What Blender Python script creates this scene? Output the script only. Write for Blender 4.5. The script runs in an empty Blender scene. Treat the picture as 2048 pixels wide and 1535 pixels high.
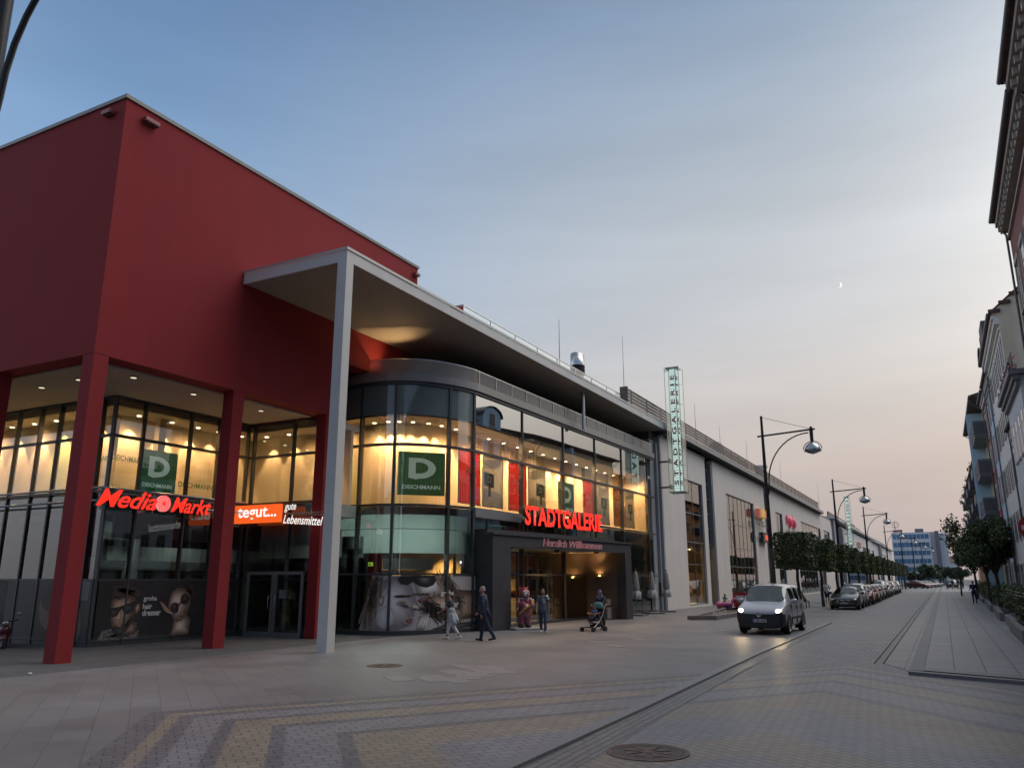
import bpy, bmesh, math, random
from math import sin, cos, pi, radians as R, hypot, atan2, sqrt
from mathutils import Vector, Matrix

SC = bpy.context.scene
COL = SC.collection
rnd = random.Random(7)

# ------------------------------------------------------------------ camera
cam_d = bpy.data.cameras.new('camera')
cam = bpy.data.objects.new('camera', cam_d)
COL.objects.link(cam)
cam_d.sensor_width = 36.0
cam_d.lens = 27.95
cam_d.clip_start = 0.05
cam_d.clip_end = 6000
cam.location = (0, 0, 2.0)
cam.rotation_euler = (R(90 + 13.731), 0, R(27.828))
SC.camera = cam

# ------------------------------------------------------------------ sky, sun, exposure
SUN_EL, SUN_AZ = 9.0, 14.0            # azimuth clockwise from the street axis (+Y)
world = bpy.data.worlds.new('World')
SC.world = world
world.use_nodes = True
WN = world.node_tree
WN.nodes.clear()


def wn(t, **kw):
    n = WN.nodes.new(t)
    for k, v in kw.items():
        setattr(n, k, v)
    return n


def ramp(nodes, stops, interp='LINEAR'):
    n = nodes.new('ShaderNodeValToRGB')
    n.color_ramp.interpolation = interp
    els = n.color_ramp.elements
    els[0].position = stops[0][0]
    els[0].color = (*stops[0][1], 1) if len(stops[0][1]) == 3 else stops[0][1]
    els[1].position = stops[-1][0]
    els[1].color = (*stops[-1][1], 1) if len(stops[-1][1]) == 3 else stops[-1][1]
    for p, c in stops[1:-1]:
        e = els.new(p)
        e.color = (*c, 1)
    return n


W_BLUE = [(0.0, (.40, .41, .46)), (.14, (.42, .47, .57)), (.3, (.265, .42, .64)), (.5, (.165, .29, .485)),
          (.64, (.11, .20, .37)), (.74, (.30, .36, .45)), (1, (.36, .42, .50))]
W_WARM = [(0.0, (.37, .33, .345)), (.05, (.45, .395, .395)), (.13, (.53, .463, .435)), (.22, (.56, .53, .515)), (.30, (.52, .53, .55)), (.42, (.455, .495, .54)),
          (.62, (.25, .33, .44)), (.74, (.36, .40, .46)), (1, (.38, .43, .50))]
tc = wn('ShaderNodeTexCoord')
sep = wn('ShaderNodeSeparateXYZ')
WN.links.new(tc.outputs['Generated'], sep.inputs[0])
r1 = ramp(WN.nodes, W_BLUE)
r2 = ramp(WN.nodes, W_WARM)
WN.links.new(sep.outputs['Z'], r1.inputs[0])
WN.links.new(sep.outputs['Z'], r2.inputs[0])
sd = Vector((cos(R(SUN_EL)) * sin(R(SUN_AZ)), cos(R(SUN_EL)) * cos(R(SUN_AZ)), sin(R(SUN_EL))))
dot = wn('ShaderNodeVectorMath', operation='DOT_PRODUCT')
WN.links.new(tc.outputs['Generated'], dot.inputs[0])
dot.inputs[1].default_value = sd
mr = wn('ShaderNodeMapRange', interpolation_type='SMOOTHSTEP')
mr.inputs['From Min'].default_value = .30
mr.inputs['From Max'].default_value = .97
WN.links.new(dot.outputs['Value'], mr.inputs['Value'])
mx = wn('ShaderNodeMix', data_type='RGBA')
WN.links.new(mr.outputs['Result'], mx.inputs['Factor'])
WN.links.new(r1.outputs[0], mx.inputs['A'])
WN.links.new(r2.outputs[0], mx.inputs['B'])
# thin streaky veil of cloud
mp = wn('ShaderNodeMapping')
mp.inputs['Rotation'].default_value = (R(25), R(-20), R(20))
mp.inputs['Scale'].default_value = (1.2, 1.6, 9)
WN.links.new(tc.outputs['Generated'], mp.inputs[0])
nz = wn('ShaderNodeTexNoise')
nz.inputs['Scale'].default_value = 1.6
nz.inputs['Detail'].default_value = 5
WN.links.new(mp.outputs[0], nz.inputs['Vector'])
cl = wn('ShaderNodeMapRange')
cl.inputs['From Min'].default_value = .35
cl.inputs['From Max'].default_value = .75
cl.inputs['To Min'].default_value = .94
cl.inputs['To Max'].default_value = 1.07
WN.links.new(nz.outputs[0], cl.inputs['Value'])
sc_ = wn('ShaderNodeVectorMath', operation='SCALE')
WN.links.new(mx.outputs['Result'], sc_.inputs[0])
WN.links.new(cl.outputs[0], sc_.inputs['Scale'])
# after-glow of the hidden sun, boosted out of view for the mirroring glass
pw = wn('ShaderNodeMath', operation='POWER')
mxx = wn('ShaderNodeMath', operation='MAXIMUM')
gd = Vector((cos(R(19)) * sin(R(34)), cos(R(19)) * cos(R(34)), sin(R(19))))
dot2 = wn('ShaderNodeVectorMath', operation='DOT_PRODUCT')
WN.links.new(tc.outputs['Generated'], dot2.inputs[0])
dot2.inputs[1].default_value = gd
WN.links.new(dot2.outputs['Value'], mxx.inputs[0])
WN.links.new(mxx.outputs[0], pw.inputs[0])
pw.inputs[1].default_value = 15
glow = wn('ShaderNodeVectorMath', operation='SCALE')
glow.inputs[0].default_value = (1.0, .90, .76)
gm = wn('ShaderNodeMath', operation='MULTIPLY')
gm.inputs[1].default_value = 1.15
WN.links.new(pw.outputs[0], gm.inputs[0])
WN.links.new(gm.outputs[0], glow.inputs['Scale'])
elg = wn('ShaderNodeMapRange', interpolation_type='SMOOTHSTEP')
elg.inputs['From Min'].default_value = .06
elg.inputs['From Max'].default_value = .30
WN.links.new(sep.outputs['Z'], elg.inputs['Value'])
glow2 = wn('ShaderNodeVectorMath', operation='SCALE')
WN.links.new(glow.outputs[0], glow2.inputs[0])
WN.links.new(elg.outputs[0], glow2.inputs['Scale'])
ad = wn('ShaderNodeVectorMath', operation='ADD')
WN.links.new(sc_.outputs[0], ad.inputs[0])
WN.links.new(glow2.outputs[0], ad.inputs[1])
# pale counter-glow lobe, added out of view to light the right-hand houses
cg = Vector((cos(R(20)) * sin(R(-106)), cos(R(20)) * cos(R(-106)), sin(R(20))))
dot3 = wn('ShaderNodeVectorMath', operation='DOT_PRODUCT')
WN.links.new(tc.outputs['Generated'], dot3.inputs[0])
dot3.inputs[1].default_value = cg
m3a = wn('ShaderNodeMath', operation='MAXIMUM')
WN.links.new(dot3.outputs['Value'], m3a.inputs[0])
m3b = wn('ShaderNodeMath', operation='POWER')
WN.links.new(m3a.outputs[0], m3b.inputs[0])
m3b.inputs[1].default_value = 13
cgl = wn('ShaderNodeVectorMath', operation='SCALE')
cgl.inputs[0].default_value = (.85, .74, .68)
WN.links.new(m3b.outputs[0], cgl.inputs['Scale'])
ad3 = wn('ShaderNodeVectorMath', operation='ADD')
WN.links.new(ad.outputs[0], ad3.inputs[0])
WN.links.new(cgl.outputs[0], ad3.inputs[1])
# physical twilight sky underneath
sky = wn('ShaderNodeTexSky')
sky.sky_type = 'NISHITA'
sky.sun_disc = False
sky.sun_elevation = R(4)
sky.sun_rotation = R(SUN_AZ)
sky.dust_density = 2.0
sks = wn('ShaderNodeVectorMath', operation='SCALE')
sks.inputs['Scale'].default_value = .0025
WN.links.new(sky.outputs[0], sks.inputs[0])
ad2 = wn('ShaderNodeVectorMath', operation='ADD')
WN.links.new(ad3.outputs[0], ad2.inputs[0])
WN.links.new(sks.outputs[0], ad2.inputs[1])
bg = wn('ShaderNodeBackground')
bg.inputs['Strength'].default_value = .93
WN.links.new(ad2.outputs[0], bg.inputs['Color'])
wo = wn('ShaderNodeOutputWorld')
WN.links.new(bg.outputs[0], wo.inputs['Surface'])

sun_d = bpy.data.lights.new('sun', 'SUN')  # broad soft lamp standing in for the bright upper sky
sun_d.energy = 1.45
sun_d.angle = R(50)
sun_d.color = (1.0, .92, .86)
sun = bpy.data.objects.new('sun', sun_d)
COL.objects.link(sun)
SUN_L_AZ, SUN_L_EL = 55.0, 56.0
sun.rotation_euler = Vector((-cos(R(SUN_L_EL)) * sin(R(SUN_L_AZ)), -cos(R(SUN_L_EL)) * cos(R(SUN_L_AZ)), -sin(R(SUN_L_EL)))).to_track_quat('-Z', 'Y').to_euler()

SC.view_settings.view_transform = 'Standard'
SC.view_settings.look = 'None'
SC.view_settings.exposure = 0.27
SC.view_settings.gamma = 1.0
SC.render.engine = 'CYCLES'
SC.cycles.use_denoising = True
SC.cycles.max_bounces = 6
SC.cycles.transparent_max_bounces = 16
SC.cycles.sample_clamp_indirect = 4.0
SC.cycles.caustics_reflective = False
SC.cycles.caustics_refractive = False

# ------------------------------------------------------------------ helpers: materials
MATS = {}


def lin(r, g, b):
    f = lambda c: (c / 255 / 12.92) if c / 255 <= .04045 else ((c / 255 + .055) / 1.055) ** 2.4
    return (f(r), f(g), f(b))


def mat(name, col=(.5, .5, .5), rough=.6, metal=0.0, var=.12, scale=3.0, bump=0.0, bscale=40.0, emit=None, es=0.0, coat=0.0, stain=0.0):
    if name in MATS:
        return MATS[name]
    m = bpy.data.materials.new(name)
    m.use_nodes = True
    nt = m.node_tree
    b = nt.nodes['Principled BSDF']
    b.inputs['Roughness'].default_value = rough
    b.inputs['Metallic'].default_value = metal
    if coat:
        b.inputs['Coat Weight'].default_value = coat
        b.inputs['Coat Roughness'].default_value = .08
    t = nt.nodes.new('ShaderNodeTexCoord')
    if var or stain:
        n = nt.nodes.new('ShaderNodeTexNoise')
        n.inputs['Scale'].default_value = scale
        n.inputs['Detail'].default_value = 6
        nt.links.new(t.outputs['Object'], n.inputs['Vector'])
        r = nt.nodes.new('ShaderNodeMapRange')
        r.inputs['From Min'].default_value = .3
        r.inputs['From Max'].default_value = .7
        r.inputs['To Min'].default_value = 1 - var
        r.inputs['To Max'].default_value = 1 + var
        nt.links.new(n.outputs[0], r.inputs['Value'])
        s = nt.nodes.new('ShaderNodeVectorMath')
        s.operation = 'SCALE'
        s.inputs[0].default_value = col
        nt.links.new(r.outputs[0], s.inputs['Scale'])
        out = s.outputs[0]
        if stain:
            n2 = nt.nodes.new('ShaderNodeTexNoise')
            mpp = nt.nodes.new('ShaderNodeMapping')
            mpp.inputs['Scale'].default_value = (1.5, 1.5, .12)
            nt.links.new(t.outputs['Object'], mpp.inputs[0])
            nt.links.new(mpp.outputs[0], n2.inputs['Vector'])
            n2.inputs['Scale'].default_value = 1.2
            n2.inputs['Detail'].default_value = 8
            r2_ = nt.nodes.new('ShaderNodeMapRange')
            r2_.inputs['From Min'].default_value = .45
            r2_.inputs['From Max'].default_value = .8
            r2_.inputs['To Min'].default_value = 1
            r2_.inputs['To Max'].default_value = 1 - stain
            nt.links.new(n2.outputs[0], r2_.inputs['Value'])
            s2 = nt.nodes.new('ShaderNodeVectorMath')
            s2.operation = 'SCALE'
            nt.links.new(out, s2.inputs[0])
            nt.links.new(r2_.outputs[0], s2.inputs['Scale'])
            out = s2.outputs[0]
        nt.links.new(out, b.inputs['Base Color'])
    else:
        b.inputs['Base Color'].default_value = (*col, 1)
    if bump:
        n3 = nt.nodes.new('ShaderNodeTexNoise')
        n3.inputs['Scale'].default_value = bscale
        n3.inputs['Detail'].default_value = 4
        nt.links.new(t.outputs['Object'], n3.inputs['Vector'])
        bu = nt.nodes.new('ShaderNodeBump')
        bu.inputs['Strength'].default_value = bump
        bu.inputs['Distance'].default_value = .02
        nt.links.new(n3.outputs[0], bu.inputs['Height'])
        nt.links.new(bu.outputs[0], b.inputs['Normal'])
    if emit:
        b.inputs['Emission Color'].default_value = (*emit, 1)
        b.inputs['Emission Strength'].default_value = es
    MATS[name] = m
    return m


def glass(name, tint=(.8, .88, .86), ior=1.5, rough=0.0, wob=.0):
    """thin pane: see-through tint plus a Fresnel mirror"""
    if name in MATS:
        return MATS[name]
    m = bpy.data.materials.new(name)
    m.use_nodes = True
    nt = m.node_tree
    nt.nodes.clear()
    o = nt.nodes.new('ShaderNodeOutputMaterial')
    mixs = nt.nodes.new('ShaderNodeMixShader')
    tr = nt.nodes.new('ShaderNodeBsdfTransparent')
    tr.inputs[0].default_value = (*tint, 1)
    gl = nt.nodes.new('ShaderNodeBsdfGlossy')
    gl.inputs['Roughness'].default_value = rough
    gl.inputs['Color'].default_value = (.92, .95, .95, 1)
    fr = nt.nodes.new('ShaderNodeFresnel')
    fr.inputs['IOR'].default_value = ior
    if wob:
        t = nt.nodes.new('ShaderNodeTexCoord')
        n = nt.nodes.new('ShaderNodeTexNoise')
        n.inputs['Scale'].default_value = .5
        n.inputs['Detail'].default_value = 1
        nt.links.new(t.outputs['Object'], n.inputs['Vector'])
        bu = nt.nodes.new('ShaderNodeBump')
        bu.inputs['Strength'].default_value = wob
        bu.inputs['Distance'].default_value = .05
        nt.links.new(n.outputs[0], bu.inputs['Height'])
        nt.links.new(bu.outputs[0], gl.inputs['Normal'])
    nt.links.new(fr.outputs[0], mixs.inputs[0])
    nt.links.new(tr.outputs[0], mixs.inputs[1])
    nt.links.new(gl.outputs[0], mixs.inputs[2])
    nt.links.new(mixs.outputs[0], o.inputs[0])
    MATS[name] = m
    return m


def emis(name, col, s):
    if name in MATS:
        return MATS[name]
    m = bpy.data.materials.new(name)
    m.use_nodes = True
    b = m.node_tree.nodes['Principled BSDF']
    b.inputs['Base Color'].default_value = (col[0] * .4, col[1] * .4, col[2] * .4, 1)
    b.inputs['Emission Color'].default_value = (*col, 1)
    b.inputs['Emission Strength'].default_value = s
    MATS[name] = m
    return m


def paper(name, col, rough=.6, **k):
    """window paper: lets part of the shop light through"""
    m = mat(name, col, rough, **k)
    nt = m.node_tree
    b = nt.nodes['Principled BSDF']
    tl = nt.nodes.new('ShaderNodeBsdfTranslucent')
    src = b.inputs['Base Color'].links
    if src:
        nt.links.new(src[0].from_socket, tl.inputs[0])
    else:
        tl.inputs[0].default_value = (*col, 1)
    mx_ = nt.nodes.new('ShaderNodeMixShader')
    mx_.inputs[0].default_value = .55
    nt.links.new(b.outputs[0], mx_.inputs[1])
    nt.links.new(tl.outputs[0], mx_.inputs[2])
    nt.links.new(mx_.outputs[0], nt.nodes['Material Output'].inputs[0])
    return m


def paving(name, bw, bh, c1, c2, cm, mort=.006, rot=0.0, rough=.55, stain=.25, off=.5, bump=.35, band=None, nscale=.35, freq=2):
    """stone units from a brick texture in metres; band = function adding a colour from position"""
    m = bpy.data.materials.new(name)
    m.use_nodes = True
    nt = m.node_tree
    b = nt.nodes['Principled BSDF']
    t = nt.nodes.new('ShaderNodeTexCoord')
    mp_ = nt.nodes.new('ShaderNodeMapping')
    mp_.inputs['Rotation'].default_value = (0, 0, rot)
    nt.links.new(t.outputs['Object'], mp_.inputs[0])
    wb = nt.nodes.new('ShaderNodeTexNoise')      # hand-laid wobble
    wb.inputs['Scale'].default_value = 1.3
    nt.links.new(mp_.outputs[0], wb.inputs['Vector'])
    wsc = nt.nodes.new('ShaderNodeVectorMath')
    wsc.operation = 'SCALE'
    wsc.inputs['Scale'].default_value = bh * .22 if bh < .3 else bh * .05
    nt.links.new(wb.outputs['Color'], wsc.inputs[0])
    wadd = nt.nodes.new('ShaderNodeVectorMath')
    nt.links.new(mp_.outputs[0], wadd.inputs[0])
    nt.links.new(wsc.outputs[0], wadd.inputs[1])
    br = nt.nodes.new('ShaderNodeTexBrick')
    br.offset = off
    br.offset_frequency = freq
    br.inputs['Scale'].default_value = 1
    br.inputs['Brick Width'].default_value = bw
    br.inputs['Row Height'].default_value = bh
    br.inputs['Mortar Size'].default_value = mort
    br.inputs['Mortar Smooth'].default_value = .3
    br.inputs['Color1'].default_value = (*c1, 1)
    br.inputs['Color2'].default_value = (*c2, 1)
    br.inputs['Mortar'].default_value = (*cm, 1)
    nt.links.new(wadd.outputs[0], br.inputs['Vector'])
    col = br.outputs['Color']
    if band:
        bc = band(nt, t.outputs['Object'])
        mm = nt.nodes.new('ShaderNodeVectorMath')
        mm.operation = 'MULTIPLY'
        nt.links.new(col, mm.inputs[0])
        nt.links.new(bc, mm.inputs[1])
        col = mm.outputs[0]
    n = nt.nodes.new('ShaderNodeTexNoise')
    n.inputs['Scale'].default_value = nscale
    n.inputs['Detail'].default_value = 9
    n.inputs['Roughness'].default_value = .65
    nt.links.new(t.outputs['Object'], n.inputs['Vector'])
    r = nt.nodes.new('ShaderNodeMapRange')
    r.inputs['From Min'].default_value = .3
    r.inputs['From Max'].default_value = .7
    r.inputs['To Min'].default_value = 1 - stain
    r.inputs['To Max'].default_value = 1 + stain
    nt.links.new(n.outputs[0], r.inputs['Value'])
    s = nt.nodes.new('ShaderNodeVectorMath')
    s.operation = 'SCALE'
    nt.links.new(col, s.inputs[0])
    nt.links.new(r.outputs[0], s.inputs['Scale'])
    nt.links.new(s.outputs[0], b.inputs['Base Color'])
    rr = nt.nodes.new('ShaderNodeMapRange')
    rr.inputs['To Min'].default_value = rough - .12
    rr.inputs['To Max'].default_value = rough + .15
    nt.links.new(n.outputs[0], rr.inputs['Value'])
    nt.links.new(rr.outputs[0], b.inputs['Roughness'])
    bu = nt.nodes.new('ShaderNodeBump')
    bu.invert = True
    bu.inputs['Strength'].default_value = bump
    bu.inputs['Distance'].default_value = .012
    nt.links.new(br.outputs['Fac'], bu.inputs['Height'])
    nt.links.new(bu.outputs[0], b.inputs['Normal'])
    MATS[name] = m
    return m


# ------------------------------------------------------------------ helpers: objects
ORG = {}


def org(o):
    return ORG.get(o.name, Vector((0, 0, 0))) if o else Vector((0, 0, 0))


def tag(o, label=None, cat=None, group=None, kind=None):
    if label:
        o['label'] = label
    if cat:
        o['category'] = cat
    if group:
        o['group'] = group
    if kind:
        o['kind'] = kind
    return o


def thing(name, label, cat, loc=(0, 0, 0), group=None, local=False):
    """an Empty at the base of a thing; parts are built in world metres unless local"""
    o = bpy.data.objects.new(name, None)
    o.empty_display_size = .2
    COL.objects.link(o)
    o.location = loc
    ORG[o.name] = Vector((0, 0, 0)) if local else Vector(loc)
    return tag(o, label, cat, group)


def dup(root, loc, rz=0.0, label=None):
    r = root.copy()
    COL.objects.link(r)
    r.location = loc
    r.rotation_euler = (0, 0, rz)
    if label:
        r['label'] = label
    for ch in list(root.children):
        c = ch.copy()
        COL.objects.link(c)
        c.parent = r
        for g in list(ch.children):
            d = g.copy()
            COL.objects.link(d)
            d.parent = c
    return r


def link_mesh(name, me, parent=None):
    o = bpy.data.objects.new(name, me)
    COL.objects.link(o)
    if parent is not None:
        o.parent = parent
        if parent.data is not None or parent.parent is not None:
            pass
        w = org(parent)
        me.transform(Matrix.Translation(-w))
        ORG[o.name] = w
    return o


class MB:
    def __init__(s):
        s.v, s.f, s.mi, s.sm = [], [], [], []
        s.cur = 0
        s.M = None

    def add(s, vs, fs, smooth=False):
        o = len(s.v)
        if s.M is not None:
            vs = [s.M @ Vector(p) for p in vs]
        s.v += [tuple(p) for p in vs]
        for f in fs:
            s.f.append([i + o for i in f])
            s.mi.append(s.cur)
            s.sm.append(smooth)
        return s

    def box(s, x0, y0, z0, x1, y1, z1):
        if x0 > x1: x0, x1 = x1, x0
        if y0 > y1: y0, y1 = y1, y0
        if z0 > z1: z0, z1 = z1, z0
        return s.add([(x0, y0, z0), (x1, y0, z0), (x1, y1, z0), (x0, y1, z0), (x0, y0, z1), (x1, y0, z1), (x1, y1, z1), (x0, y1, z1)],
                     [(0, 3, 2, 1), (4, 5, 6, 7), (0, 1, 5, 4), (1, 2, 6, 5), (2, 3, 7, 6), (3, 0, 4, 7)])

    def cbox(s, c, d, rz=0.0):
        hx, hy, hz = d[0] / 2, d[1] / 2, d[2] / 2
        M = Matrix.Translation(c) @ Matrix.Rotation(rz, 4, 'Z')
        vs = [M @ Vector((sx * hx, sy * hy, sz * hz)) for sz in (-1, 1) for sx, sy in ((-1, -1), (1, -1), (1, 1), (-1, 1))]
        return s.add(vs, [(0, 3, 2, 1), (4, 5, 6, 7), (0, 1, 5, 4), (1, 2, 6, 5), (2, 3, 7, 6), (3, 0, 4, 7)])

    def wall(s, A, B, n0, n1, z0, z1, t0=None, t1=None):
        """box along the plan line A-B; n0..n1 offsets to the right of A->B; t0..t1 metres along it"""
        ax, ay = A
        L = hypot(B[0] - ax, B[1] - ay)
        ux, uy = (B[0] - ax) / L, (B[1] - ay) / L
        nx, ny = uy, -ux
        t0 = 0 if t0 is None else t0
        t1 = L if t1 is None else t1
        P = lambda t, n, z: (ax + ux * t + nx * n, ay + uy * t + ny * n, z)
        a, b = min(n0, n1), max(n0, n1)
        vs = [P(t0, a, z0), P(t0, b, z0), P(t1, b, z0), P(t1, a, z0), P(t0, a, z1), P(t0, b, z1), P(t1, b, z1), P(t1, a, z1)]
        return s.add(vs, [(0, 3, 2, 1), (4, 5, 6, 7), (0, 1, 5, 4), (1, 2, 6, 5), (2, 3, 7, 6), (3, 0, 4, 7)])

    def pane(s, A, B, n, z0, z1, t0=None, t1=None):
        ax, ay = A
        L = hypot(B[0] - ax, B[1] - ay)
        ux, uy = (B[0] - ax) / L, (B[1] - ay) / L
        nx, ny = uy, -ux
        t0 = 0 if t0 is None else t0
        t1 = L if t1 is None else t1
        P = lambda t, z: (ax + ux * t + nx * n, ay + uy * t + ny * n, z)
        return s.add([P(t0, z0), P(t1, z0), P(t1, z1), P(t0, z1)], [(0, 1, 2, 3)])

    def cyl(s, p0, p1, r0, r1=None, n=12, cap=True, smooth=True):
        r1 = r0 if r1 is None else r1
        p0, p1 = Vector(p0), Vector(p1)
        d = (p1 - p0)
        if d.length < 1e-9:
            return s
        d.normalize()
        a = d.orthogonal().normalized()
        b = d.cross(a)
        vs = []
        for p, r in ((p0, r0), (p1, r1)):
            for i in range(n):
                t = 2 * pi * i / n
                vs.append(p + a * (r * cos(t)) + b * (r * sin(t)))
        s.add(vs, [(i, (i + 1) % n, n + (i + 1) % n, n + i) for i in range(n)], smooth)
        if cap:
            s.add(vs[:n], [tuple(range(n - 1, -1, -1))])
            s.add(vs[n:], [tuple(range(n))])
        return s

    def tube(s, pts, r, n=8, smooth=True, cap=True):
        pts = [Vector(p) for p in pts]
        rs = r if isinstance(r, (list, tuple)) else [r] * len(pts)
        vs = []
        prev = None
        for i, p in enumerate(pts):
            d = (pts[min(i + 1, len(pts) - 1)] - pts[max(i - 1, 0)]).normalized()
            a = d.orthogonal().normalized() if prev is None else (prev - d * prev.dot(d)).normalized()
            prev = a
            b = d.cross(a)
            for k in range(n):
                t = 2 * pi * k / n
                vs.append(p + a * (rs[i] * cos(t)) + b * (rs[i] * sin(t)))
        fs = []
        for i in range(len(pts) - 1):
            for k in range(n):
                fs.append((i * n + k, i * n + (k + 1) % n, (i + 1) * n + (k + 1) % n, (i + 1) * n + k))
        s.add(vs, fs, smooth)
        if cap:
            s.add(vs[:n], [tuple(range(n - 1, -1, -1))])
            s.add(vs[-n:], [tuple(range(n))])
        return s

    def lathe(s, prof, c=(0, 0, 0), n=20, smooth=True, sx=1, sy=1):
        vs = []
        for r, z in prof:
            for k in range(n):
                t = 2 * pi * k / n
                vs.append((c[0] + r * cos(t) * sx, c[1] + r * sin(t) * sy, c[2] + z))
        fs = []
        for i in range(len(prof) - 1):
            for k in range(n):
                fs.append((i * n + k, i * n + (k + 1) % n, (i + 1) * n + (k + 1) % n, (i + 1) * n + k))
        return s.add(vs, fs, smooth)

    def sph(s, c, rx, ry=None, rz=None, nu=14, nv=10, M=None):
        ry = rx if ry is None else ry
        rz = rx if rz is None else rz
        vs = [(0, 0, -rz)]
        for j in range(1, nv):
            ph = -pi / 2 + pi * j / nv
            for i in range(nu):
                t = 2 * pi * i / nu
                vs.append((rx * cos(ph) * cos(t), ry * cos(ph) * sin(t), rz * sin(ph)))
        vs.append((0, 0, rz))
        fs = [(0, 1 + (i + 1) % nu, 1 + i) for i in range(nu)]
        for j in range(nv - 2):
            for i in range(nu):
                a = 1 + j * nu
                fs.append((a + i, a + (i + 1) % nu, a + nu + (i + 1) % nu, a + nu + i))
        top = len(vs) - 1
        a = 1 + (nv - 2) * nu
        fs += [(a + i, a + (i + 1) % nu, top) for i in range(nu)]
        c = Vector(c)
        vs = [(M @ Vector(p) if M else Vector(p)) + c for p in vs]
        return s.add(vs, fs, True)

    def quad(s, *p):
        return s.add(list(p), [tuple(range(len(p)))])

    def prism(s, poly, vec):
        """extrude a planar polygon (list of 3D points) by vec"""
        n = len(poly)
        vec = Vector(vec)
        a = [Vector(p) for p in poly]
        b = [p + vec for p in a]
        s.add(a + b, [tuple(range(n - 1, -1, -1)), tuple(range(n, 2 * n))] + [(i, (i + 1) % n, n + (i + 1) % n, n + i) for i in range(n)])
        return s

    def caps(s, p0, p1, r0, r1, n=12):
        s.cyl(p0, p1, r0, r1, n, cap=False)
        s.sph(p0, r0, nu=n, nv=8)
        s.sph(p1, r1, nu=n, nv=8)
        return s

    def mesh(s, name, mats):
        me = bpy.data.meshes.new(name)
        me.from_pydata(s.v, [], s.f)
        for m in (mats if isinstance(mats, (list, tuple)) else [mats]):
            me.materials.append(m)
        me.polygons.foreach_set('material_index', s.mi)
        me.polygons.foreach_set('use_smooth', s.sm)
        me.update()
        return me

    def build(s, name, mats, parent=None, bevel=0.0, fix=False):
        me = s.mesh(name, mats)
        if fix or bevel:
            bm = bmesh.new()
            bm.from_mesh(me)
            if fix:
                bmesh.ops.recalc_face_normals(bm, faces=bm.faces)
            if bevel:
                es = [e for e in bm.edges if len(e.link_faces) == 2 and e.calc_face_angle(0) > .6]
                bmesh.ops.bevel(bm, geom=es, offset=bevel, segments=2, profile=.6, affect='EDGES', clamp_overlap=True)
            bm.to_mesh(me)
            bm.free()
        return link_mesh(name, me, parent)


def remesh(mb, name, mats, parent, voxel, smooth_it=2):
    """fuse overlapping shapes into one continuous surface"""
    me = mb.mesh('tmp', mats)
    o = bpy.data.objects.new('tmp', me)
    COL.objects.link(o)
    m = o.modifiers.new('r', 'REMESH')
    m.mode = 'VOXEL'
    m.voxel_size = voxel
    m.use_smooth_shade = True
    if smooth_it:
        k = o.modifiers.new('s', 'SMOOTH')
        k.iterations = smooth_it
        k.factor = .5
    dg = bpy.context.evaluated_depsgraph_get()
    me2 = bpy.data.meshes.new_from_object(o.evaluated_get(dg))
    bpy.data.objects.remove(o)
    bpy.data.meshes.remove(me)
    me2.name = name
    me2.materials.clear()
    for m_ in (mats if isinstance(mats, (list, tuple)) else [mats]):
        me2.materials.append(m_)
    return link_mesh(name, me2, parent)


def textmesh(s, w, h, depth=.0, bold=0.0, shear=0.0, outline=0.0, keep=False, spacing=1.0):
    """lettering scaled to w x h, lower left corner at the origin, in the XY plane, extruded to +Z"""
    cu = bpy.data.curves.new('t', 'FONT')
    cu.body = s
    cu.size = 1
    cu.shear = shear
    cu.offset = bold
    cu.resolution_u = 3
    cu.space_character = spacing
    if outline:
        cu.fill_mode = 'NONE'
        cu.bevel_depth = outline
        cu.bevel_resolution = 1
    o = bpy.data.objects.new('t', cu)
    COL.objects.link(o)
    dg = bpy.context.evaluated_depsgraph_get()
    me = bpy.data.meshes.new_from_object(o.evaluated_get(dg))
    bpy.data.objects.remove(o)
    bpy.data.curves.remove(cu)
    xs = [v.co.x for v in me.vertices]
    ys = [v.co.y for v in me.vertices]
    x0, x1, y0, y1 = min(xs), max(xs), min(ys), max(ys)
    for v in me.vertices:
        v.co.x = (v.co.x - x0) / (x1 - x0) * w
        v.co.y = (v.co.y - y0) / (y1 - y0) * h
    if depth and not outline:
        bm = bmesh.new()
        bm.from_mesh(me)
        g = bmesh.ops.extrude_face_region(bm, geom=bm.faces[:])
        bmesh.ops.translate(bm, vec=(0, 0, depth), verts=[e for e in g['geom'] if isinstance(e, bmesh.types.BMVert)])
        bmesh.ops.recalc_face_normals(bm, faces=bm.faces)
        bm.to_mesh(me)
        bm.free()
    return me


def frame(o, right, up=(0, 0, 1)):
    r = Vector(right).normalized()
    u = Vector(up)
    u = (u - r * u.dot(r)).normalized()
    n = r.cross(u)
    M = Matrix((r, u, n)).transposed().to_4x4()
    M.translation = Vector(o)
    return M


def text(name, s, M, w, h, m, parent, **kw):
    me = textmesh(s, w, h, **kw)
    me.transform(M)
    me.materials.clear()
    me.materials.append(m)
    me.name = name
    return link_mesh(name, me, parent)


def lamp_spot(loc, to, watt, cone=70, col=(1, .72, .42), blend=.5, size=.03, parent=None):
    d = bpy.data.lights.new('spot_and_fill_lamp', 'SPOT')  # shared by real fittings and added fill lamps
    d.energy = watt * 5.2
    d.spot_size = R(cone)
    d.spot_blend = blend
    d.color = col
    d.shadow_soft_size = size
    o = bpy.data.objects.new('spot_and_fill_lamp', d)
    COL.objects.link(o)
    o.location = loc
    o.rotation_euler = (Vector(to) - Vector(loc)).to_track_quat('-Z', 'Y').to_euler()
    return o


def structure(name, mb, m, **kw):
    return tag(mb.build(name, m, None, **kw), kind='structure')


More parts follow.
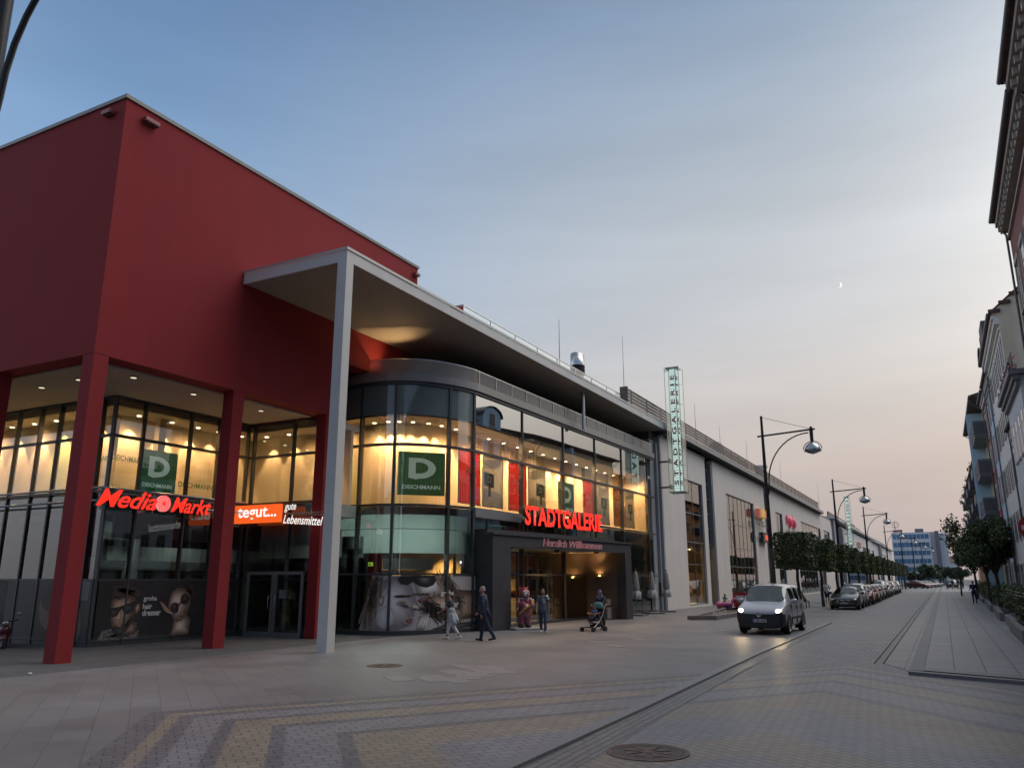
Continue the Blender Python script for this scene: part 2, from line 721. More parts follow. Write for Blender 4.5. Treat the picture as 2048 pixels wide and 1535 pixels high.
# ================================================================== GROUND
def diamond(nt, vec):
    """concentric diamond bands of laid stone: grey, sand and charcoal"""
    sp = nt.nodes.new('ShaderNodeSeparateXYZ')
    nt.links.new(vec, sp.inputs[0])

    def mth(op, a, b=None, c=None):
        n = nt.nodes.new('ShaderNodeMath')
        n.operation = op
        for i, x in enumerate((a, b, c)):
            if x is None:
                continue
            if isinstance(x, (int, float)):
                n.inputs[i].default_value = x
            else:
                nt.links.new(x, n.inputs[i])
        return n.outputs[0]
    dx = mth('ADD', sp.outputs['X'], 2.2)
    dy = mth('ADD', sp.outputs['Y'], -9.0)
    ax = mth('MAXIMUM', mth('MULTIPLY', dx, -1 / 8.8), mth('MULTIPLY', dx, 1 / 12.0))
    ay = mth('MAXIMUM', mth('MULTIPLY', dy, 1 / 12.7), mth('MULTIPLY', dy, -1 / 9.7))
    d = mth('ADD', ax, ay)
    G_, Y_, D_ = (1.0, 1.0, 1.04), (1.16, 1.02, .80), (.66, .67, .71)
    seq = [(0, G_), (.10, G_), (.101, Y_), (.22, Y_), (.221, G_), (.40, G_), (.43, Y_), (.56, Y_), (.563, D_), (.59, D_), (.593, G_), (.69, G_), (.693, D_), (.72, D_),
           (.723, Y_), (.80, Y_), (.803, D_), (.828, D_), (.831, G_), (.892, G_), (.895, D_), (.928, D_), (.931, Y_), (.958, Y_), (.961, D_), (1, D_)]
    rp = ramp(nt.nodes, seq)
    nt.links.new(d, rp.inputs[0])
    return rp.outputs[0]


PLZ = paving('plaza_slabs', .9, .45, (.158, .156, .161), (.138, .136, .141), (.098, .096, .1), .008, R(38), .50, .30, bump=.25)
SET = paving('road_setts', .23, .16, (.235, .23, .24), (.145, .142, .15), (.06, .06, .062), .020, 0, .5, .25, bump=.8)
PAT = paving('pattern_setts', .23, .165, (.205, .198, .205), (.165, .16, .168), (.098, .095, .098), .011, R(-52), .5, .20, bump=.4, band=diamond)
PAT2 = paving('pattern_setts_road', .19, .14, (.19, .185, .195), (.155, .151, .16), (.09, .087, .092), .011, R(30), .45, .20, bump=.45, band=diamond)
PVT = paving('pavement_slabs', .6, .6, (.225, .222, .23), (.185, .183, .19), (.07, .07, .075), .02, 0, .5, .18, bump=.35, off=0)
GUT = paving('gutter_setts', .45, .11, (.16, .158, .162), (.13, .128, .132), (.06, .06, .06), .014, R(88), .45, .15, bump=.7)
GRN = mat('granite_kerb', (.17, .17, .18), .5, var=.25, scale=30, bump=.2, bscale=80)
GRD = mat('granite_dark', (.095, .098, .11), .5, var=.25, scale=30, bump=.2, bscale=80)
ASP = mat('asphalt', (.08, .08, .082), .8, var=.2, scale=2)

mb = MB().quad((-1500, -1500, -.06), (1500, -1500, -.06), (1500, 1500, -.06), (-1500, 1500, -.06))
structure('ground', mb, ASP)
# plaza up to the curving kerb
KL = [(-4.35, -15), (-4.42, 4), (-4.50, 8.36), (-4.57, 12.85), (-4.82, 22.75), (-4.99, 40.7)]
def gz(x):
    """the plaza falls gently towards the shop fronts"""
    return -.034 * max(0.0, min(7.5, -16.2 - x))


mb = MB().quad(*[(x, y, 0) for x, y in KL], (-7.05, 49.0, 0), (-8.0, 330, 0), (-16.2, 330, 0), (-16.2, -15, 0))
mb.quad((-16.2, -15, 0), (-16.2, 330, 0), (-23.7, 330, gz(-23.7)), (-23.7, -15, gz(-23.7)))
mb.quad((-23.7, -15, gz(-23.7)), (-23.7, 330, gz(-23.7)), (-70, 330, gz(-23.7)), (-70, -15, gz(-23.7)))
structure('plaza_paving', mb, PLZ)
mb = MB().quad((-8.0, 330, -.004), (-7.05, 49, -.004), (-4.99, 40.7, -.004), *[(x, y, -.004) for x, y in KL[::-1][1:]], (12, -15, -.004), (12, 14, -.004), (-.9, 20.4, -.004), (-.9, 330, -.004))
structure('road', mb, SET, fix=True)
mb = MB().quad((-11.05, 9.0, .004), (-4.62, 18.2, .004), (-4.57, 12.85, .004), (-4.5, 8.36, .004), (-4.42, 4, .004), (-4.38, 1.2, .004))
structure('patterned_paving', mb, PAT, fix=True)
mb = MB().quad((-3.72, 6, .002), (-3.94, 12.4, .002), (-4.10, 16.9, .002), (-2.45, 22.3, .002), (-1.5, 22.0, .002), (-.85, 20.4, .002), (5.5, 17.2, .002), (9.5, 9, .002), (4.5, 3, .002), (-3.6, 2, .002))
structure('patterned_crossing', mb, PAT2, fix=True)
# kerb strip with gutter beside it
mb = MB()
for (x0, y0), (x1, y1) in zip(KL[:-1], KL[1:]):
    mb.add([(x0, y0, 0), (x0 + .20, y0, 0), (x1 + .20, y1, 0), (x1, y1, 0), (x0, y0, .045), (x0 + .19, y0, .04), (x1 + .19, y1, .04), (x1, y1, .045)],
           [(4, 5, 6, 7), (1, 2, 6, 5), (3, 0, 4, 7)])
structure('kerb', mb, GRN)
mb = MB()
GL = [(x + .2, y) for x, y in KL[:-1]] + [(-4.72, 36)]
GRR = [(-3.68, -15), (-3.70, 4), (-3.77, 9.03), (-3.94, 12.38), (-4.2, 20), (-4.55, 36)]
for i in range(len(GL) - 1):
    mb.quad((*GL[i], .006), (*GRR[i], .006), (*GRR[i + 1], .006), (*GL[i + 1], .006))
structure('gutter', mb, GUT)
# right-hand pavement with its kerbs
mb = MB().prism([(-.62, 20.6, 0), (5, 18.2, 0), (5, 330, 0), (-.62, 330, 0)], (0, 0, .06))
structure('pavement', mb, PVT, fix=True)
mb = MB()
mb.prism([(-.9, 20.2, 0), (-.62, 20.2, 0), (-.62, 330, 0), (-.9, 330, 0)], (0, 0, .068))
mb.prism([(-.9, 20.2, 0), (-.9, 19.9, 0), (5, 17.5, 0), (5, 17.8, 0)], (0, 0, .066))
structure('pavement_kerb', mb, GRD, fix=True)
mb = MB().quad((-.62, 20.25, .07), (5, 17.95, .07), (5, 18.6, .07), (-.62, 20.9, .07))
structure('paving_border', mb, paving('border_setts', .12, .1, (.2, .2, .205), (.17, .17, .17), (.09, .09, .09), .01, R(-23), .5, .15), fix=True)
SLB = paving('gutter_slabs', .5, .9, (.21, .205, .205), (.18, .176, .178), (.07, .07, .07), .014, 0, .5, .15, off=0)
mb = MB().quad((-1.5, 22.2, .004), (-.9, 20.6, .004), (-.9, 330, .004), (-1.5, 330, .004))
structure('gutter_slabs', mb, SLB)
mb = MB()
for x in (-1.53, -1.72):
    mb.quad((x - .02, 22, .003), (x + .02, 22, .003), (x + .02, 330, .003), (x - .02, 330, .003))
structure('drain_line', mb, mat('joint_dark', (.05, .05, .05), .8))
# lighter repaired slabs in the plaza
mb = MB()
LP = mat('new_slab', (.19, .186, .194), .5, var=.1, scale=4)
for cx, cy, n in ((-9.4, 16.0, 9), (-9.2, 15.2, 7), (-7.6, 33, 5), (-9.3, 25.5, 3)):
    for k in range(n):
        px, py = cx + rnd.gauss(0, .45), cy + rnd.gauss(0, 1.0)
        mb.cbox((px, py, .0 + .00025 * (len(mb.v) // 8)), (.88, .43, .004), -R(38))
structure('repaired_slabs', mb, LP)

def sky_pale_glass(name, col):  # mirrored sky painted into the pane as its own pale colour
    m = bpy.data.materials.new(name)
    m.use_nodes = True
    nt = m.node_tree
    b = nt.nodes['Principled BSDF']
    b.inputs['Base Color'].default_value = (*col, 1)
    b.inputs['Roughness'].default_value = .25
    tr = nt.nodes.new('ShaderNodeBsdfTransparent')
    tr.inputs[0].default_value = (.9, .9, .88, 1)
    x = nt.nodes.new('ShaderNodeMixShader')
    x.inputs[0].default_value = .55
    nt.links.new(tr.outputs[0], x.inputs[1])
    nt.links.new(b.outputs[0], x.inputs[2])
    nt.links.new(x.outputs[0], nt.nodes['Material Output'].inputs[0])
    return m


# ================================================================== RED CORNER BUILDING
RED = mat('red_plaster', (.225, .013, .016), .9, var=.06, scale=.35, bump=.15, bscale=60, stain=.09)
SOF = mat('soffit_plaster', (.42, .38, .34), .8, var=.05, scale=1)
COP = mat('zinc_coping', (.15, .15, .148), .45, metal=.3, var=.1)
ALU = mat('dark_aluminium', (.055, .06, .065), .45, metal=.2, var=.1)
ALG = mat('grey_aluminium', (.22, .225, .235), .42, metal=.35, var=.06)
STL = mat('brushed_steel', (.5, .5, .5), .3, metal=.9, var=.05)
GLS = glass('shop_glass', (.86, .88, .85), 2.05, wob=.03)
GLR = glass('mirror_glass', (.84, .88, .84), 2.5, wob=.02)
GLU = glass('upper_shop_glass', (.92, .92, .88), 2.6, wob=.02)
GLT = glass('coated_top_glass', (.94, .92, .88), 4.4, wob=.02)
GLD = glass('drum_glass', (.90, .92, .89), 2.7, wob=.03)
GLB = glass('clear_glass', (.86, .93, .92), 1.7)
CREAM = mat('cream_display_wall', (.62, .50, .34), .75, var=.04, scale=.8)
CEIL = mat('interior_ceiling', (.60, .52, .42), .8, var=.02)
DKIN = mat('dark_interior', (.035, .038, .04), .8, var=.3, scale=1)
GRNP = mat('green_grey_panel', (.27, .34, .32), .4, var=.06)
LAMP = emis('lamp_glow', (1.0, .80, .50), 9.0)
FLOORM = mat('shop_floor', (.30, .27, .22), .4, var=.1)
G0 = gz(-20)

rd = thing('red_corner_building', 'tall windowless red plaster block standing on square red columns over a lit glass shopfront', 'building', (-19.7, 13.05, 0))
XR, YR0, YR1, ZR0, ZR1 = -19.7, 13.05, 28.1, 7.94, 15.72
mb = MB()
mb.box(-50, YR0, ZR0, XR, 22.95, ZR1)
mb.box(-22.6, 22.951, 10.15, XR, YR1, ZR1)
mb.box(-50, 22.95, 8.0, -22.6, YR1 - .01, ZR1 - .01)
mb.build('red_wall', RED, rd)
mb = MB()
mb.box(-50.1, YR0 - .05, ZR1, XR + .05, YR0 + .3, ZR1 + .12)
mb.box(XR - .3, YR0 + .302, ZR1, XR + .05, YR1 + .05, ZR1 + .12)
mb.build('coping', COP, rd)
for x0, y0 in ((XR - .62, YR0), (XR - .62, 18.0), (XR - .62, 22.5), (-24.75, YR0), (-29.6, YR0)):
    MB().box(x0 + .16, y0, gz(x0) - .05, x0 + .62, y0 + .45, ZR0 + .02).build('column', RED, rd, bevel=.008)
mb = MB().box(-49, YR0 + .62, ZR0 - .05, XR - .66, 22.4, ZR0 - .004)
mb.build('soffit', SOF, rd)
for x, y in ((-20.9, 15.2), (-21.1, 17.6), (-21.1, 20.6), (-22.6, 14.6), (-24.6, 14.7), (-26.6, 14.7)):
    m2 = MB().cyl((x, y, ZR0 - .08), (x, y, ZR0 - .05), .13, n=18)
    lr = m2.build('ceiling_light', COP, rd)
    MB().cyl((x, y, ZR0 - .09), (x, y, ZR0 - .081), .085, n=18).build('lamp_disc', emis('soffit_lamp_glow', (1, .85, .62), .7), lr)

XG, YG, YW = -23.54, 16.6, 22.63       # glass planes
zs = [G0 - .1, .12, 1.96, 4.28, 4.76, 6.57, 7.86]


def mullions(mb, A, B, ts, z0, z1, w=.07, d0=-.10, d1=.06):
    for t in ts:
        mb.wall(A, B, d0, d1, z0, z1, t - w / 2, t + w / 2)


fr = MB()
pn = MB()
segs = [((-50, YG), (XG, YG), [18, 19.6, 21.2, 22.5, 23.6, 24.75, 25.85]), ((XG, YG), (XG, YW), [.02, 1.15, 3.1, 4.4, 5.85]), ((XG, YW), (-19.75, YW), [.15, 2.2, 3.75])]
for A, B, ts in segs:
    L = hypot(B[0] - A[0], B[1] - A[1])
    mullions(fr, A, B, ts, G0 - .12, 7.88)
    for z, h in ((.12, .10), (1.96, .06), (4.76, .09), (6.57, .09), (7.85, .08)):
        fr.wall(A, B, -.085, .045, z - h / 2, z + h / 2, .04, L - .02)
    fr.wall(A, B, -.07, .03, G0 - .12, .06, .05, L - .03)
    pn.pane(A, B, 0.0, .1, 7.86)
fr.build('window_frame', ALU, rd)
pn.build('glazing', GLS, rd)
# maintenance rails carrying the signs
mb = MB()
for z in (4.78, 4.38):
    mb.tube([(-50, YG - .5, z), (XG + .5, YG - .5, z), (XG + .5, 22.1, z)], .035, 8)
for y in (17.2, 19.2, 21.6):
    for z in (4.78, 4.38):
        mb.cyl((XG, y, z), (XG + .5, y, z), .02, n=6)
mb.build('rail', STL, rd)
# interior: floor slab, bulkhead, display wall with wall washers
mb = MB()
mb.box(-50, YG + .15, 4.25, XG - .15, 30, 4.72)
mb.box(XG - .151, YW + .15, 4.25, -19.8, 24.6, 4.72)
mb.build('floor_slab', GRNP, rd)
mb = MB().box(-50, YG + .15, 7.6, XG - .15, 30, 7.82)
mb.box(XG - .151, YW + .15, 7.6, -19.8, 24.6, 7.82)
mb.build('interior_ceiling', CEIL, rd)
mb = MB()
mb.box(-50, YG + 1.3, 4.72, -25.2, YG + 1.45, 7.6)
mb.box(-25.2, YG + 1.3, 4.72, -25.05, 24.1, 7.6)
mb.box(-25.05, 24.1, 4.72, -19.8, 24.25, 7.6)
mb.box(-24.55, 18.95, 4.72, -24.3, 19.25, 7.6)
dw = mb.build('display_wall', CREAM, rd)
# faint printed words on the display wall
GT = mat('green_lettering', (.05, .14, .05), .7, var=0)
GT2 = mat('pale_lettering', (.50, .42, .28), .7, var=0)
for (y, z, w, m_) in ((17.75, 6.0, 1.3, GT), (20.6, 5.35, 1.6, GT), (20.7, 5.95, 1.4, GT2), (21.0, 5.6, 1.1, GT2)):
    text('lettering', 'DEICHMANN', frame((-25.045, y, z), (0, 1, 0)), w, .2, m_, dw, bold=.012)
for (x, z, w, m_) in ((-28.3, 4.95, 1.6, GT), (-26.9, 6.0, 1.5, GT), (-26.6, 5.4, 1.1, GT2)):
    text('lettering', 'DEICHMANN', frame((x, YG + 1.295, z), (1, 0, 0)), w, .2, m_, dw, bold=.012)
class DL:
    """recessed downlights, each a part of its own"""
    def __init__(s, root, name='downlight', m=None):
        s.root, s.name, s.m = root, name, m or LAMP

    def cyl(s, *a, **k):
        MB().cyl(*a, **k).build(s.name, s.m, s.root)

    def sph(s, *a, **k):
        MB().sph(*a, **k).build(s.name, s.m, s.root)


dl = DL(rd)
WARM = (1, .62, .30)
for y, wv in ((18.3, 55), (19.7, 75), (20.9, 50), (21.9, 40), (23.1, 45)):
    lamp_spot((-24.68, y, 7.55), (-25.12, y + rnd.uniform(-.1, .1), 5.2), wv, 64, WARM)
    dl.cyl((-24.62, y, 7.585), (-24.62, y, 7.6), .07, n=12)
for x, c_ in ((-25.9, WARM), (-26.9, WARM), (-28.1, (1, .85, .2)), (-29.4, WARM), (-30.8, WARM), (-32.3, WARM)):
    lamp_spot((x, YG + .92, 7.55), (x, YG + 1.36, 5.2), 60, 62, c_)
    dl.cyl((x, YG + .9, 7.585), (x, YG + .9, 7.6), .07, n=12)
for x, wv in ((-23.8, 35), (-22.6, 30), (-21.0, 60)):
    lamp_spot((x, 23.72, 7.55), (x, 24.16, 5.3), wv, 64, WARM)
    dl.cyl((x, 23.65, 7.585), (x, 23.65, 7.6), .07, n=12)
# fill lamps without fixtures, added to even out the shop light
for x, y in ((-24.3, 18.0), (-24.3, 20.6), (-21.6, 23.3), (-26.8, 17.3), (-29.4, 17.3), (-32, 17.3)):
    lamp_spot((x, y, 7.5), (x, y, 4.7), 24, 165, WARM, .9, .2)
# dim ground floor, lifted by added fill lamps without fixtures
for x, y in ((-24.6, 18.2), (-24.6, 21.0), (-26.5, 18.6), (-30, 18.4), (-21.5, 23.6)):
    lamp_spot((x, y, 4.15), (x, y, 0), 9, 165, (.80, 1, .92), .9, .3)
mb = MB()
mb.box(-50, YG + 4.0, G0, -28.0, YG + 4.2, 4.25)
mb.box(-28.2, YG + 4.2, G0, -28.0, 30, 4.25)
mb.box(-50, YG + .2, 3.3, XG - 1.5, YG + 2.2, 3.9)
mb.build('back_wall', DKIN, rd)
mb = MB()
mb.box(XG - .6, 17.4, 3.3, XG - .5, 22.4, 4.1)
mb.box(-49, YG + .5, 3.3, XG - .7, YG + .6, 4.1)
mb.box(-23.2, YW + .5, 3.2, -20, YW + .6, 4.0)
mb.box(XG - 2.2, 18.2, 2.6, XG - 1.8, 24.0, 3.1)
mb.box(XG - 3.6, 18.0, 2.3, XG - 3.2, 24.0, 2.75)
mb.box(-25.1, 25.0, 2.8, -19.9, 25.3, 3.6)
mb.build('ceiling_bulkhead', mat('pale_grey_panel', (.30, .32, .31), .7), rd)
mb = MB().cyl((-25.4, 19.2, G0), (-25.4, 19.2, 4.25), .25, n=20)
mb.build('interior_column', mat('grey_column', (.3, .32, .31), .6), rd)
mb = MB()
mb.box(-33.2, YG + .9, .0, -31.9, YG + 1.0, 3.3)
mb.build('shop_display', CREAM, rd)
lamp_spot((-32.4, YG + .62, 3.2), (-32.4, YG + 1.0, 1.5), 30, 60, WARM)
# glazed double door in the recess, two leaves with handles
for k, (x0, x1) in enumerate(((-23.1, -21.75), (-21.7, -20.35))):
    m2 = MB()
    for a, b in ((x0, x0 + .1), (x1 - .1, x1)):
        m2.box(a, YW - .16, G0, b, YW - .09, 2.25)
    m2.box(x0 + .1, YW - .16, 2.13, x1 - .1, YW - .09, 2.25)
    m2.box(x0 + .1, YW - .16, G0, x1 - .1, YW - .09, .12)
    d_ = m2.build('door', ALG, rd)
    MB().quad((x0 + .1, YW - .125, .12), (x1 - .1, YW - .125, .12), (x1 - .1, YW - .125, 2.13), (x0 + .1, YW - .125, 2.13)).build('door_glass', GLB, d_)
    hx = x1 - .14 if k == 0 else x0 + .14
    MB().tube([(hx, YW - .17, .95), (hx, YW - .24, .97), (hx, YW - .24, 1.35), (hx, YW - .17, 1.37)], .015, 6).build('door_handle', STL, d_)
m2 = MB().box(-21.5, YW - .09, 1.3, -21.2, YW - .085, 1.6)
m2.build('door_notice', mat('white_paper', (.6, .6, .58), .7, var=.02), rd)

# floodlights bolted under the coping
for name_, lab, bx in (('a', 'dusky floodlight on the short side of the red block beside its top corner', (-20.55, YR0 - .20, 15.30, -20.15, YR0, 15.44)),
                       ('b', 'dusky floodlight on the long street face of the red block beside its top corner', (XR, 13.6, 15.26, XR + .2, 14.1, 15.40)),
                       ('c', 'small dusky floodlight at the far end of the red block, above the canopy', (XR, 27.7, 15.28, XR + .2, 28.05, 15.42))):
    t = thing('floodlight', lab, 'floodlight', ((bx[0] + bx[3]) / 2, (bx[1] + bx[4]) / 2, bx[2]), 'floodlights under the red coping')
    FLM = mat('floodlight_housing', (.20, .05, .055), .45, var=.08)
    MB().box(*bx).build('housing', FLM, t, bevel=.03)
    if name_ == 'a':
        MB().box(bx[0] + .08, bx[1] + .05, bx[2] - .012, bx[3] - .08, bx[4] - .08, bx[2] - .003).build('lens', mat('lens_glass', (.1, .1, .1), .1), t)
    else:
        MB().box(bx[0] + .06, bx[1] + .08, bx[2] - .012, bx[3] - .06, bx[4] - .08, bx[2] - .003).build('lens', MATS['lens_glass'], t)

# ================================================================== SHOPPING MALL
ml = thing('shopping_mall', 'long white and glass shopping centre with rounded glass corner under a flat canopy roof', 'building', (-16.6, 28.1, 0))
P0 = [(-23.4, 25.5), (-22.2, 25.25), (-21.2, 25.08), (-20.2, 24.93), (-19.3, 24.95), (-18.5, 25.17), (-17.85, 25.6), (-17.35, 26.15), (-17.0, 26.8), (-16.76, 27.45), (-16.62, 28.08)]
A_, B_ = (-16.62, 28.08), (-16.12, 50.3)


def smooth_path(P, n=4):
    out = []
    for i in range(len(P) - 1):
        p0, p1, p2, p3 = [Vector(P[max(0, min(len(P) - 1, k))]) for k in (i - 1, i, i + 1, i + 2)]
        for k in range(n):
            t = k / n
            out.append(.5 * ((2 * p1) + (-p0 + p2) * t + (2 * p0 - 5 * p1 + 4 * p2 - p3) * t * t + (-p0 + 3 * p1 - 3 * p2 + p3) * t ** 3))
    out.append(Vector(P[-1]))
    return [(p.x, p.y) for p in out]


PC = smooth_path(P0, 4)


def offset(path, n):
    out = []
    for i in range(len(path)):
        a, b = path[max(0, i - 1)], path[min(len(path) - 1, i + 1)]
        L = hypot(b[0] - a[0], b[1] - a[1])
        ux, uy = (b[0] - a[0]) / L, (b[1] - a[1]) / L
        out.append((path[i][0] + uy * n, path[i][1] - ux * n))
    return out


def strip(mb, path, n0, n1, z0, z1):
    a, b = offset(path, n0), offset(path, n1)
    N = len(path)
    vs = [(*p, z0) for p in a] + [(*p, z0) for p in b] + [(*p, z1) for p in b] + [(*p, z1) for p in a]
    fs = []
    for i in range(N - 1):
        for k in range(4):
            fs.append((k * N + i, k * N + i + 1, ((k + 1) % 4) * N + i + 1, ((k + 1) % 4) * N + i))
    fs += [(0, N, 2 * N, 3 * N), (N - 1, 4 * N - 1, 3 * N - 1, 2 * N - 1)]
    mb.add(vs, fs, False)


def sheet(mb, path, n, z0, z1, smooth=True):
    p = offset(path, n)
    N = len(p)
    mb.add([(*q, z0) for q in p] + [(*q, z1) for q in p], [(i, i + 1, N + i + 1, N + i) for i in range(N - 1)], smooth)


FP = PC + [B_]                                    # whole front line
FT = [.0, 4.22, 8.58, 12.62, 16.6, 21.0]          # mullions along the straight part
fr = MB()
for z, h, n1 in ((2.16, .07, .05), (4.76, .09, .06), (7.12, .10, .07), (9.58, .10, .08)):
    strip(fr, FP, -.08, n1, z - h / 2, z + h / 2)
strip(fr, PC, -.07, .03, -.25, .10)
fr.wall(A_, B_, -.07, .03, -.1, .10, .0, 22)
for i in (13, 20, 32, 40):                        # curved part mullions
    x, y = PC[i]
    a, b = PC[i - 1], PC[min(i + 1, 40)]
    L = hypot(b[0] - a[0], b[1] - a[1])
    ux, uy = (b[0] - a[0]) / L, (b[1] - a[1]) / L
    fr.wall((x - ux * .05, y - uy * .05), (x + ux * .05, y + uy * .05), -.14, .065, -.2, 9.55)
mullions(fr, A_, B_, FT[1:], .0, 9.56, .08, -.16, .055)
fr.wall(A_, B_, -.1, .045, .1, 4.4, 1.1, 1.17)
fr.build('window_frame', ALU, ml)
pn = MB()
sheet(pn, PC, 0, .1, 9.56)
pn.build('glazing', GLD, ml)
for t0, t1 in zip(FT[:-1], FT[1:]):
    MB().pane(A_, B_, 0, 4.8, 7.08, t0 + .03, t1 - .03).build('glazing', GLU, ml)
    MB().pane(A_, B_, 0, 7.16, 9.54, t0 + .03, t1 - .03).build('glazing', GLT, ml)
MB().pane(A_, B_, 0, .1, 4.72, .03, 22).build('glazing', GLS, ml)
mb = MB().wall(A_, B_, .065, .10, 4.42, 4.80, .05, 9.6)
mb.build('sign_panel', ALG, ml)
# coping band and terrace balustrade
mb = MB()
strip(mb, FP, -.35, .16, 9.66, 9.98)
mb.build('coping', mat('coping_metal', (.25, .235, .235), .4, metal=.3, var=.05), ml)
mb = MB()
strip(mb, FP, -.33, .10, 9.63, 9.66)
mb.build('shadow_gap', ALU, ml)
mb = MB()
sheet(mb, FP, -.02, 9.98, 10.58)
mb.build('balustrade_glass', sky_pale_glass('balustrade_sky_tint', (.56, .52, .47)), ml)  # pale beige stands in for the reflected sky
mb = MB()
strip(mb, FP, -.04, .0, 10.58, 10.615)
for i in (8, 14, 20, 26, 32, 38):
    x, y = offset(PC, -.06)[i]
    mb.cyl((x, y, 9.98), (x, y, 10.6), .02, n=6)
mullions(mb, A_, B_, [k * 1.42 + .4 for k in range(15)], 9.98, 10.58, .025, -.05, .012)
mb.build('handrail', STL, ml)
# interior of the upper shop floor
mb = MB()
IN2 = offset(PC, -.25)
zz = []
deep = [(-30, 33), (-30, 52)]


def slab(mb, z0, z1, off=-.2):
    p = [(-23.4, 27.2)] + offset(FP, off) + [(-30, 50.2), (-30, 27.3)]
    mb.prism([(x, y, z0) for x, y in p], (0, 0, z1 - z0))


slab(mb, 4.42, 4.72)
mb.build('floor_slab', GRNP, ml, fix=True)
mb = MB()
slab(mb, 8.3, 8.5)
mb.build('interior_ceiling', CEIL, ml, fix=True)
mb = MB()
sheet(mb, PC, .006, 8.32, 9.53)
mb.build('spandrel_panel', mat('spandrel_glass', (.12, .165, .165), .06, var=.03, coat=.3), ml)
mb = MB().pane(A_, B_, -.22, 8.5, 9.56, .1, 21)
mb.build('spandrel_panel', CEIL, ml)
mb = MB()
DW = [(-23.3, 26.9), (-20.3, 26.55), (-19.5, 26.7), (-18.95, 27.1), (-18.62, 27.7), (-18.5, 28.4), (-18.05, 50.2)]
for a, b in zip(smooth_path(DW[:-1], 4)[:-1], smooth_path(DW[:-1], 4)[1:]):
    mb.pane(a, b, 0, 4.72, 8.3)
mb.pane(DW[-2], DW[-1], 0, 4.72, 8.3)
mb.wall((-18.0, 49.2), (-16.3, 49.2), -.05, .05, 4.72, 8.3)
mb.build('display_wall', CREAM, ml)
dl = DL(ml)
sp = smooth_path(DW[:-1], 6)
ins = offset(sp, .36)
for i in (2, 6, 9, 13, 17, 22, 27):
    x, y = ins[min(i, len(ins) - 1)]
    tx, ty = sp[min(i, len(sp) - 1)]
    lamp_spot((x, y, 8.26), (tx, ty, 6.0), rnd.choice((60, 80, 100)), 62, (1, .85, .25) if i == 2 else WARM)
    dl.cyl((x, y, 8.285), (x, y, 8.298), .075, n=12)
for k in range(15):
    y = 29.0 + k * 1.4
    x = -18.5 + .45 * (y - 28.4) / 21.8
    lamp_spot((x + .42, y, 8.26), (x, y, 6.0), rnd.choice((105, 130, 160)), 62, (.85, .9, .25) if k == 2 else WARM)
    dl.cyl((x + .42, y, 8.285), (x + .42, y, 8.298), .075, n=12)
for k in range(8):
    y = 28.6 + k * 2.8
    x = -17.5 + .5 * (y - 28.4) / 21.8
    lamp_spot((x, y, 8.2), (x - .2, y, 4.7), 70, 165, WARM, .9, .2)  # fill lamp without fixture, added to even the display wall
    lamp_spot((x + .72, y + .4, 8.2), (x + .60, y + .4, 4.7), 30, 150, WARM, .9, .15)  # unseen lamp added to brighten the poster fronts
for x, y in ((-18.4, 26.2), (-20.4, 25.8), (-22.2, 26.2)):
    lamp_spot((x, y, 8.2), (x, y, 4.7), 34, 165, WARM, .9, .2)  # fill lamp added inside the rounded corner
# ground floor interior, dim; unseen fill lamps added to lift it
for x, y in ((-19.0, 27.2), (-18.6, 30.5), (-21.0, 27.5), (-18.2, 34.0)):
    lamp_spot((x, y, 3.4), (x + .8, y - 1.2, 3.6), 16, 170, (.80, 1, .94), .9, .3)
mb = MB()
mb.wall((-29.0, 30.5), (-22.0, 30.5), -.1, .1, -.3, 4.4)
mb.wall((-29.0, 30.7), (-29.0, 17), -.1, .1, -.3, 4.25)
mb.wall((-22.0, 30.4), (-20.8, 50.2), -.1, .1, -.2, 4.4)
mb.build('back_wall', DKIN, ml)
mb = MB()
strip(mb, offset(PC[10:], -2.2), -.1, .0, 2.35, 2.8)
mb.build('ceiling_bulkhead', MATS['pale_grey_panel'], ml)
mb = MB()
sheet(mb, PC[8:], -.34, 2.95, 3.86)
sheet(mb, PC[8:], -.30, 3.88, 4.42)
mb.build('roller_blind', paper('green_blind', (.42, .52, .49), .6, var=.05, scale=1.5), ml)
WINL = emis('lit_back_window', (1, .55, .16), .38)
for x, z, w, h in ((-21.3, 2.35, .5, .4), (-20.55, 2.35, .38, .4), (-20.05, 2.35, .38, .4), (-20.75, 1.75, .4, .45), (-21.4, .75, .32, .22), (-21.25, .35, .32, .22), (-21.4, .05, .32, .22), (-21.1, 1.2, .32, .22)):
    MB().box(x, 28.4, z, x + w, 28.45, z + h).build('lit_back_window', WINL, ml)
mb = MB().box(-21.9, 28.2, 2.52, -21.68, 28.25, 2.68)
ex = mb.build('exit_sign', emis('exit_green', (.35, .7, .08), .5), ml)
MB().box(-21.85, 28.19, 2.56, -21.75, 28.198, 2.62).build('arrow_mark', mat('exit_dark', (.02, .1, .02), .5, var=0), ex)
# right of the entrance: pale blind and lamp
mb = MB()
mb.pane(A_, B_, -.5, .1, 3.9, 12.4, 20.8)
mb.build('shop_partition', mat('olive_partition', (.12, .115, .085), .7, var=.15, scale=.8), ml)
mb = MB().pane(A_, B_, -.3, 3.9, 4.42, 12.4, 20.8)
mb.build('roller_blind', MATS['green_blind'], ml)
lamp_spot((-16.75, 44.5, 3.8), (-16.9, 44.5, 1.0), 8, 80, WARM)

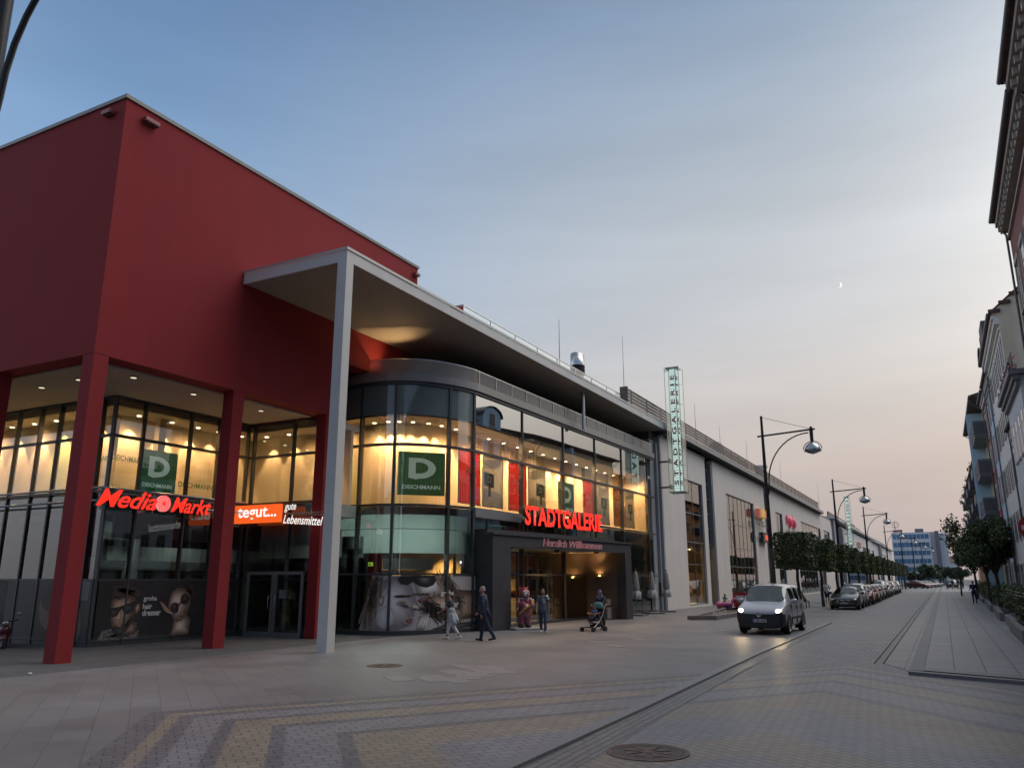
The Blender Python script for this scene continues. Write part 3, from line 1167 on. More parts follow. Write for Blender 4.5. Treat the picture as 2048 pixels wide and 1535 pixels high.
# ---- flat canopy roof on its slender white post
WHT = mat('white_paint', (.52, .52, .50), .55, var=.04, scale=1, stain=.08)
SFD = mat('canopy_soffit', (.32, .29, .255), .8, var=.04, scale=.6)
mb = MB()
mb.prism([(-15.35, 18.05, 11.60), (-15.35, 50.9, 11.60), (-24, 50.9, 11.60), (-24, 28.15, 11.60), (-19.68, 28.15, 11.60), (-19.68, 18.05, 11.60)], (0, 0, .3))
mb.build('canopy_soffit', SFD, ml, fix=True)
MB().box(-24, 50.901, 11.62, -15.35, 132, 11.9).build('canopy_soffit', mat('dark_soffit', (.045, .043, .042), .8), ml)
MB().box(-15.35, 50.6, 11.66, -15.3, 132, 11.92).build('canopy_fascia', mat('grey_fascia', (.26, .26, .265), .5, var=.05), ml)
MB().box(-19.5, 50.8, 9.4, -16.45, 132, 11.61).build('set_back_wall', mat('terrace_wall_dark', (.14, .13, .12), .8), ml)
mb = MB()
mb.box(-15.35, 18.0, 11.58, -15.3, 50.599, 11.92)
mb.box(-19.68, 18.0, 11.58, -15.352, 18.048, 11.92)
mb.box(-19.68, 18.05, 11.91, -15.352, 132, 11.93)
mb.build('canopy_fascia', WHT, ml)
mb = MB()
mb.box(-15.33, 17.97, 11.95, -15.27, 132, 12.04)
mb.box(-19.68, 17.97, 11.95, -15.332, 18.03, 12.04)
mb.build('canopy_edge', mat('canopy_edge_metal', (.40, .40, .385), .4, metal=.3, var=.04), ml)
mb = MB().box(-15.66, 18.0, -.03, -15.3, 18.34, 11.58)
mb.build('column', WHT, ml, bevel=.006)
MB().cyl((-15.9, 38.2, 9.6), (-15.9, 38.2, 11.6), .09, n=12).build('column', STL, ml)
mb = MB().box(-22.3, 28.2, 9.6, -22.1, 132, 11.6)
mb.box(-24, 28.2, 9.4, -16.75, 50.2, 9.6)
mb.build('terrace_wall', mat('terrace_wall_dark', (.14, .13, .12), .8), ml)
# louvred plant box at the end of the terrace
mb = MB()
for k in range(14):
    z = 9.75 + k * .13
    mb.box(-17.6, 42.6, z, -17.52, 50.8, z + .085)
for y in (42.6, 44.6, 46.6, 48.6, 50.7):
    mb.box(-17.66, y, 9.7, -17.61, y + .06, 11.58)
mb.build('louvre_screen', mat('louvre_brown', (.12, .085, .075), .6), ml)
MB().box(-20, 42.5, 9.6, -17.7, 50.8, 11.59).build('plant_room', ALU, ml)
# up-light warming the red wall and soffit
up = MB().cyl((-18.9, 24.9 + .9, 9.75), (-18.95, 25.75, 9.95), .07, n=10)
up.build('uplight', ALU, ml)
lamp_spot((-18.75, 25.9, 9.95), (-18.9, 24.2, 11.6), 36, 120, (1, .62, .28), .9, .1)

# ---- roof-edge glass balustrade, parapet blocks, louvred fence
mb = MB()
mb.add([(-16.2, 26.4, 12.1), (-16.2, 45.0, 12.1), (-16.2, 45.0, 12.86), (-16.2, 26.4, 12.86)], [(0, 1, 2, 3)])
mb.add([(-16.2, 26.4, 12.1), (-17.6, 26.4, 12.1), (-17.6, 26.4, 12.86), (-16.2, 26.4, 12.86)], [(0, 1, 2, 3)])
mb.build('roof_balustrade', GLB, ml)
mb = MB().box(-16.23, 26.38, 12.86, -16.17, 45, 12.9)
mb.box(-17.6, 26.37, 12.86, -16.232, 26.43, 12.9)
for k in range(9):
    mb.box(-16.22, 26.4 + k * 2.3, 12.04, -16.18, 26.45 + k * 2.3, 12.86)
mb.build('roof_handrail', STL, ml)
mb = MB()
for k in range(8):
    y = 27.0 + k * 2.3
    mb.prism([(-16.5, y, 12.04), (-16.5, y + 1.5, 12.04), (-16.5, y + 1.5, 12.2), (-16.5, y + .5, 12.6), (-16.5, y, 12.6)], (-.12, 0, 0))
mb.box(-17.4, 26.8, 12.04, -17.2, 45, 12.7)
mb.build('roof_upstand', mat('roof_pale', (.46, .44, .40), .8), ml, fix=True)
mb = MB()
for k in range(6):
    mb.box(-15.9, 45.1, 12.12 + k * .21, -15.84, 131, 12.26 + k * .21)
for y in range(46, 131, 3):
    mb.box(-15.96, y, 12.04, -15.902, y + .08, 13.38)
    mb.box(-15.835, y + .8, 13.2, -15.825, y + 1.7, 13.28)
mb.box(-16.3, 45.02, 12.04, -15.8, 45.09, 13.4)
mb.build('louvre_fence', mat('fence_brown', (.13, .10, .085), .6), ml)

# ---- white street front, opening by opening
XW = -15.95
WALLM = mat('white_render', (.62, .585, .545), .8, var=.03, scale=.5, bump=.1, bscale=50, stain=.10)


def holed(mb, x0, x1, Y0, Y1, z0, z1, holes):
    ys = sorted({Y0, Y1, *[h[0] for h in holes], *[h[1] for h in holes]})
    for a, b in zip(ys[:-1], ys[1:]):
        hs = sorted([(h[2], h[3]) for h in holes if h[0] <= a + 1e-6 and h[1] >= b - 1e-6])
        z = z0
        for h0, h1 in hs:
            if h0 > z:
                mb.box(x0, a, z, x1, b, h0)
            z = h1
        if z < z1:
            mb.box(x0, a, z, x1, b, z1)


def front_window(y0, y1, z0, z1, lit, nv=1, trans=(4.6,), root=None, x=XW):
    f = MB()
    xi = x - .16
    f.box(xi - .06, y0, z0, xi + .06, y0 + .09, z1)
    f.box(xi - .06, y1 - .09, z0, xi + .06, y1, z1)
    f.box(xi - .06, y0 + .09, z0, xi + .06, y1 - .09, z0 + .09)
    f.box(xi - .06, y0 + .09, z1 - .09, xi + .06, y1 - .09, z1)
    for k in range(1, nv + 1):
        y = y0 + (y1 - y0) * k / (nv + 1)
        f.box(xi - .05, y - .03, z0 + .09, xi + .022, y + .03, z1 - .09)
    for z in trans:
        if z0 < z < z1:
            f.box(xi - .045, y0 + .09, z - .03, xi + .02, y1 - .09, z + .03)
    fo = f.build('window', ALG, root)
    MB().quad((xi, y0 + .09, z0 + .09), (xi, y1 - .09, z0 + .09), (xi, y1 - .09, z1 - .09), (xi, y0 + .09, z1 - .09)).build('pane', GLR, fo)
    return fo


mods = [  # wall blocks with their openings (y0, y1, z0, z1, lit, verticals)
    (51.75, 63.2, 11.28, [(57.0, 62.1, .12, 9.1, 1, 1)]),
    (65.6, 87.4, 11.42, [(70.0, 81.6, .12, 9.2, 1, 6)]),
    (88.75, 146.3, 11.55, [(93.6, 98.0, .12, 9.3, 0, 1), (112.0, 131.5, 5.2, 9.35, 0, 6), (108, 134, .12, 3.4, 0, 8), (135.4, 142.8, 5.2, 9.4, 0, 2)]),
]
for y0, y1, zt, ops in mods:
    w_ = MB()
    holed(w_, XW - .45, XW, y0, y1, -.05, zt, [o_[:4] for o_ in ops])
    w_.build('white_wall', WALLM, ml)
    MB().box(XW - .5, y0 - .05, zt + .003, XW + .06, y1 + .05, zt + .09).build('wall_coping', COP, ml)
    for o_ in ops:
        front_window(o_[0], o_[1], o_[2], o_[3], o_[4], o_[5], (3.0, 4.6, 6.7), ml)
# glazed strips between the blocks
for y0, y1 in ((63.25, 65.55), (87.45, 88.7)):
    f = MB()
    for z in [.1, 1.9, 3.3, 4.6, 5.8, 7.0, 8.2, 9.4, 10.6]:
        f.box(XW - .45, y0, z, XW - .33, y1, z + .06)
    f.box(XW - .46, y1 - .25, 0, XW - .05, y1, 11.1)
    f.box(XW - .46, y0, 0, XW - .3, y0 + .06, 11.1)
    fo = f.build('window', ALG, ml)
    MB().quad((XW - .4, y0, .1), (XW - .4, y1, .1), (XW - .4, y1, 11), (XW - .4, y0, 11)).build('pane', GLR, fo)
# grey return and end post beside the glass front
mb = MB()
mb.box(-16.65, 51.5, -.05, XW - .001, 51.72, 11.3)
mb.box(-17.2, 50.35, -.05, -16.3, 51.49, 11.0)
mb.box(-16.28, 51.2, .0, -16.12, 51.48, 10.9)
mb.build('grey_pier', mat('grey_pier', (.30, .30, .32), .6, var=.05), ml)
MB().box(-16.26, 51.12, .9, -16.14, 51.19, 1.75).build('meter_box', ALU, ml)
# lit rooms behind the street windows
rm = MB()
rm.box(-18.6, 52.2, .0, -18.45, 87.2, 4.3)
rm.build('display_wall', mat('amber_display_wall', (.66, .47, .22), .75, var=.12, scale=.7), ml)
rm = MB()
rm.box(-22, 52.2, 4.3, -16.45, 87.2, 4.6)
rm.box(-22, 52.2, .0, -16.45, 87.2, .06)
rm.build('floor_slab', mat('grey_slab', (.28, .29, .29), .7), ml)
for b_ in ((-17.9, 70.8, .06, -17.6, 74.2, 4.3), (-17.8, 77.2, .06, -17.5, 78.8, 4.3), (-18.2, 64.0, .06, -18.0, 64.5, 1.9)):
    MB().box(*b_).build('display_panel', mat('grey_display', (.16, .165, .17), .7), ml)
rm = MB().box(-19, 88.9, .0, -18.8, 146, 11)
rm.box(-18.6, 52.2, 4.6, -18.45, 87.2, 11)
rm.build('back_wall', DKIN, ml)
dl = DL(ml)
for y in (57.6, 58.6, 59.6, 60.6, 61.6, 64.1, 65.0, 71.0, 75.2, 76.4, 79.6, 80.6):
    lamp_spot((-18.05, y, 4.2), (-18.5, y, 1.9), 150, 62, (1, .66, .30))
    dl.cyl((-18.0, y, 4.27), (-18.0, y, 4.295), .08, n=10)

# second and third stretch of the same mall farther along the street
GP = MATS['grey_pier']
for b_ in ((-16.9, 147.2, 0, -15.6, 149.0, 11.9), (-16.4, 158.0, 0, -15.4, 160.5, 10.9), (-16.9, 149.001, 0, -16.5, 158, 10.2), (-16.4, 258.0, 0, -15.4, 263, 11.5)):
    MB().box(*b_).build('grey_pier', GP, ml)
m3 = MB()
holed(m3, XW - .45, XW, 160.6, 258, 0, 11.3, [(176, 181, 5.4, 9.2), (205, 226, 5.4, 9.2), (232, 240, 5.4, 9.2), (165, 250, .2, 3.4)])
holed(m3, XW - .45, XW, 263.1, 330, 0, 11.3, [(272, 290, 5.4, 9.2)])
m3.build('white_wall', WALLM, ml)
for y0, y1, z0, z1, n in ((176, 181, 5.4, 9.2, 1), (205, 226, 5.4, 9.2, 6), (232, 240, 5.4, 9.2, 2), (165, 250, .2, 3.4, 16), (272, 290, 5.4, 9.2, 4)):
    front_window(y0, y1, z0, z1, 0, n, (), ml)
MB().box(-19, 160, 0, -18.8, 330, 11).build('back_wall', DKIN, ml)
m3 = MB()
m3.box(-24, 145.5, 11.85, -15.2, 235, 12.25)
m3.box(-24, 236, 11.6, -15.2, 330, 12.0)
m3.build('canopy_fascia', WHT, ml)
m3 = MB()
m3.box(-16.4, 146, 12.26, -16.2, 206, 13.1)
m3.box(-17.4, 190, 12.26, -16.6, 198, 13.7)
m3.box(-16.4, 208, 12.26, -16.2, 300, 12.9)
m3.build('louvre_fence', MATS['fence_brown'], ml)
# roof plant: ventilation chimney, domed unit, lit pod, lightning rods
t = thing('vent_chimney', 'slant-topped steel ventilation chimney on black bellows above the canopy', 'chimney', (-18, 42.5, 12))
MB().lathe([(.36, 0), (.36, 2.15)], (-18, 42.5, 12), 20).build('shaft', ALG, t)
b_ = MB()
for k in range(6):
    b_.lathe([(.36, 1.75 + k * .1), (.44, 1.78 + k * .1), (.44, 1.82 + k * .1), (.36, 1.85 + k * .1)], (-18, 42.5, 12), 20)
b_.build('bellows', mat('black_rubber', (.02, .02, .02), .7), t)
n_ = 24
lo = [(-18 + .42 * cos(2 * pi * i / n_), 42.5 + .42 * sin(2 * pi * i / n_), 14.35) for i in range(n_)]
hi = [(x, y, 15.0 - .25 * (y - 42.5)) for x, y, z in lo]
MB().add(lo + hi, [(i, (i + 1) % n_, n_ + (i + 1) % n_, n_ + i) for i in range(n_)] + [tuple(range(n_, 2 * n_))], True).build('cap', STL, t)
t = thing('roof_plant_unit', 'grey roof plant box with a rounded fan dome behind the brown louvres', 'roof plant', (-20, 90, 12))
MB().box(-21, 85.5, 12, -19.6, 99, 15.6).build('casing', ALG, t)
MB().lathe([(.8, 2), (.8, 3.6), (.68, 3.95), (.4, 4.15), (0, 4.2)], (-20, 84.6, 12), 20).build('dome', ALG, t)
t = thing('roof_light_pod', 'small square steel roof vent catching warm light beyond the lamp post', 'vent', (-18, 98, 12))
MB().cyl((-18, 98, 12), (-18, 98, 14.9), .7, n=16).build('shaft', STL, t)
MB().cyl((-18, 98, 14.9), (-18, 98, 15.1), .85, n=16).build('cap', STL, t)
for (y, zt, x, lab) in ((39.9, 16.5, -18, 'thin lightning rod left of the slant-topped vent chimney'), (50.6, 18.4, -18, 'tallest lightning rod where the glass balustrade meets the louvres'),
                   (69, 17.2, -18, 'lightning rod just right of the lit glass sign tower'), (78, 16.6, -18, 'lightning rod left of the domed roof plant'),
                   (93, 17.6, -18.5, 'lightning rod rising behind the grey plant box'), (112, 17.4, -18, 'lightning rod beside the steel roof vent'), (150, 18.5, -18, 'distant lightning rod above the second mall block')):
    tag(MB().tube([(x, y, 12), (x, y, 14.5), (x, y, zt)], [.035, .025, .012], 6).build('lightning_rod', mat('rod_metal', (.2, .2, .2), .5), None), lab, 'lightning rod', 'lightning rods on the mall roof')

# ---- entrance portal in dark stone
STN = paving('dark_stone_cladding', 1.2, .6, (.045, .043, .047), (.038, .037, .041), (.02, .02, .02), .01, 0, .5, .12, bump=.2)
DST = mat('dark_portal_stone', (.042, .041, .046), .5, var=.15, scale=1.2)
BRS = mat('brown_stone', (.085, .055, .042), .55, var=.2, scale=1.5)
pt = thing('entrance_portal', 'dark stone entrance porch projecting below the red lit letters', 'entrance', (-15.75, 28.2, 0))
PA, PB = (-15.75, 28.2), (-14.2, 40.12)
mb = MB()
mb.wall(PA, PB, -.5, 0, -.1, 3.72, 0, 1.25)
mb.wall(PA, PB, -1.6, -.5, -.1, 3.72, 0, .35)
mb.wall(PA, PB, -.5, 0, -.1, 3.72, 11.35, 12.02)
mb.wall(PA, PB, -2.6, -.5, -.1, 3.72, 11.65, 12.02)
mb.wall(PA, PB, -.5, 0, 3.26, 3.72, 1.25, 11.35)
mb.build('stone_frame', DST, pt)
mb = MB()
mb.wall(PA, PB, -3.2, .07, 3.722, 3.80, -.06, 12.08)
mb.wall(PA, PB, -3.2, -.35, 3.80, 3.95, .1, 10.9)
mb.build('portal_roof', mat('portal_roof_metal', (.075, .072, .075), .45, metal=.3), pt)
mb = MB().wall(PA, PB, -6.5, -.5, 3.28, 3.34, .36, 11.6)
mb.build('porch_ceiling', mat('porch_ceiling', (.48, .42, .34), .7), pt)
mb = MB()
q = [(-18.3, 39.0), (-14.75, 39.55)]
mb.wall(q[0], q[1], -.15, 0, -.1, 3.28)
mb.build('side_wall', BRS, pt)
dl = DL(pt, 'ceiling_spot', mat('black_lamp_can', (.015, .015, .015), .5))
for x, y in ((-15.9, 30.0), (-16.8, 31.2), (-15.4, 33.6), (-16.2, 35.2), (-14.95, 37.2)):
    dl.cyl((x, y, 3.20), (x, y, 3.278), .13, n=14)
lamp_spot((-15.9, 33.6, 3.15), (-16.2, 34.2, 0), 40, 140, (1, .60, .28), .6, .1)
lamp_spot((-16.8, 38.2, 3.1), (-17.0, 38.95, 3.2), 2.5, 130, (1, .55, .2), .6, .05)
lamp_spot((-15.6, 38.9, 3.1), (-15.8, 39.3, 3.25), 2.5, 130, (1, .55, .2), .6, .05)
# lobby doors
DA, DB = (-18.7, 30.0), (-18.1, 38.9)
fr = MB()
mullions(fr, DA, DB, [.1, 1.9, 3.0, 4.1, 5.3, 6.3, 7.3, 8.4], -.05, 3.28, .08, -.05, .05)
for z in (.08, 2.12, 3.22):
    fr.wall(DA, DB, -.04, .04, z - .05, z + .05, .1, 8.8)
fr.build('lobby_frame', mat('bronze_frame', (.10, .08, .06), .45, metal=.3), pt)
MB().pane(DA, DB, 0, .1, 3.2).build('lobby_glass', GLB, pt)
for t0, t1 in ((3.06, 4.04), (4.16, 5.24), (6.36, 7.24)):
    m2 = MB()
    for a, b in ((t0, t0 + .07), (t1 - .07, t1)):
        m2.wall(DA, DB, .06, .1, .02, 2.05, a, b)
    m2.wall(DA, DB, .06, .1, 1.97, 2.05, t0 + .07, t1 - .07)
    m2.wall(DA, DB, .06, .1, .02, .1, t0 + .07, t1 - .07)
    d_ = m2.build('door', MATS['bronze_frame'], pt)
    u = (DB[0] - DA[0]) / hypot(DB[0] - DA[0], DB[1] - DA[1])
    st = MB().wall(DA, DB, .105, .11, 1.1, 1.42, t0 + .12, t1 - .12)
    st.build('door_sticker', mat('orange_sticker', (.55, .22, .11), .6, var=.05), d_)
    MB().wall(DA, DB, .112, .116, 1.18, 1.26, t0 + .3, t1 - .3).build('sticker_print', mat('dark_print', (.12, .05, .04), .6, var=0), d_)
mb = MB()
mb.wall((-21.4, 30.0), (-20.6, 40.5), -.1, 0, -.1, 3.3)
mb.build('lobby_wall', mat('lobby_wall', (.50, .38, .20), .7, var=.25, scale=1.2), pt)
lamp_spot((-19.8, 33.0, 3.1), (-20.8, 33.5, 0), 80, 130, (1, .62, .25), .6, .1)
lamp_spot((-19.7, 37.0, 3.1), (-20.6, 37.2, 0), 100, 130, (1, .62, .25), .6, .1)
dl = DL(pt, 'lobby_lamp', emis('lobby_lamp_glow', (1, .9, .65), 5))
for y in (32.0, 33.4, 34.8):
    dl.sph((-20.4, y, 2.75), .05, nu=8, nv=6)
# amber wall lamps
for k, (x, y, z, lab) in enumerate(((-17.05, 39.12, 2.02, 'shell-shaped amber wall lamp on the brown porch wall nearer the doors'), (-15.65, 39.34, 2.10, 'shell-shaped amber wall lamp on the brown porch wall nearer the street'))):
    t = thing('wall_lamp', lab, 'lamp', (x, y, z), 'wall lamps in the entrance porch')
    MB().lathe([(.0, -.09), (.10, -.07), (.17, 0), (.15, .01)], (x, y - .05, z), 16, sy=.6).build('shade', mat('lamp_shell', (.10, .09, .07), .4), t)
    MB().sph((x, y - .06, z + .02), .06, nu=10, nv=8).build('bulb', emis('amber_bulb', (1, .55, .15), 8), t)
    lamp_spot((x, y - .10, z + .06), (x, y + .05, z + .9), 6, 150, (1, .55, .2), .8, .04)

# ================================================================== SIGNS AND POSTERS
REDL = emis('red_sign_glow', (1.0, .025, .012), 1.15)
SIDE = mat('letter_side', (.03, .025, .025), .5, var=0)
SIDEG = mat('letter_side_grey', (.22, .22, .23), .4, metal=.4, var=0)
WHL = emis('white_sign_glow', (1, .97, .92), .85)
ORL = emis('orange_sign_glow', (1.0, .13, .018), .75)
EY = (0, 1, 0)


def lit_letters(root, s, M, w, h, front, side, depth=.1, **kw):
    """channel letters: dark returns with a glowing face 3 mm proud"""
    o = text('letters', s, M, w, h, side, root, depth=depth, **kw)
    M2 = M @ Matrix.Translation((0, 0, depth + .004))
    text('letter_faces', s, M2, w, h, front, o, **kw)


t = thing('shop_sign', 'glowing red slanted letters with swirl ball between the first two red columns', 'sign', (-23.0, 18.2, 4.15), 'lit shop signs on the red corner')
lit_letters(t, 'Media', frame((-22.98, 15.85, 4.18), EY), 2.2, .56, REDL, SIDEG, bold=.014, shear=.42, spacing=.98)
lit_letters(t, 'Markt', frame((-22.98, 18.62, 4.18), EY), 1.70, .52, REDL, SIDEG, bold=.014, shear=.42, spacing=.98)
cy, cz, rr = 18.32, 4.44, .27
MB().cyl((-22.97, cy, cz), (-22.88, cy, cz), rr, n=28).build('swirl_ball', emis('swirl_pink', (1, .30, .30), .75), t)
mb = MB()
for k in range(14):
    pts = []
    for j in range(7):
        r_ = .05 + (rr - .05) * j / 6
        a = 2 * pi * k / 14 + j * .16
        pts.append((r_, a))
    L_ = [(-22.874, cy + r_ * cos(a - .10), cz + r_ * sin(a - .10)) for r_, a in pts]
    Q_ = [(-22.874, cy + r_ * cos(a + .10), cz + r_ * sin(a + .10)) for r_, a in pts]
    for j in range(6):
        mb.quad(L_[j], Q_[j], Q_[j + 1], L_[j + 1])
mb.cyl((-22.876, cy, cz), (-22.87, cy, cz), .07, n=14)
mb.build('swirl', REDL, t)
mb = MB()
for z in (4.26, 4.62):
    mb.box(-23.03, 15.95, z, -22.985, 20.62, z + .04)
for y in (16.1, 18.0, 20.55):
    mb.box(-23.1, y, 4.1, -23.04, y + .05, 4.82)
mb.build('sign_frame', SIDEG, t)

t = thing('shop_sign', 'orange lit sign panel with white word and dots beside the second red column', 'sign', (-22.35, 22.0, 3.98), 'lit shop signs on the red corner')
MB().box(-23.45, 21.95, 4.0, -21.18, 22.1, 4.66).build('panel', ORL, t)
text('letters', 'tegut...', frame((-23.28, 21.945, 4.07), (1, 0, 0)), 1.95, .50, WHL, t, bold=.018, spacing=1.0)
MB().tube([(-23.5, 22.12, 4.3), (-19.3, 22.12, 4.3)], .02, 6).build('sign_frame', SIDEG, t)
t = thing('shop_sign', 'white slanted two-line slogan letters between the orange panel and the white post', 'sign', (-20.1, 22.0, 3.8), 'lit shop signs on the red corner')
fr_ = frame((-20.95, 21.95, 4.33), (1, 0, 0))
text('letters', 'gute', fr_, .55, .30, WHL, t, bold=.008, shear=.22)
text('letters', 'Lebensmittel', frame((-20.98, 21.95, 3.94), (1, -.06, -.075), (.075, 0, 1)), 1.95, .31, WHL, t, bold=.008, shear=.22, spacing=1.0)
MB().tube([(-20.9, 22.0, 4.28), (-19.0, 22.0, 4.18)], .018, 6).build('sign_frame', SIDEG, t)

GRS = mat('green_sign', (.012, .085, .025), .45, var=.05, emit=(.02, .16, .05), es=.16)
PALE = mat('pale_sign_letter', (.55, .68, .60), .5, var=0, emit=(.5, .65, .55), es=.28)


def shoe_sign(label, M, w, h):
    """green square with a large pale D and a word beneath; M at the lower left corner"""
    t_ = thing('green_sign', label, 'sign', M.translation, 'green square shoe shop signs')
    mb_ = MB()
    mb_.M = M
    mb_.box(0, 0, -.08, w, h, 0)
    mb_.build('panel', GRS, t_)
    mb_ = MB()
    mb_.M = M
    # the D: outer outline with a foot, inner hole
    def P(u, v, z=.006):
        return (u * w, v * h, z)
    n = 14
    out = [P(.22, .40), P(.22, .86)] + [P(.44 + .36 * cos(a), .62 + .24 * sin(a)) for a in [pi / 2 - pi * i / n for i in range(n + 1)]] + [P(.38, .36)]
    inn = [P(.37, .50), P(.37, .76)] + [P(.45 + .19 * cos(a), .63 + .13 * sin(a)) for a in [pi / 2 - pi * i / n for i in range(n + 1)]] + [P(.42, .50)]
    N = len(out)
    mb_.add(out + inn, [(i, (i + 1) % N, N + (i + 1) % N, N + i) for i in range(N)])
    mb_.build('initial', PALE, t_)
    text('word', 'DEICHMANN', M @ Matrix.Translation((w * .10, h * .14, .006)), w * .80, h * .095, PALE, t_, bold=.03)
    return t_


shoe_sign('green square sign with big pale D behind the glass between the first two red columns', frame((-23.84, 17.98, 4.85), EY), 1.5, 1.48)
shoe_sign('green square sign with big pale D in the rounded glass corner', frame((-18.62, 25.62, 5.2), (1.32, 1.45, 0)), 1.92, 1.72)
shoe_sign('green sign with big pale D above the red lit mall letters', frame((-16.80, 37.0, 5.15), (.022, 1, 0)), 1.75, 1.68)

RP = paper('red_poster', (.62, .04, .035), var=.06, scale=.8)
PW = mat('poster_white', (.62, .58, .54), .6, var=0)
GPM = paper('poster_grey', (.55, .56, .55), var=.12, scale=.8)
GPL = paper('poster_light', (.72, .72, .69), var=.05)
DGR = mat('poster_green', (.04, .10, .07), .6, var=.05)
BRP = paper('poster_brown', (.24, .11, .065), var=.3, scale=2)
FA, FB = Vector((-17.0, 28.1)), Vector((-16.5, 50.8))
FU = (FB - FA).normalized()


def on_front(tt, z):
    p = FA + FU * tt
    return frame((p.x, p.y, z), (FU.x, FU.y, 0))


def poster_base(label, tt, z, w, h, m, group):
    t_ = thing('window_poster', label, 'poster', on_front(tt, z).translation, group)
    mb_ = MB()
    mb_.M = on_front(tt, z)
    mb_.quad((0, 0, 0), (w, 0, 0), (w, h, 0), (0, h, 0))
    mb_.build('sheet', m, t_)
    e = MB()
    e.M = on_front(tt, z)
    for a in ((-.03, -.03, w + .03, 0), (-.03, h, w + .03, h + .03), (-.03, 0, 0, h), (w, 0, w + .03, h)):
        e.box(a[0], a[1], -.035, a[2], a[3], .012)
    e.build('poster_frame', ALG, t_)
    return t_


for tt, w, z, h, lab in ((-.5, 1.62, 5.0, 2.16, 'red percent poster next to the rounded glass corner'), (3.68, 1.6, 5.0, 2.15, 'red percent poster between two grey shop-view posters'),
                         (11.9, 1.4, 5.0, 2.15, 'narrow red percent poster right of the green D above the lit letters')):
    p_ = poster_base(lab, tt, z, w, h, RP, 'red percent posters in the upper glass')
    text('percent', '%', on_front(tt + w * .28, z + h * .42) @ Matrix.Translation((0, 0, .006)), w * .42, h * .24, PW, p_, bold=.0)
for q, (tt, w, lab) in enumerate(((1.4, 1.68, 'grey shop-view poster with dark green cube, first in the row by the rounded corner'), (5.58, 1.72, 'grey shop-view poster with small green cube above the start of the lit letters'),
                                  (13.8, 1.68, 'grey poster with green square D above the end of the lit letters'), (18.1, 1.42, 'last grey poster with green block at the far end of the glass front'))):
    z, h = 5.0, 2.15
    p_ = poster_base(lab, tt, z, w, h, GPM, 'grey shop-view posters in the upper glass')
    mb = MB()
    mb.M = on_front(tt, z)
    mb.quad((0, 0, .004), (w, 0, .004), (w, h * .28, .004), (0, h * .36, .004))
    mb.quad((w * .1, h * .72, .004), (w * .9, h * .82, .004), (w * .9, h * .97, .004), (w * .1, h * .93, .004))
    mb.build('print_light', GPL, p_)
    mb = MB()
    mb.M = on_front(tt, z)
    u0 = (.05, .45, .3, .3)[q]
    mb.quad((w * u0, h * .40, .007), (w * (u0 + .5), h * .38, .007), (w * (u0 + .5), h * .66, .007), (w * u0, h * .68, .007))
    mb.quad((w * (u0 + .2), h * .2, .0065), (w * (u0 + .34), h * .2, .0065), (w * (u0 + .34), h * .39, .0065), (w * (u0 + .2), h * .39, .0065))
    mb.build('print_green', DGR, p_)
    text('print_letter', 'D', on_front(tt + w * (u0 + .16), z + h * .47) @ Matrix.Translation((0, 0, .01)), w * .17, h * .13, PW, p_, bold=.03)
p_ = poster_base('brown poster with pale scattered print near the far end of the glass front', 16.2, 5.0, 1.7, 2.15, BRP, None)
text('print', 'SHOW', on_front(16.5, 6.1) @ Matrix.Translation((0, 0, .006)), 1.1, .3, PW, p_)
mb = MB()
mb.M = on_front(16.2, 5.0)
for k in range(34):
    u, v = .85 + rnd.gauss(0, .22), rnd.uniform(.15, 2.0)
    a = rnd.uniform(0, pi)
    l_, s_ = rnd.uniform(.05, .16), .018
    mb.quad((u - cos(a) * l_, v - sin(a) * l_, .005), (u + sin(a) * s_, v - cos(a) * s_, .005), (u + cos(a) * l_, v + sin(a) * l_, .005), (u - sin(a) * s_, v + cos(a) * s_, .005))
mb.build('print_sprigs', PW, p_)

# red mall letters on the porch roof
UP = Vector((PB[0] - PA[0], PB[1] - PA[1], 0)).normalized()
NP = Vector((UP.y, -UP.x, 0))


def on_porch(tt, z, n=0.0):
    p = Vector((PA[0], PA[1], 0)) + UP * tt + NP * n
    return frame((p.x, p.y, z), UP)


t = thing('mall_sign', 'tall red lit capital letters standing on thin rods on the porch roof', 'sign', on_porch(5.3, 3.95, -.6).translation)
lit_letters(t, 'STADTGALERIE', on_porch(3.1, 4.27, -.75), 6.9, .86, REDL, SIDE, depth=.2, bold=.030, spacing=1.0)
mb = MB()
for tt in (3.5, 3.95, 5.9, 7.1, 7.75, 9.1, 9.7):
    p = on_porch(tt, 3.8, -.72).translation
    MB().cyl(p, p + Vector((0, 0, .5)), .022, n=6).build('support_rod', SIDE, t)
t = thing('neon_greeting', 'pinkish neon script greeting on the dark beam over the porch', 'sign', on_porch(6, 3.35, 0).translation)
text('neon_tubes', 'Herzlich Willkommen', on_porch(3.6, 3.36, .03), 5.3, .33, mat('neon_pink', (.35, .18, .19), .5, var=0, emit=(1, .35, .38), es=.16), t, shear=.28, outline=.012, spacing=.95)

# ---- lit glass sign towers
TWG = glass('tower_glass', (.90, .97, .95), 1.45)
TWC = emis('tower_core_glow', (.70, .84, .78), .64)
TWR = mat('red_tower_letter', (.55, .02, .03), .5, var=0)


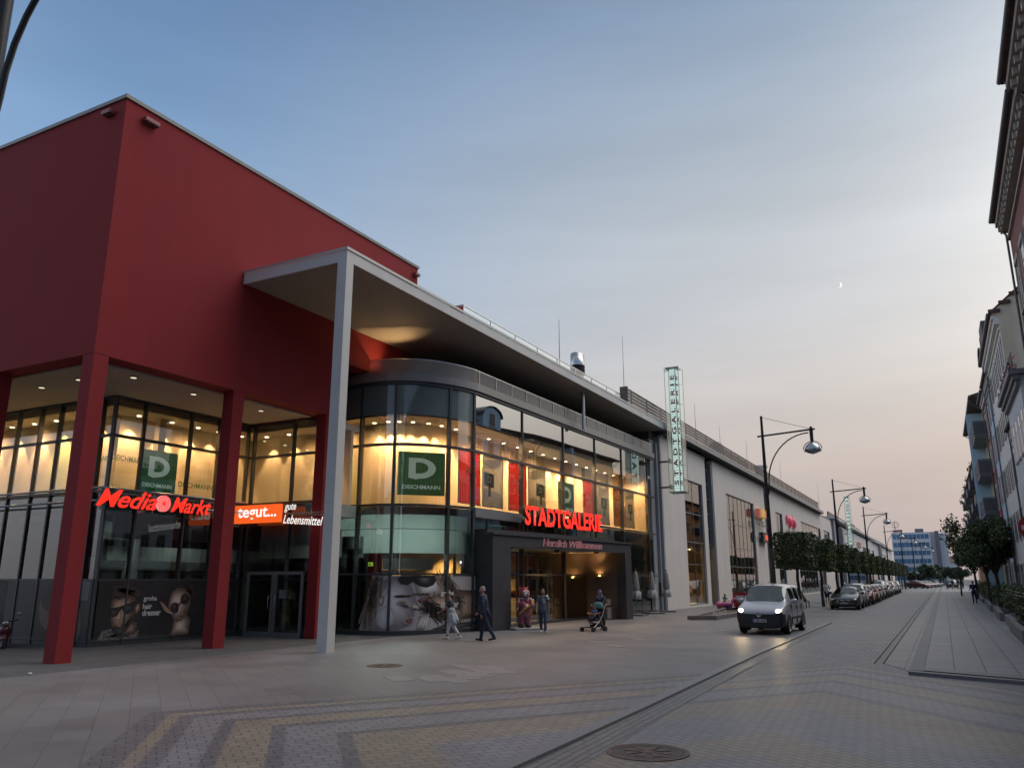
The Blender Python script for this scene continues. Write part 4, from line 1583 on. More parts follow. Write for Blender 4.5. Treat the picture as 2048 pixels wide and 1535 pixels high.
def sign_tower(label, cx, cy, z0, z1, letters=True):
    t_ = thing('sign_tower', label, 'sign', (cx, cy, z0), 'vertical glass sign towers on the mall front')
    h_ = .48
    g_ = MB()
    for sx, sy in ((1, 0), (-1, 0), (0, 1), (0, -1)):
        if sx:
            g_.quad((cx + sx * h_, cy - h_, z0), (cx + sx * h_, cy + h_, z0), (cx + sx * h_, cy + h_, z1), (cx + sx * h_, cy - h_, z1))
        else:
            g_.quad((cx - h_, cy + sy * h_, z0), (cx + h_, cy + sy * h_, z0), (cx + h_, cy + sy * h_, z1), (cx - h_, cy + sy * h_, z1))
    g_.build('glass_case', TWG, t_)
    e = MB()
    for sx in (-1, 1):
        for sy in (-1, 1):
            e.box(cx + sx * h_ - .012, cy + sy * h_ - .012, z0, cx + sx * h_ + .012, cy + sy * h_ + .012, z1)
    e.box(cx - h_ + .05, cy - h_ + .05, z1 - .12, cx + h_ - .05, cy + h_ - .05, z1 - .03)
    e.box(cx - h_ + .05, cy - h_ + .05, z0 + .03, cx + h_ - .05, cy + h_ - .05, z0 + .10)
    zz_ = z0 + .5
    while zz_ < z1 - .3:
        for sx in (-1, 1):
            e.cyl((cx + sx * .16, cy - h_ - .01, zz_), (cx + sx * .16, cy - .2, zz_), .012, n=5)
            e.cyl((cx + h_ + .01, cy + sx * .16, zz_), (cx + .2, cy + sx * .16, zz_), .012, n=5)
        zz_ += 1.35
    e.build('fittings', ALG, t_)
    # corner-on core of two luminous faces
    a0 = R(-52)
    c_ = MB()
    e1 = Vector((cos(a0), sin(a0), 0))           # towards viewer corner
    e2 = Vector((-sin(a0), cos(a0), 0))
    k = .30
    front = Vector((cx, cy, 0)) + e1 * k
    lft = Vector((cx, cy, 0)) - e2 * k
    rgt = Vector((cx, cy, 0)) + e2 * k
    back = Vector((cx, cy, 0)) - e1 * k
    c_.prism([(p.x, p.y, z0 + .1) for p in (front, rgt, back, lft)], (0, 0, z1 - z0 - .25))
    co = c_.build('light_core', TWC, t_, fix=True)
    r_ = MB()
    zz_ = z0 + .15
    while zz_ < z1 - .2:
        for a, b in ((lft, front), (front, rgt)):
            d = (b - a).normalized()
            n_ = Vector((d.y, -d.x, 0))
            q = [a + n_ * .004, b + n_ * .004]
            hh = .02 if letters else .10
            r_.quad((q[0].x, q[0].y, zz_), (q[1].x, q[1].y, zz_), (q[1].x, q[1].y, zz_ + hh), (q[0].x, q[0].y, zz_ + hh))
        zz_ += .17 if letters else .72
    for q in (front,):
        r_.cyl((q.x, q.y, z0 + .1), (q.x, q.y, z1 - .15), .028, n=6)
    r_.build('core_ribs', mat('tower_rib', (.10, .16, .17), .4, metal=.3), co)
    for a, b, sc_l in ((lft, front, 1), (front, rgt, 1)):
        d = (b - a).normalized()
        n_ = Vector((d.y, -d.x, 0))
        base = a + d * .34 + n_ * .012
        # letters turned to read upwards
        M_ = frame((base.x, base.y, z0 + .55), (0, 0, 1), -d)
        text('letters', 'STADTGALERIE', M_, (z1 - z0) * .87, .31, TWR, co, bold=.03, spacing=1.7)
    for z in (z0 + .4, z0 + 2.1, z0 + 3.9):
        b_ = MB()
        b_.box(cx - h_ - .85, cy + .1, z, cx - h_, cy + .2, z + .12)
        b_.box(cx - h_ - .1, cy - .15, z - .08, cx - h_ + .02, cy + .3, z + .2)
        b_.build('wall_bracket', ALG, t_)
    return t_


sign_tower('lit glass tower with red vertical letters bracketed to the near end of the white wall', -14.62, 51.0, 7.35, 15.8)
sign_tower('smaller-looking lit glass tower with cell-like panes far down the white front', -14.55, 162.3, 7.9, 16.9, False)

# small shop signs on the white wall
t = thing('wall_sign', 'orange and yellow block sign on the white wall above an empty sign frame', 'sign', (-15.8, 84.1, 8.4), 'small shop signs on the white wall')
for y0, y1, z1, m_ in ((81.9, 83.0, 8.75, mat('sign_salmon', (.5, .16, .10), .5, emit=(1, .3, .2), es=.15)), (83.05, 84.6, 8.85, mat('sign_gold', (.55, .35, .05), .5, emit=(1, .6, .1), es=.2)), (84.65, 85.7, 8.75, MATS['sign_salmon'])):
    MB().box(-15.9, y0, 8.0, -15.45, y1, z1).build('panel', m_, t)


def empty_frame(label, y0, y1, z0, z1):
    m_ = MB()
    for z in (z0, z1):
        m_.box(-15.62, y0, z, -15.56, y1, z + .06)
    for y in (y0, (y0 + y1) / 2, y1 - .06):
        m_.box(-15.615, y, z0 + .06, -15.565, y + .06, z1)
        m_.box(-15.95, y, z0 + .2, -15.62, y + .05, z0 + .26)
    return tag(m_.build('empty_sign_frame', ALG), label, 'sign frame', 'empty sign frames on the white wall')


empty_frame('empty metal sign frame under the orange and yellow block sign', 82.0, 85.8, 7.05, 7.5)
empty_frame('empty metal sign frame under the two pink discs', 100.0, 106.6, 7.35, 7.75)
t = thing('wall_sign', 'black sign with red looped letters below an empty frame on the white wall', 'sign', (-15.8, 84, 5.7), 'small shop signs on the white wall')
MB().box(-15.9, 83.2, 5.55, -15.5, 86.2, 6.5).build('panel', mat('black_sign', (.02, .02, .02), .4), t)
text('letters', '000', frame((-15.49, 84.2, 5.75), EY), 1.8, .55, emis('red_loop_glow', (1, .12, .05), .8), t, bold=.03)
text('letters', 'w', frame((-15.7, 81.9, 5.8), EY), 1.0, .5, mat('grey_letter', (.1, .1, .1), .5), t, bold=.03)
t = thing('wall_sign', 'two glossy pink-red discs side by side on the white wall', 'sign', (-15.8, 103.5, 8.6), 'small shop signs on the white wall')
PK = mat('pink_red_disc', (.42, .045, .09), .25, emit=(1, .1, .2), es=.12)
for y in (102.4, 105.4):
    m_ = MB()
    m_.M = frame((-15.9, y, 8.7), EY)
    m_.lathe([(.78, 0), (.74, .15), (.45, .32), (0, .36)], (0, 0, 0), 22)
    m_.build('disc', PK, t)
text('letters', 'K', frame((-15.88, 100.3, 8.4), EY), .9, 1.0, PK, t, bold=.04, depth=.15)
t = thing('wall_sign', 'faded pink letters on the far white block below the cell-like tower', 'sign', (-15.8, 196, 6), 'small shop signs on the white wall')
for z in (8.6, 6.6, 5.0):
    text('letters', 'OC', frame((-15.7, 190, z), EY), 9, 1.3, mat('faded_pink', (.45, .2, .17), .6), t, bold=.04, depth=.1)

# ---- hairdresser pictures on the ground-floor glass
SK1 = mat('print_skin_light', (0.437, 0.314, 0.237), .5, var=.18, scale=1.2)
SK2 = mat('print_skin_mid', (0.294, 0.199, 0.148), .5, var=.2, scale=1.2)
SK3 = mat('print_skin_shadow', (0.133, 0.085, 0.067), .5, var=.2, scale=2)
SKW = mat('print_white_skin', (0.513, 0.475, 0.475), .5, var=.12, scale=.9)
HR = mat('print_hair', (0.023, 0.019, 0.019), .5, var=.4, scale=6)
HR2 = mat('print_hair_brown', (0.095, 0.067, 0.053), .5, var=.5, scale=9)
HRL = mat('print_hair_light', (0.304, 0.247, 0.199), .5, var=.5, scale=5)
BKP = mat('print_black', (.022, .021, .024), .45, var=.3, scale=1)
LNS = mat('print_lens', (.035, .022, .022), .3, var=.3, scale=3)
WTP = mat('print_lettering', (.62, .61, .60), .5, var=0)
LIP = mat('print_lip', (.12, .045, .04), .5, var=.1)


def ell(cx, cy, rx, ry, rot=0, n=26, a0=0, a1=2 * pi):
    out = []
    for i in range(n):
        a = a0 + (a1 - a0) * i / n
        x, y = rx * cos(a), ry * sin(a)
        out.append((cx + x * cos(rot) - y * sin(rot), cy + x * sin(rot) + y * cos(rot)))
    return out


def tones(name, dark, light, n=9):
    out = []
    for i in range(n):
        f = i / (n - 1)
        f = f * f * (3 - 2 * f)
        out.append(mat('%s_tone_%d' % (name, i), tuple(d + (l - d) * f for d, l in zip(dark, light)), .5, var=.05, scale=6))
    return out


T_TAN = tones('print_tan', (.085, .05, .036), (.55, .385, .285))
T_FAIR = tones('print_fair', (.14, .095, .075), (.70, .56, .48))
T_PALE = tones('print_pale', (.25, .22, .215), (.80, .77, .77))
T_GREY = tones('print_grey', (.03, .028, .028), (.20, .18, .17))


class Poster:
    """flat printed picture: each tone a thin printed layer"""

    def __init__(s, root, M):
        s.root, s.M, s.z = root, M, .004

    def place(s, me):
        for v in me.vertices:
            v.co = s.M @ v.co

    def put(s, name, mb_, mats):
        me = mb_.mesh(name, mats)
        s.place(me)
        link_mesh(name, me, s.root)

    def shape(s, name, poly, m, jag=0.0):
        if jag:
            q = []
            for i, (x, y) in enumerate(poly):
                x2, y2 = poly[(i + 1) % len(poly)]
                q.append((x, y))
                q.append(((x + x2) / 2 + rnd.uniform(-jag, jag), (y + y2) / 2 + rnd.uniform(-jag, jag)))
            poly = q
        mb_ = MB()
        mb_.add([(x, y, s.z) for x, y in poly], [tuple(range(len(poly)))])
        s.put(name, mb_, m)
        s.z += .0012

    def soft(s, name, poly, cx, cy, ts, reach=.92):
        """tonal area: the light part gathers at (cx, cy), one mesh of many tones"""
        n = len(ts)
        rings = []
        for i in range(n):
            f = i / n * reach
            rings.append([(x + (cx - x) * f, y + (cy - y) * f) for x, y in poly])
        N = len(poly)
        mb_ = MB()
        mb_.v = [(x, y, s.z) for r_ in rings for x, y in r_]
        for i in range(n - 1):
            for k in range(N):
                mb_.f.append([i * N + k, i * N + (k + 1) % N, (i + 1) * N + (k + 1) % N, (i + 1) * N + k])
                mb_.mi.append(i)
                mb_.sm.append(False)
        mb_.f.append([(n - 1) * N + k for k in range(N)])
        mb_.mi.append(n - 1)
        mb_.sm.append(False)
        s.put(name, mb_, ts)
        s.z += .0012

    def strands(s, name, n, start, end, spread, m, w=.012, seed=1, bend=.1):
        rg = random.Random(seed)
        mb_ = MB()
        for k in range(n):
            x0, y0 = start[0] + rg.gauss(0, spread[0]), start[1] + rg.gauss(0, spread[1])
            x2, y2 = end[0] + rg.gauss(0, spread[0]), end[1] + rg.gauss(0, spread[1])
            x1, y1 = (x0 + x2) / 2 + rg.gauss(0, bend), (y0 + y2) / 2 + rg.gauss(0, bend)
            P = [((1 - t_) ** 2 * x0 + 2 * t_ * (1 - t_) * x1 + t_ * t_ * x2, (1 - t_) ** 2 * y0 + 2 * t_ * (1 - t_) * y1 + t_ * t_ * y2) for t_ in [j / 6 for j in range(7)]]
            for (ax, ay), (bx_, by_) in zip(P[:-1], P[1:]):
                L = hypot(bx_ - ax, by_ - ay) + 1e-6
                nx, ny = -(by_ - ay) / L * w, (bx_ - ax) / L * w
                mb_.add([(ax - nx, ay - ny, s.z), (bx_ - nx, by_ - ny, s.z), (bx_ + nx, by_ + ny, s.z), (ax + nx, ay + ny, s.z)], [(0, 1, 2, 3)])
        s.put(name, mb_, m)
        s.z += .0012


# street-side pair with sunglasses
t = thing('hairdresser_poster', 'dark window picture of two faces in sunglasses between the first two red columns', 'poster', (-23.5, 16.7, .1), 'hairdresser window pictures')
Mx = frame((-23.50, 16.72, .12), EY)
P_ = Poster(t, Mx)
P_.shape('sheet', [(0, 0), (5.6, 0), (5.6, 1.83), (0, 1.83)], BKP)
P_.shape('print_scarf', [(.15, 0), (.3, .28), (.75, .36), (1.25, .62), (1.5, .45), (1.62, .2), (1.6, 0)], mat('print_scarf', (.14, .135, .13), .6, var=.75, scale=14))
P_.strands('print_scarf_lines', 26, (.75, .08), (1.45, .22), (.2, .06), HR, .010, 8, .08)
P_.soft('print_neck', [(.95, .1), (1.3, .55), (1.55, .5), (1.5, .15)], 1.3, .3, T_TAN[:5])
P_.soft('print_ear', ell(1.47, .93, .10, .18, R(-14)), 1.47, .95, T_TAN[1:7])
P_.soft('print_face', [(.46, .95), (.50, 1.25), (.72, 1.42), (1.1, 1.42), (1.38, 1.25), (1.42, .9), (1.33, .55), (1.1, .22), (.86, .12), (.68, .22), (.55, .5)], .80, .92, T_TAN)
P_.shape('print_hair', [(.44, 1.15), (.42, 1.45), (.6, 1.70), (.95, 1.80), (1.3, 1.72), (1.52, 1.45), (1.52, 1.1), (1.42, .98), (1.38, 1.22), (1.22, 1.34), (.98, 1.30), (.74, 1.22), (.56, 1.26)], HR, .03)
P_.strands('print_hair', 60, (.75, 1.52), (1.25, 1.45), (.13, .06), HR2, .007, 3)
P_.soft('print_beard', [(.60, .36), (.70, .20), (.88, .11), (1.12, .22), (1.34, .56), (1.30, .7), (1.15, .42), (.95, .34), (.78, .40)], .95, .25, T_GREY[:4])
P_.soft('print_nose', [(.70, .60), (.78, .88), (.88, .92), (.95, .64), (.88, .57)], .80, .68, T_TAN[3:])
P_.shape('print_glasses', [(.44, .90), (.48, .74), (.60, .68), (.76, .72), (.84, .88), (.92, .92), (.98, .80), (1.14, .76), (1.32, .86), (1.38, 1.06), (1.46, 1.12), (1.42, 1.18), (1.0, 1.06), (.7, .98), (.47, .97)], BKP)
P_.soft('print_lens', ell(.63, .82, .13, .10, R(10)), .60, .86, T_GREY[:4])
P_.soft('print_lens', ell(1.14, .93, .15, .11, R(14)), 1.10, .98, T_GREY[:4])
P_.soft('print_mouth', [(.70, .42), (.80, .47), (.88, .46), (1.04, .50), (.94, .40), (.82, .37)], .86, .43, [LIP, mat('print_lip_light', (.30, .15, .13), .5, var=0), mat('print_teeth', (.42, .36, .32), .5, var=0)])
for i, (w_, s_) in enumerate(((.52, 'groha'), (.36, 'hair'), (.72, 'dresser'))):
    text('lettering', s_, Mx @ Matrix.Translation((1.66, 1.12 - i * .22, .03)), w_, .20 if i != 1 else .17, WTP, t, bold=.03)
P_.shape('print_hair', ell(3.32, 1.32, .60, .52), HR, .02)
P_.strands('print_hair', 50, (3.1, 1.45), (3.6, 1.45), (.10, .10), HR2, .008, 4)
P_.soft('print_neck', [(2.85, 0), (2.95, .5), (3.35, .75), (3.66, .5), (3.62, .2), (3.75, 0)], 3.2, .3, T_FAIR[:8])
P_.soft('print_face', [(2.68, 1.22), (2.66, .95), (2.85, .62), (3.05, .42), (3.28, .46), (3.48, .72), (3.58, 1.05), (3.5, 1.36), (3.25, 1.55), (2.95, 1.55), (2.76, 1.42)], 2.95, 1.12, T_FAIR)
P_.soft('print_nose', [(3.02, .86), (3.14, 1.06), (3.2, 1.02), (3.22, .80), (3.12, .76)], 3.1, .84, T_FAIR[3:])
P_.soft('print_lens', ell(2.94, .90, .17, .19, R(28)), 2.9, .98, [HR, LNS, mat('print_lens_glow', (.10, .065, .06), .3, var=.1)])
P_.soft('print_lens', ell(3.33, 1.18, .18, .19, R(28)), 3.3, 1.26, [HR, LNS, mat('print_lens_glow', (.10, .065, .06), .3, var=.1)])
P_.shape('print_bridge', [(3.05, 1.02), (3.18, 1.12), (3.22, 1.08), (3.09, .97)], BKP)
P_.soft('print_mouth', [(3.16, .60), (3.26, .68), (3.34, .78), (3.44, .80), (3.40, .68), (3.26, .58)], 3.3, .68, [LIP, mat('print_lip_light', (.30, .15, .13), .5, var=0)])
for k in range(4):
    P_.soft('print_finger', ell(2.50 + k * .07, .98 - k * .07, .26, .045, R(-36 + 6 * k)), 2.5 + k * .07, .98 - k * .07, T_TAN[2:8])
P_.shape('print_collar', [(3.60, 0), (3.66, .38), (4.3, .6), (4.3, 0)], BKP)
P_.soft('print_face', ell(4.75, 1.05, .35, .55, R(-10)), 4.7, 1.1, T_TAN[:7])
P_.shape('print_hair', ell(4.9, 1.35, .48, .40), HR2)
# picture on the short side, left of the first column
t = thing('hairdresser_poster', 'dim dark window picture left of the first red column', 'poster', (-25.5, 16.5, .1), 'hairdresser window pictures')
P_ = Poster(t, frame((-28.0, 16.57, .12), (1, 0, 0)))
P_.shape('sheet', [(0, 0), (4.42, 0), (4.42, 1.83), (0, 1.83)], BKP)
P_.shape('print_panel', [(3.72, 1.25), (4.25, 1.2), (4.32, 1.8), (3.7, 1.8)], mat('print_grey', (.12, .12, .12), .5, var=.1))
P_.shape('print_face', ell(2.3, .9, .42, .62, R(15)), SK3)
P_.shape('print_arm', ell(3.9, .55, .16, .5, R(10)), SK3)
P_.shape('print_hair', ell(2.45, 1.3, .55, .45), HR)

# rounded corner: close-up of a couple, bent round the glass
t = thing('hairdresser_poster', 'large pale close-up of two faces bent round the glass corner', 'poster', (-17.8, 25.6, .1), 'hairdresser window pictures')
ARC = offset(PC[12:] + [(A_[0] + (B_[0] - A_[0]) * k / 20, A_[1] + (B_[1] - A_[1]) * k / 20) for k in (.5, 1.0)], .012)
CUM = [0]
for a, b in zip(ARC[:-1], ARC[1:]):
    CUM.append(CUM[-1] + hypot(b[0] - a[0], b[1] - a[1]))


class ArcPoster(Poster):
    def pt(s, u, v, n):
        u = max(0, min(CUM[-1] - 1e-4, u))
        i = max(k for k in range(len(CUM)) if CUM[k] <= u)
        f = (u - CUM[i]) / (CUM[i + 1] - CUM[i])
        a, b = ARC[i], ARC[i + 1]
        L = hypot(b[0] - a[0], b[1] - a[1])
        nx, ny = (b[1] - a[1]) / L, -(b[0] - a[0]) / L
        return (a[0] + (b[0] - a[0]) * f + nx * n, a[1] + (b[1] - a[1]) * f + ny * n, v)

    def place(s, me):
        bm = bmesh.new()
        bm.from_mesh(me)
        xs = [v.co.x for v in bm.verts]
        u = min(xs) + .12
        while u < max(xs) - .01:      # slice so the print can bend
            bmesh.ops.bisect_plane(bm, geom=bm.verts[:] + bm.edges[:] + bm.faces[:], plane_co=(u, 0, 0), plane_no=(1, 0, 0))
            u += .12
        for v in bm.verts:
            v.co = s.pt(v.co.x, v.co.y, v.co.z)
        bm.to_mesh(me)
        bm.free()


P_ = ArcPoster(t, None)
W_ = CUM[-1]
P_.shape('sheet', [(.55, .12), (W_, .12), (W_, 2.1), (1.05, 2.1), (.95, 1.3)], T_PALE[3])
# face below, turned to the right, seen from the side
P_.soft('print_face', [(.95, .12), (1.0, .9), (1.2, 1.5), (1.55, 1.95), (2.05, 2.1), (2.45, 1.95), (2.62, 1.62), (2.70, 1.35), (2.82, 1.12), (2.90, .95), (2.80, .86), (2.68, .80), (2.72, .66), (2.62, .55), (2.66, .42), (2.52, .30), (2.35, .22), (2.1, .12)], 1.75, 1.25, T_PALE, .9)
P_.strands('print_hair', 90, (.85, .3), (1.35, 1.95), (.14, .12), HRL, .012, 5, .12)
P_.strands('print_hair', 60, (.95, 1.0), (1.15, 1.9), (.10, .15), HR2, .010, 6, .08)
P_.soft('print_ear', ell(1.45, 1.18, .11, .2, R(-8)), 1.43, 1.2, T_FAIR[2:8])
P_.soft('print_cheek', ell(1.62, .6, .34, .42, R(-12)), 1.7, .7, T_PALE[4:])
# face above, leaning in
P_.soft('print_jaw', [(2.98, 1.30), (3.05, 1.0), (3.2, .72), (3.6, .48), (4.1, .42), (W_, .55), (W_, 1.5), (4.0, 1.6), (3.5, 1.5)], 3.7, .95, T_TAN)
P_.soft('print_face', [(2.55, 2.1), (2.62, 1.88), (2.72, 1.58), (2.85, 1.34), (2.98, 1.28), (3.3, 1.32), (3.75, 1.45), (4.0, 1.75), (3.95, 2.1)], 3.2, 1.75, T_PALE)
P_.strands('print_beard', 110, (3.15, 1.0), (3.75, .66), (.16, .16), HR, .009, 7, .05)
P_.strands('print_hair', 120, (3.75, 2.05), (4.6, .85), (.14, .16), HRL, .012, 9, .12)
P_.strands('print_hair', 70, (3.95, 1.95), (4.7, 1.0), (.14, .14), HR2, .012, 10, .12)
P_.shape('print_glasses', [(2.02, 1.98), (2.15, 2.08), (3.45, 2.1), (3.55, 1.95), (3.42, 1.76), (3.15, 1.66), (2.85, 1.72), (2.62, 1.88), (2.40, 1.76), (2.15, 1.80)], BKP)
P_.soft('print_lens', [(2.72, 2.04), (3.36, 2.06), (3.32, 1.84), (3.12, 1.74), (2.88, 1.80)], 3.05, 2.0, T_GREY[:7])
P_.soft('print_lip', [(2.80, 1.22), (2.95, 1.28), (3.12, 1.27), (3.30, 1.32), (3.12, 1.18), (2.92, 1.14)], 3.0, 1.24, [LIP, mat('print_lip_light', (.30, .15, .13), .5, var=0)])
P_.strands('print_line', 12, (2.65, 1.42), (3.25, 1.40), (.05, .03), SK3, .006, 12, .02)
# closed eye, lashes, nose, lips of the lower face
P_.soft('print_eye', [(1.98, 1.10), (2.1, 1.20), (2.32, 1.22), (2.5, 1.14), (2.42, 1.02), (2.18, 1.0)], 2.25, 1.08, [T_PALE[3], T_FAIR[4], T_FAIR[3], T_FAIR[2], SK3])
P_.shape('print_lash', [(2.06, 1.05), (2.28, .98), (2.52, 1.06), (2.28, 1.02)], HR)
P_.strands('print_lash', 10, (2.3, 1.02), (2.42, .93), (.09, .01), HR, .005, 13, .01)
P_.strands('print_brow', 40, (2.0, 1.34), (2.5, 1.36), (.04, .015), HR2, .008, 14, .03)
P_.soft('print_nose', [(2.56, 1.0), (2.70, 1.08), (2.88, .98), (2.86, .88), (2.70, .86)], 2.72, .99, T_FAIR[3:])
P_.shape('print_nostril', ell(2.74, .90, .06, .03, R(15)), SK3)
P_.soft('print_lip', [(2.28, .46), (2.45, .56), (2.64, .60), (2.70, .52), (2.60, .44), (2.66, .36), (2.50, .32), (2.34, .38)], 2.52, .46, [T_FAIR[4], LIP, mat('print_lip_light', (.30, .15, .13), .5, var=0)])
for k in range(4):
    P_.soft('print_finger', [(2.78 + k * .09, .16), (2.86 + k * .09, .16), (3.05 + k * .08, .62 + k * .02), (3.0 + k * .08, .68 + k * .02), (2.96 + k * .08, .64 + k * .02)], 2.92 + k * .09, .4, T_PALE[1:])
P_.strands('print_cord', 3, (3.95, 1.05), (4.7, .36), (.02, .02), SK3, .02, 15, .02)
P_.soft('print_edge', [(3.3, .12), (3.9, .30), (W_, .42), (W_, .30), (4.3, .12)], 4.0, .2, T_GREY[:5])
for s_, z, w_ in (('groha', 1.32, .62), ('dresser', .92, .85)):
    a, b = P_.pt(3.72, z, .05), P_.pt(4.6, z, .05)
    text('lettering', s_, frame(a, Vector(b) - Vector(a)), w_, .24, WTP, t, bold=.03)

# ================================================================== HOUSES ON THE RIGHT
PANE = glass('house_pane', (.05, .06, .07), 1.9)
PDK = mat('window_dark', (.03, .035, .04), .15, var=.2)
FRW = mat('window_frame_white', (.42, .42, .42), .5, var=.05)
FRD = mat('window_frame_brown', (.07, .05, .045), .5, var=.1)
TILE = paving('roof_tiles', .3, .25, (.09, .045, .035), (.065, .035, .03), (.03, .02, .02), .02, 0, .7, .2)
SHUT = mat('shutter_dark', (.11, .12, .13), .5, var=.15)
STUC = mat('stucco_trim', (.34, .32, .29), .7, var=.1)
ZNC = mat('zinc_gutter', (.10, .10, .11), .4, metal=.4)


def hx(y, x0=4.87):                     # the row of houses turns very slightly away from the street
    return x0 + .0135 * (y - 44)


def hwindow(root, y, z, w, h, frame_m, x, trim=None, shutters=None, sill=True):
    f = MB()
    f.box(x - .014, y, z, x + .05, y + .07, z + h)
    f.box(x - .014, y + w - .07, z, x + .05, y + w, z + h)
    f.box(x - .014, y + .07, z, x + .05, y + w - .07, z + .07)
    f.box(x - .014, y + .07, z + h - .07, x + .05, y + w - .07, z + h)
    f.box(x - .012, y + .07, z + h * .66, x + .05, y + w - .07, z + h * .66 + .06)
    f.box(x - .012, y + w / 2 - .03, z + .07, x + .05, y + w / 2 + .03, z + h * .66)
    fo = f.build('window', frame_m, root)
    MB().box(x - .007, y + .07, z + .07, x - .003, y + w - .07, z + h - .07).build('pane', PDK, fo)
    if sill:
        MB().box(x - .08, y - .12, z - .10, x - .001, y + w + .12, z - .005).build('sill', trim or STUC, fo)
    if trim:
        t_ = MB()
        t_.box(x - .03, y - .18, z, x - .001, y - .005, z + h)
        t_.box(x - .03, y + w + .005, z, x - .001, y + w + .18, z + h)
        t_.box(x - .06, y - .22, z + h + .005, x - .001, y + w + .22, z + h + .26)
        t_.build('surround', trim, fo)
    if shutters:
        for a in (y - .5, y + w + .06):
            t_ = MB()
            t_.box(x - .035, a, z, x - .003, a + .44, z + h)
            for k in range(int(h / .14)):
                t_.box(x - .042, a + .05, z + .05 + k * .14, x - .036, a + .39, z + .12 + k * .14)
            t_.build('shutter', shutters, fo)
    return fo


def house(name, label, y0, y1, zE, wall_m, rows, cols, w, h, frame_m, trim=None, shutters=None, ridge=2.0, over=.7, cornice=True, dentils=False, depth=12, xo=0.0, roof_m=None, ground=None):
    x = hx((y0 + y1) / 2) + xo
    t_ = thing(name, label, 'house', (x, (y0 + y1) / 2, 0), 'houses along the right-hand pavement')
    MB().box(x, y0, -.05, x + depth, y1, zE).build('wall', wall_m, t_)
    r_ = MB()
    r_.prism([(x - over, y0, zE + .02), (x - over, y0, zE + .22), (x + depth / 2, y0, zE + ridge), (x + depth + over, y0, zE + .22), (x + depth + over, y0, zE + .02)], (0, y1 - y0, 0))
    r_.build('roof', roof_m or TILE, t_, fix=True)
    g_ = MB().tube([(x - over - .05, y0 + .02, zE + .12), (x - over - .05, y1 - .02, zE + .12)], .10, 8)
    g_.build('gutter', ZNC, t_)
    if cornice:
        c_ = MB()
        c_.box(x - over + .12, y0 + .02, zE - .25, x - .001, y1 - .02, zE + .015)
        c_.box(x - over * .55, y0 + .02, zE - .6, x - .001, y1 - .02, zE - .252)
        c_.box(x - .12, y0 + .02, zE - 1.0, x - .001, y1 - .02, zE - .85)
        if dentils:
            yy = y0 + .3
            while yy < y1 - .3:
                c_.box(x - over + .2, yy, zE - .55, x - over * .55 - .002, yy + .22, zE - .252)
                yy += .75
        c_.build('cornice', trim or wall_m, t_)
    step = (y1 - y0) / cols
    for z in rows:
        for k in range(cols):
            hwindow(t_, y0 + step * (k + .5) - w / 2, z, w, h, frame_m, x, trim, shutters)
    if ground:
        MB().box(x - .06, y0 + .01, -.05, x - .001, y1 - .01, ground[0]).build('plinth', ground[1], t_)
    dp = MB().tube([(x - over + .1, y1 - .25, zE), (x - .15, y1 - .25, zE - .8), (x - .12, y1 - .25, .1)], .055, 6)
    dp.build('downpipe', ZNC, t_)
    return t_


RBR = mat('red_brown_plaster', (0.208, 0.072, 0.056), .75, var=.12, scale=.8, stain=.15)
CRW = mat('cream_white_plaster', (0.704, 0.688, 0.640), .75, var=.05, scale=.8, stain=.12)
WGR = mat('grey_white_plaster', (0.608, 0.640, 0.656), .75, var=.05, scale=.8, stain=.12)
LBL = mat('light_blue_plaster', (0.400, 0.576, 0.720), .75, var=.05, scale=.8, stain=.1)
RDP = mat('brick_red_plaster', (0.384, 0.072, 0.056), .75, var=.08, scale=.8, stain=.1)
CRM = mat('yellow_cream_plaster', (0.780, 0.704, 0.480), .75, var=.05, scale=.8, stain=.1)
ORP = mat('orange_plaster', (0.576, 0.240, 0.080), .75, var=.08, scale=.8, stain=.1)
GBL = mat('gable_beige', (.62, .54, .40), .85, var=.08, scale=.7, stain=.2)

house('red_brown_house', 'tall dark red-brown house with heavy bracketed eaves at the right edge of the picture', -14, 31.4, 19.75, RBR, (2.0, 6.2, 10.4, 14.6), 12, 1.25, 2.3, FRD, STUC, over=.82, dentils=True, xo=.32)
house('red_brown_house', 'second dark red-brown stretch, its eaves set a little lower and farther back', 31.5, 44.2, 19.45, RBR, (2.0, 6.2, 10.4, 14.6), 5, 1.25, 2.3, FRD, STUC, over=.66, dentils=True)

# low house with bay and flower balcony
x = hx(52)
t = house('bay_house', 'low pale house with a projecting bay and flowers on its top balcony', 44.3, 61.2, 11.6, WGR, (1.6, 5.2, 8.6), 6, 1.0, 1.9, FRW, STUC, over=.3, ridge=.9, depth=11)
mb = MB()
bx = x - .62
mb.box(bx, 45.2, 3.4, x - .001, 53.6, 12.0)
bo = mb.build('bay', WGR, t)
mb = MB()
mb.box(bx - .45, 44.9, 12.002, x - .001, 53.9, 12.25)
mb.box(bx - .30, 45.0, 11.75, bx - .001, 53.8, 12.001)
mb.box(bx - .18, 45.1, 11.5, bx - .001, 53.7, 11.749)
mb.build('bay_cornice', mat('slate_cornice', (.16, .17, .18), .6), t)
for z in (4.4, 8.6):
    for y in (45.8, 47.6, 49.4, 51.2):
        hwindow(t, y + .25, z, 1.0, 2.0, FRW, bx, None, None)
mb = MB()
mb.tube([(bx - .2, 45.1, 13.1), (bx - .2, 53.7, 13.1), (x, 53.7, 13.1)], .03, 6)
for k in range(18):
    mb.cyl((bx - .2, 45.1 + k * .5, 12.25), (bx - .2, 45.1 + k * .5, 13.1), .015, n=5)
mb.build('balcony_railing', ZNC, t)
LEAFD = mat('leaf_dark', (.048, .068, .021), .55, var=.45, scale=1.5)
LEAFM = mat('leaf_mid', (.070, .102, .030), .55, var=.45, scale=1.5)
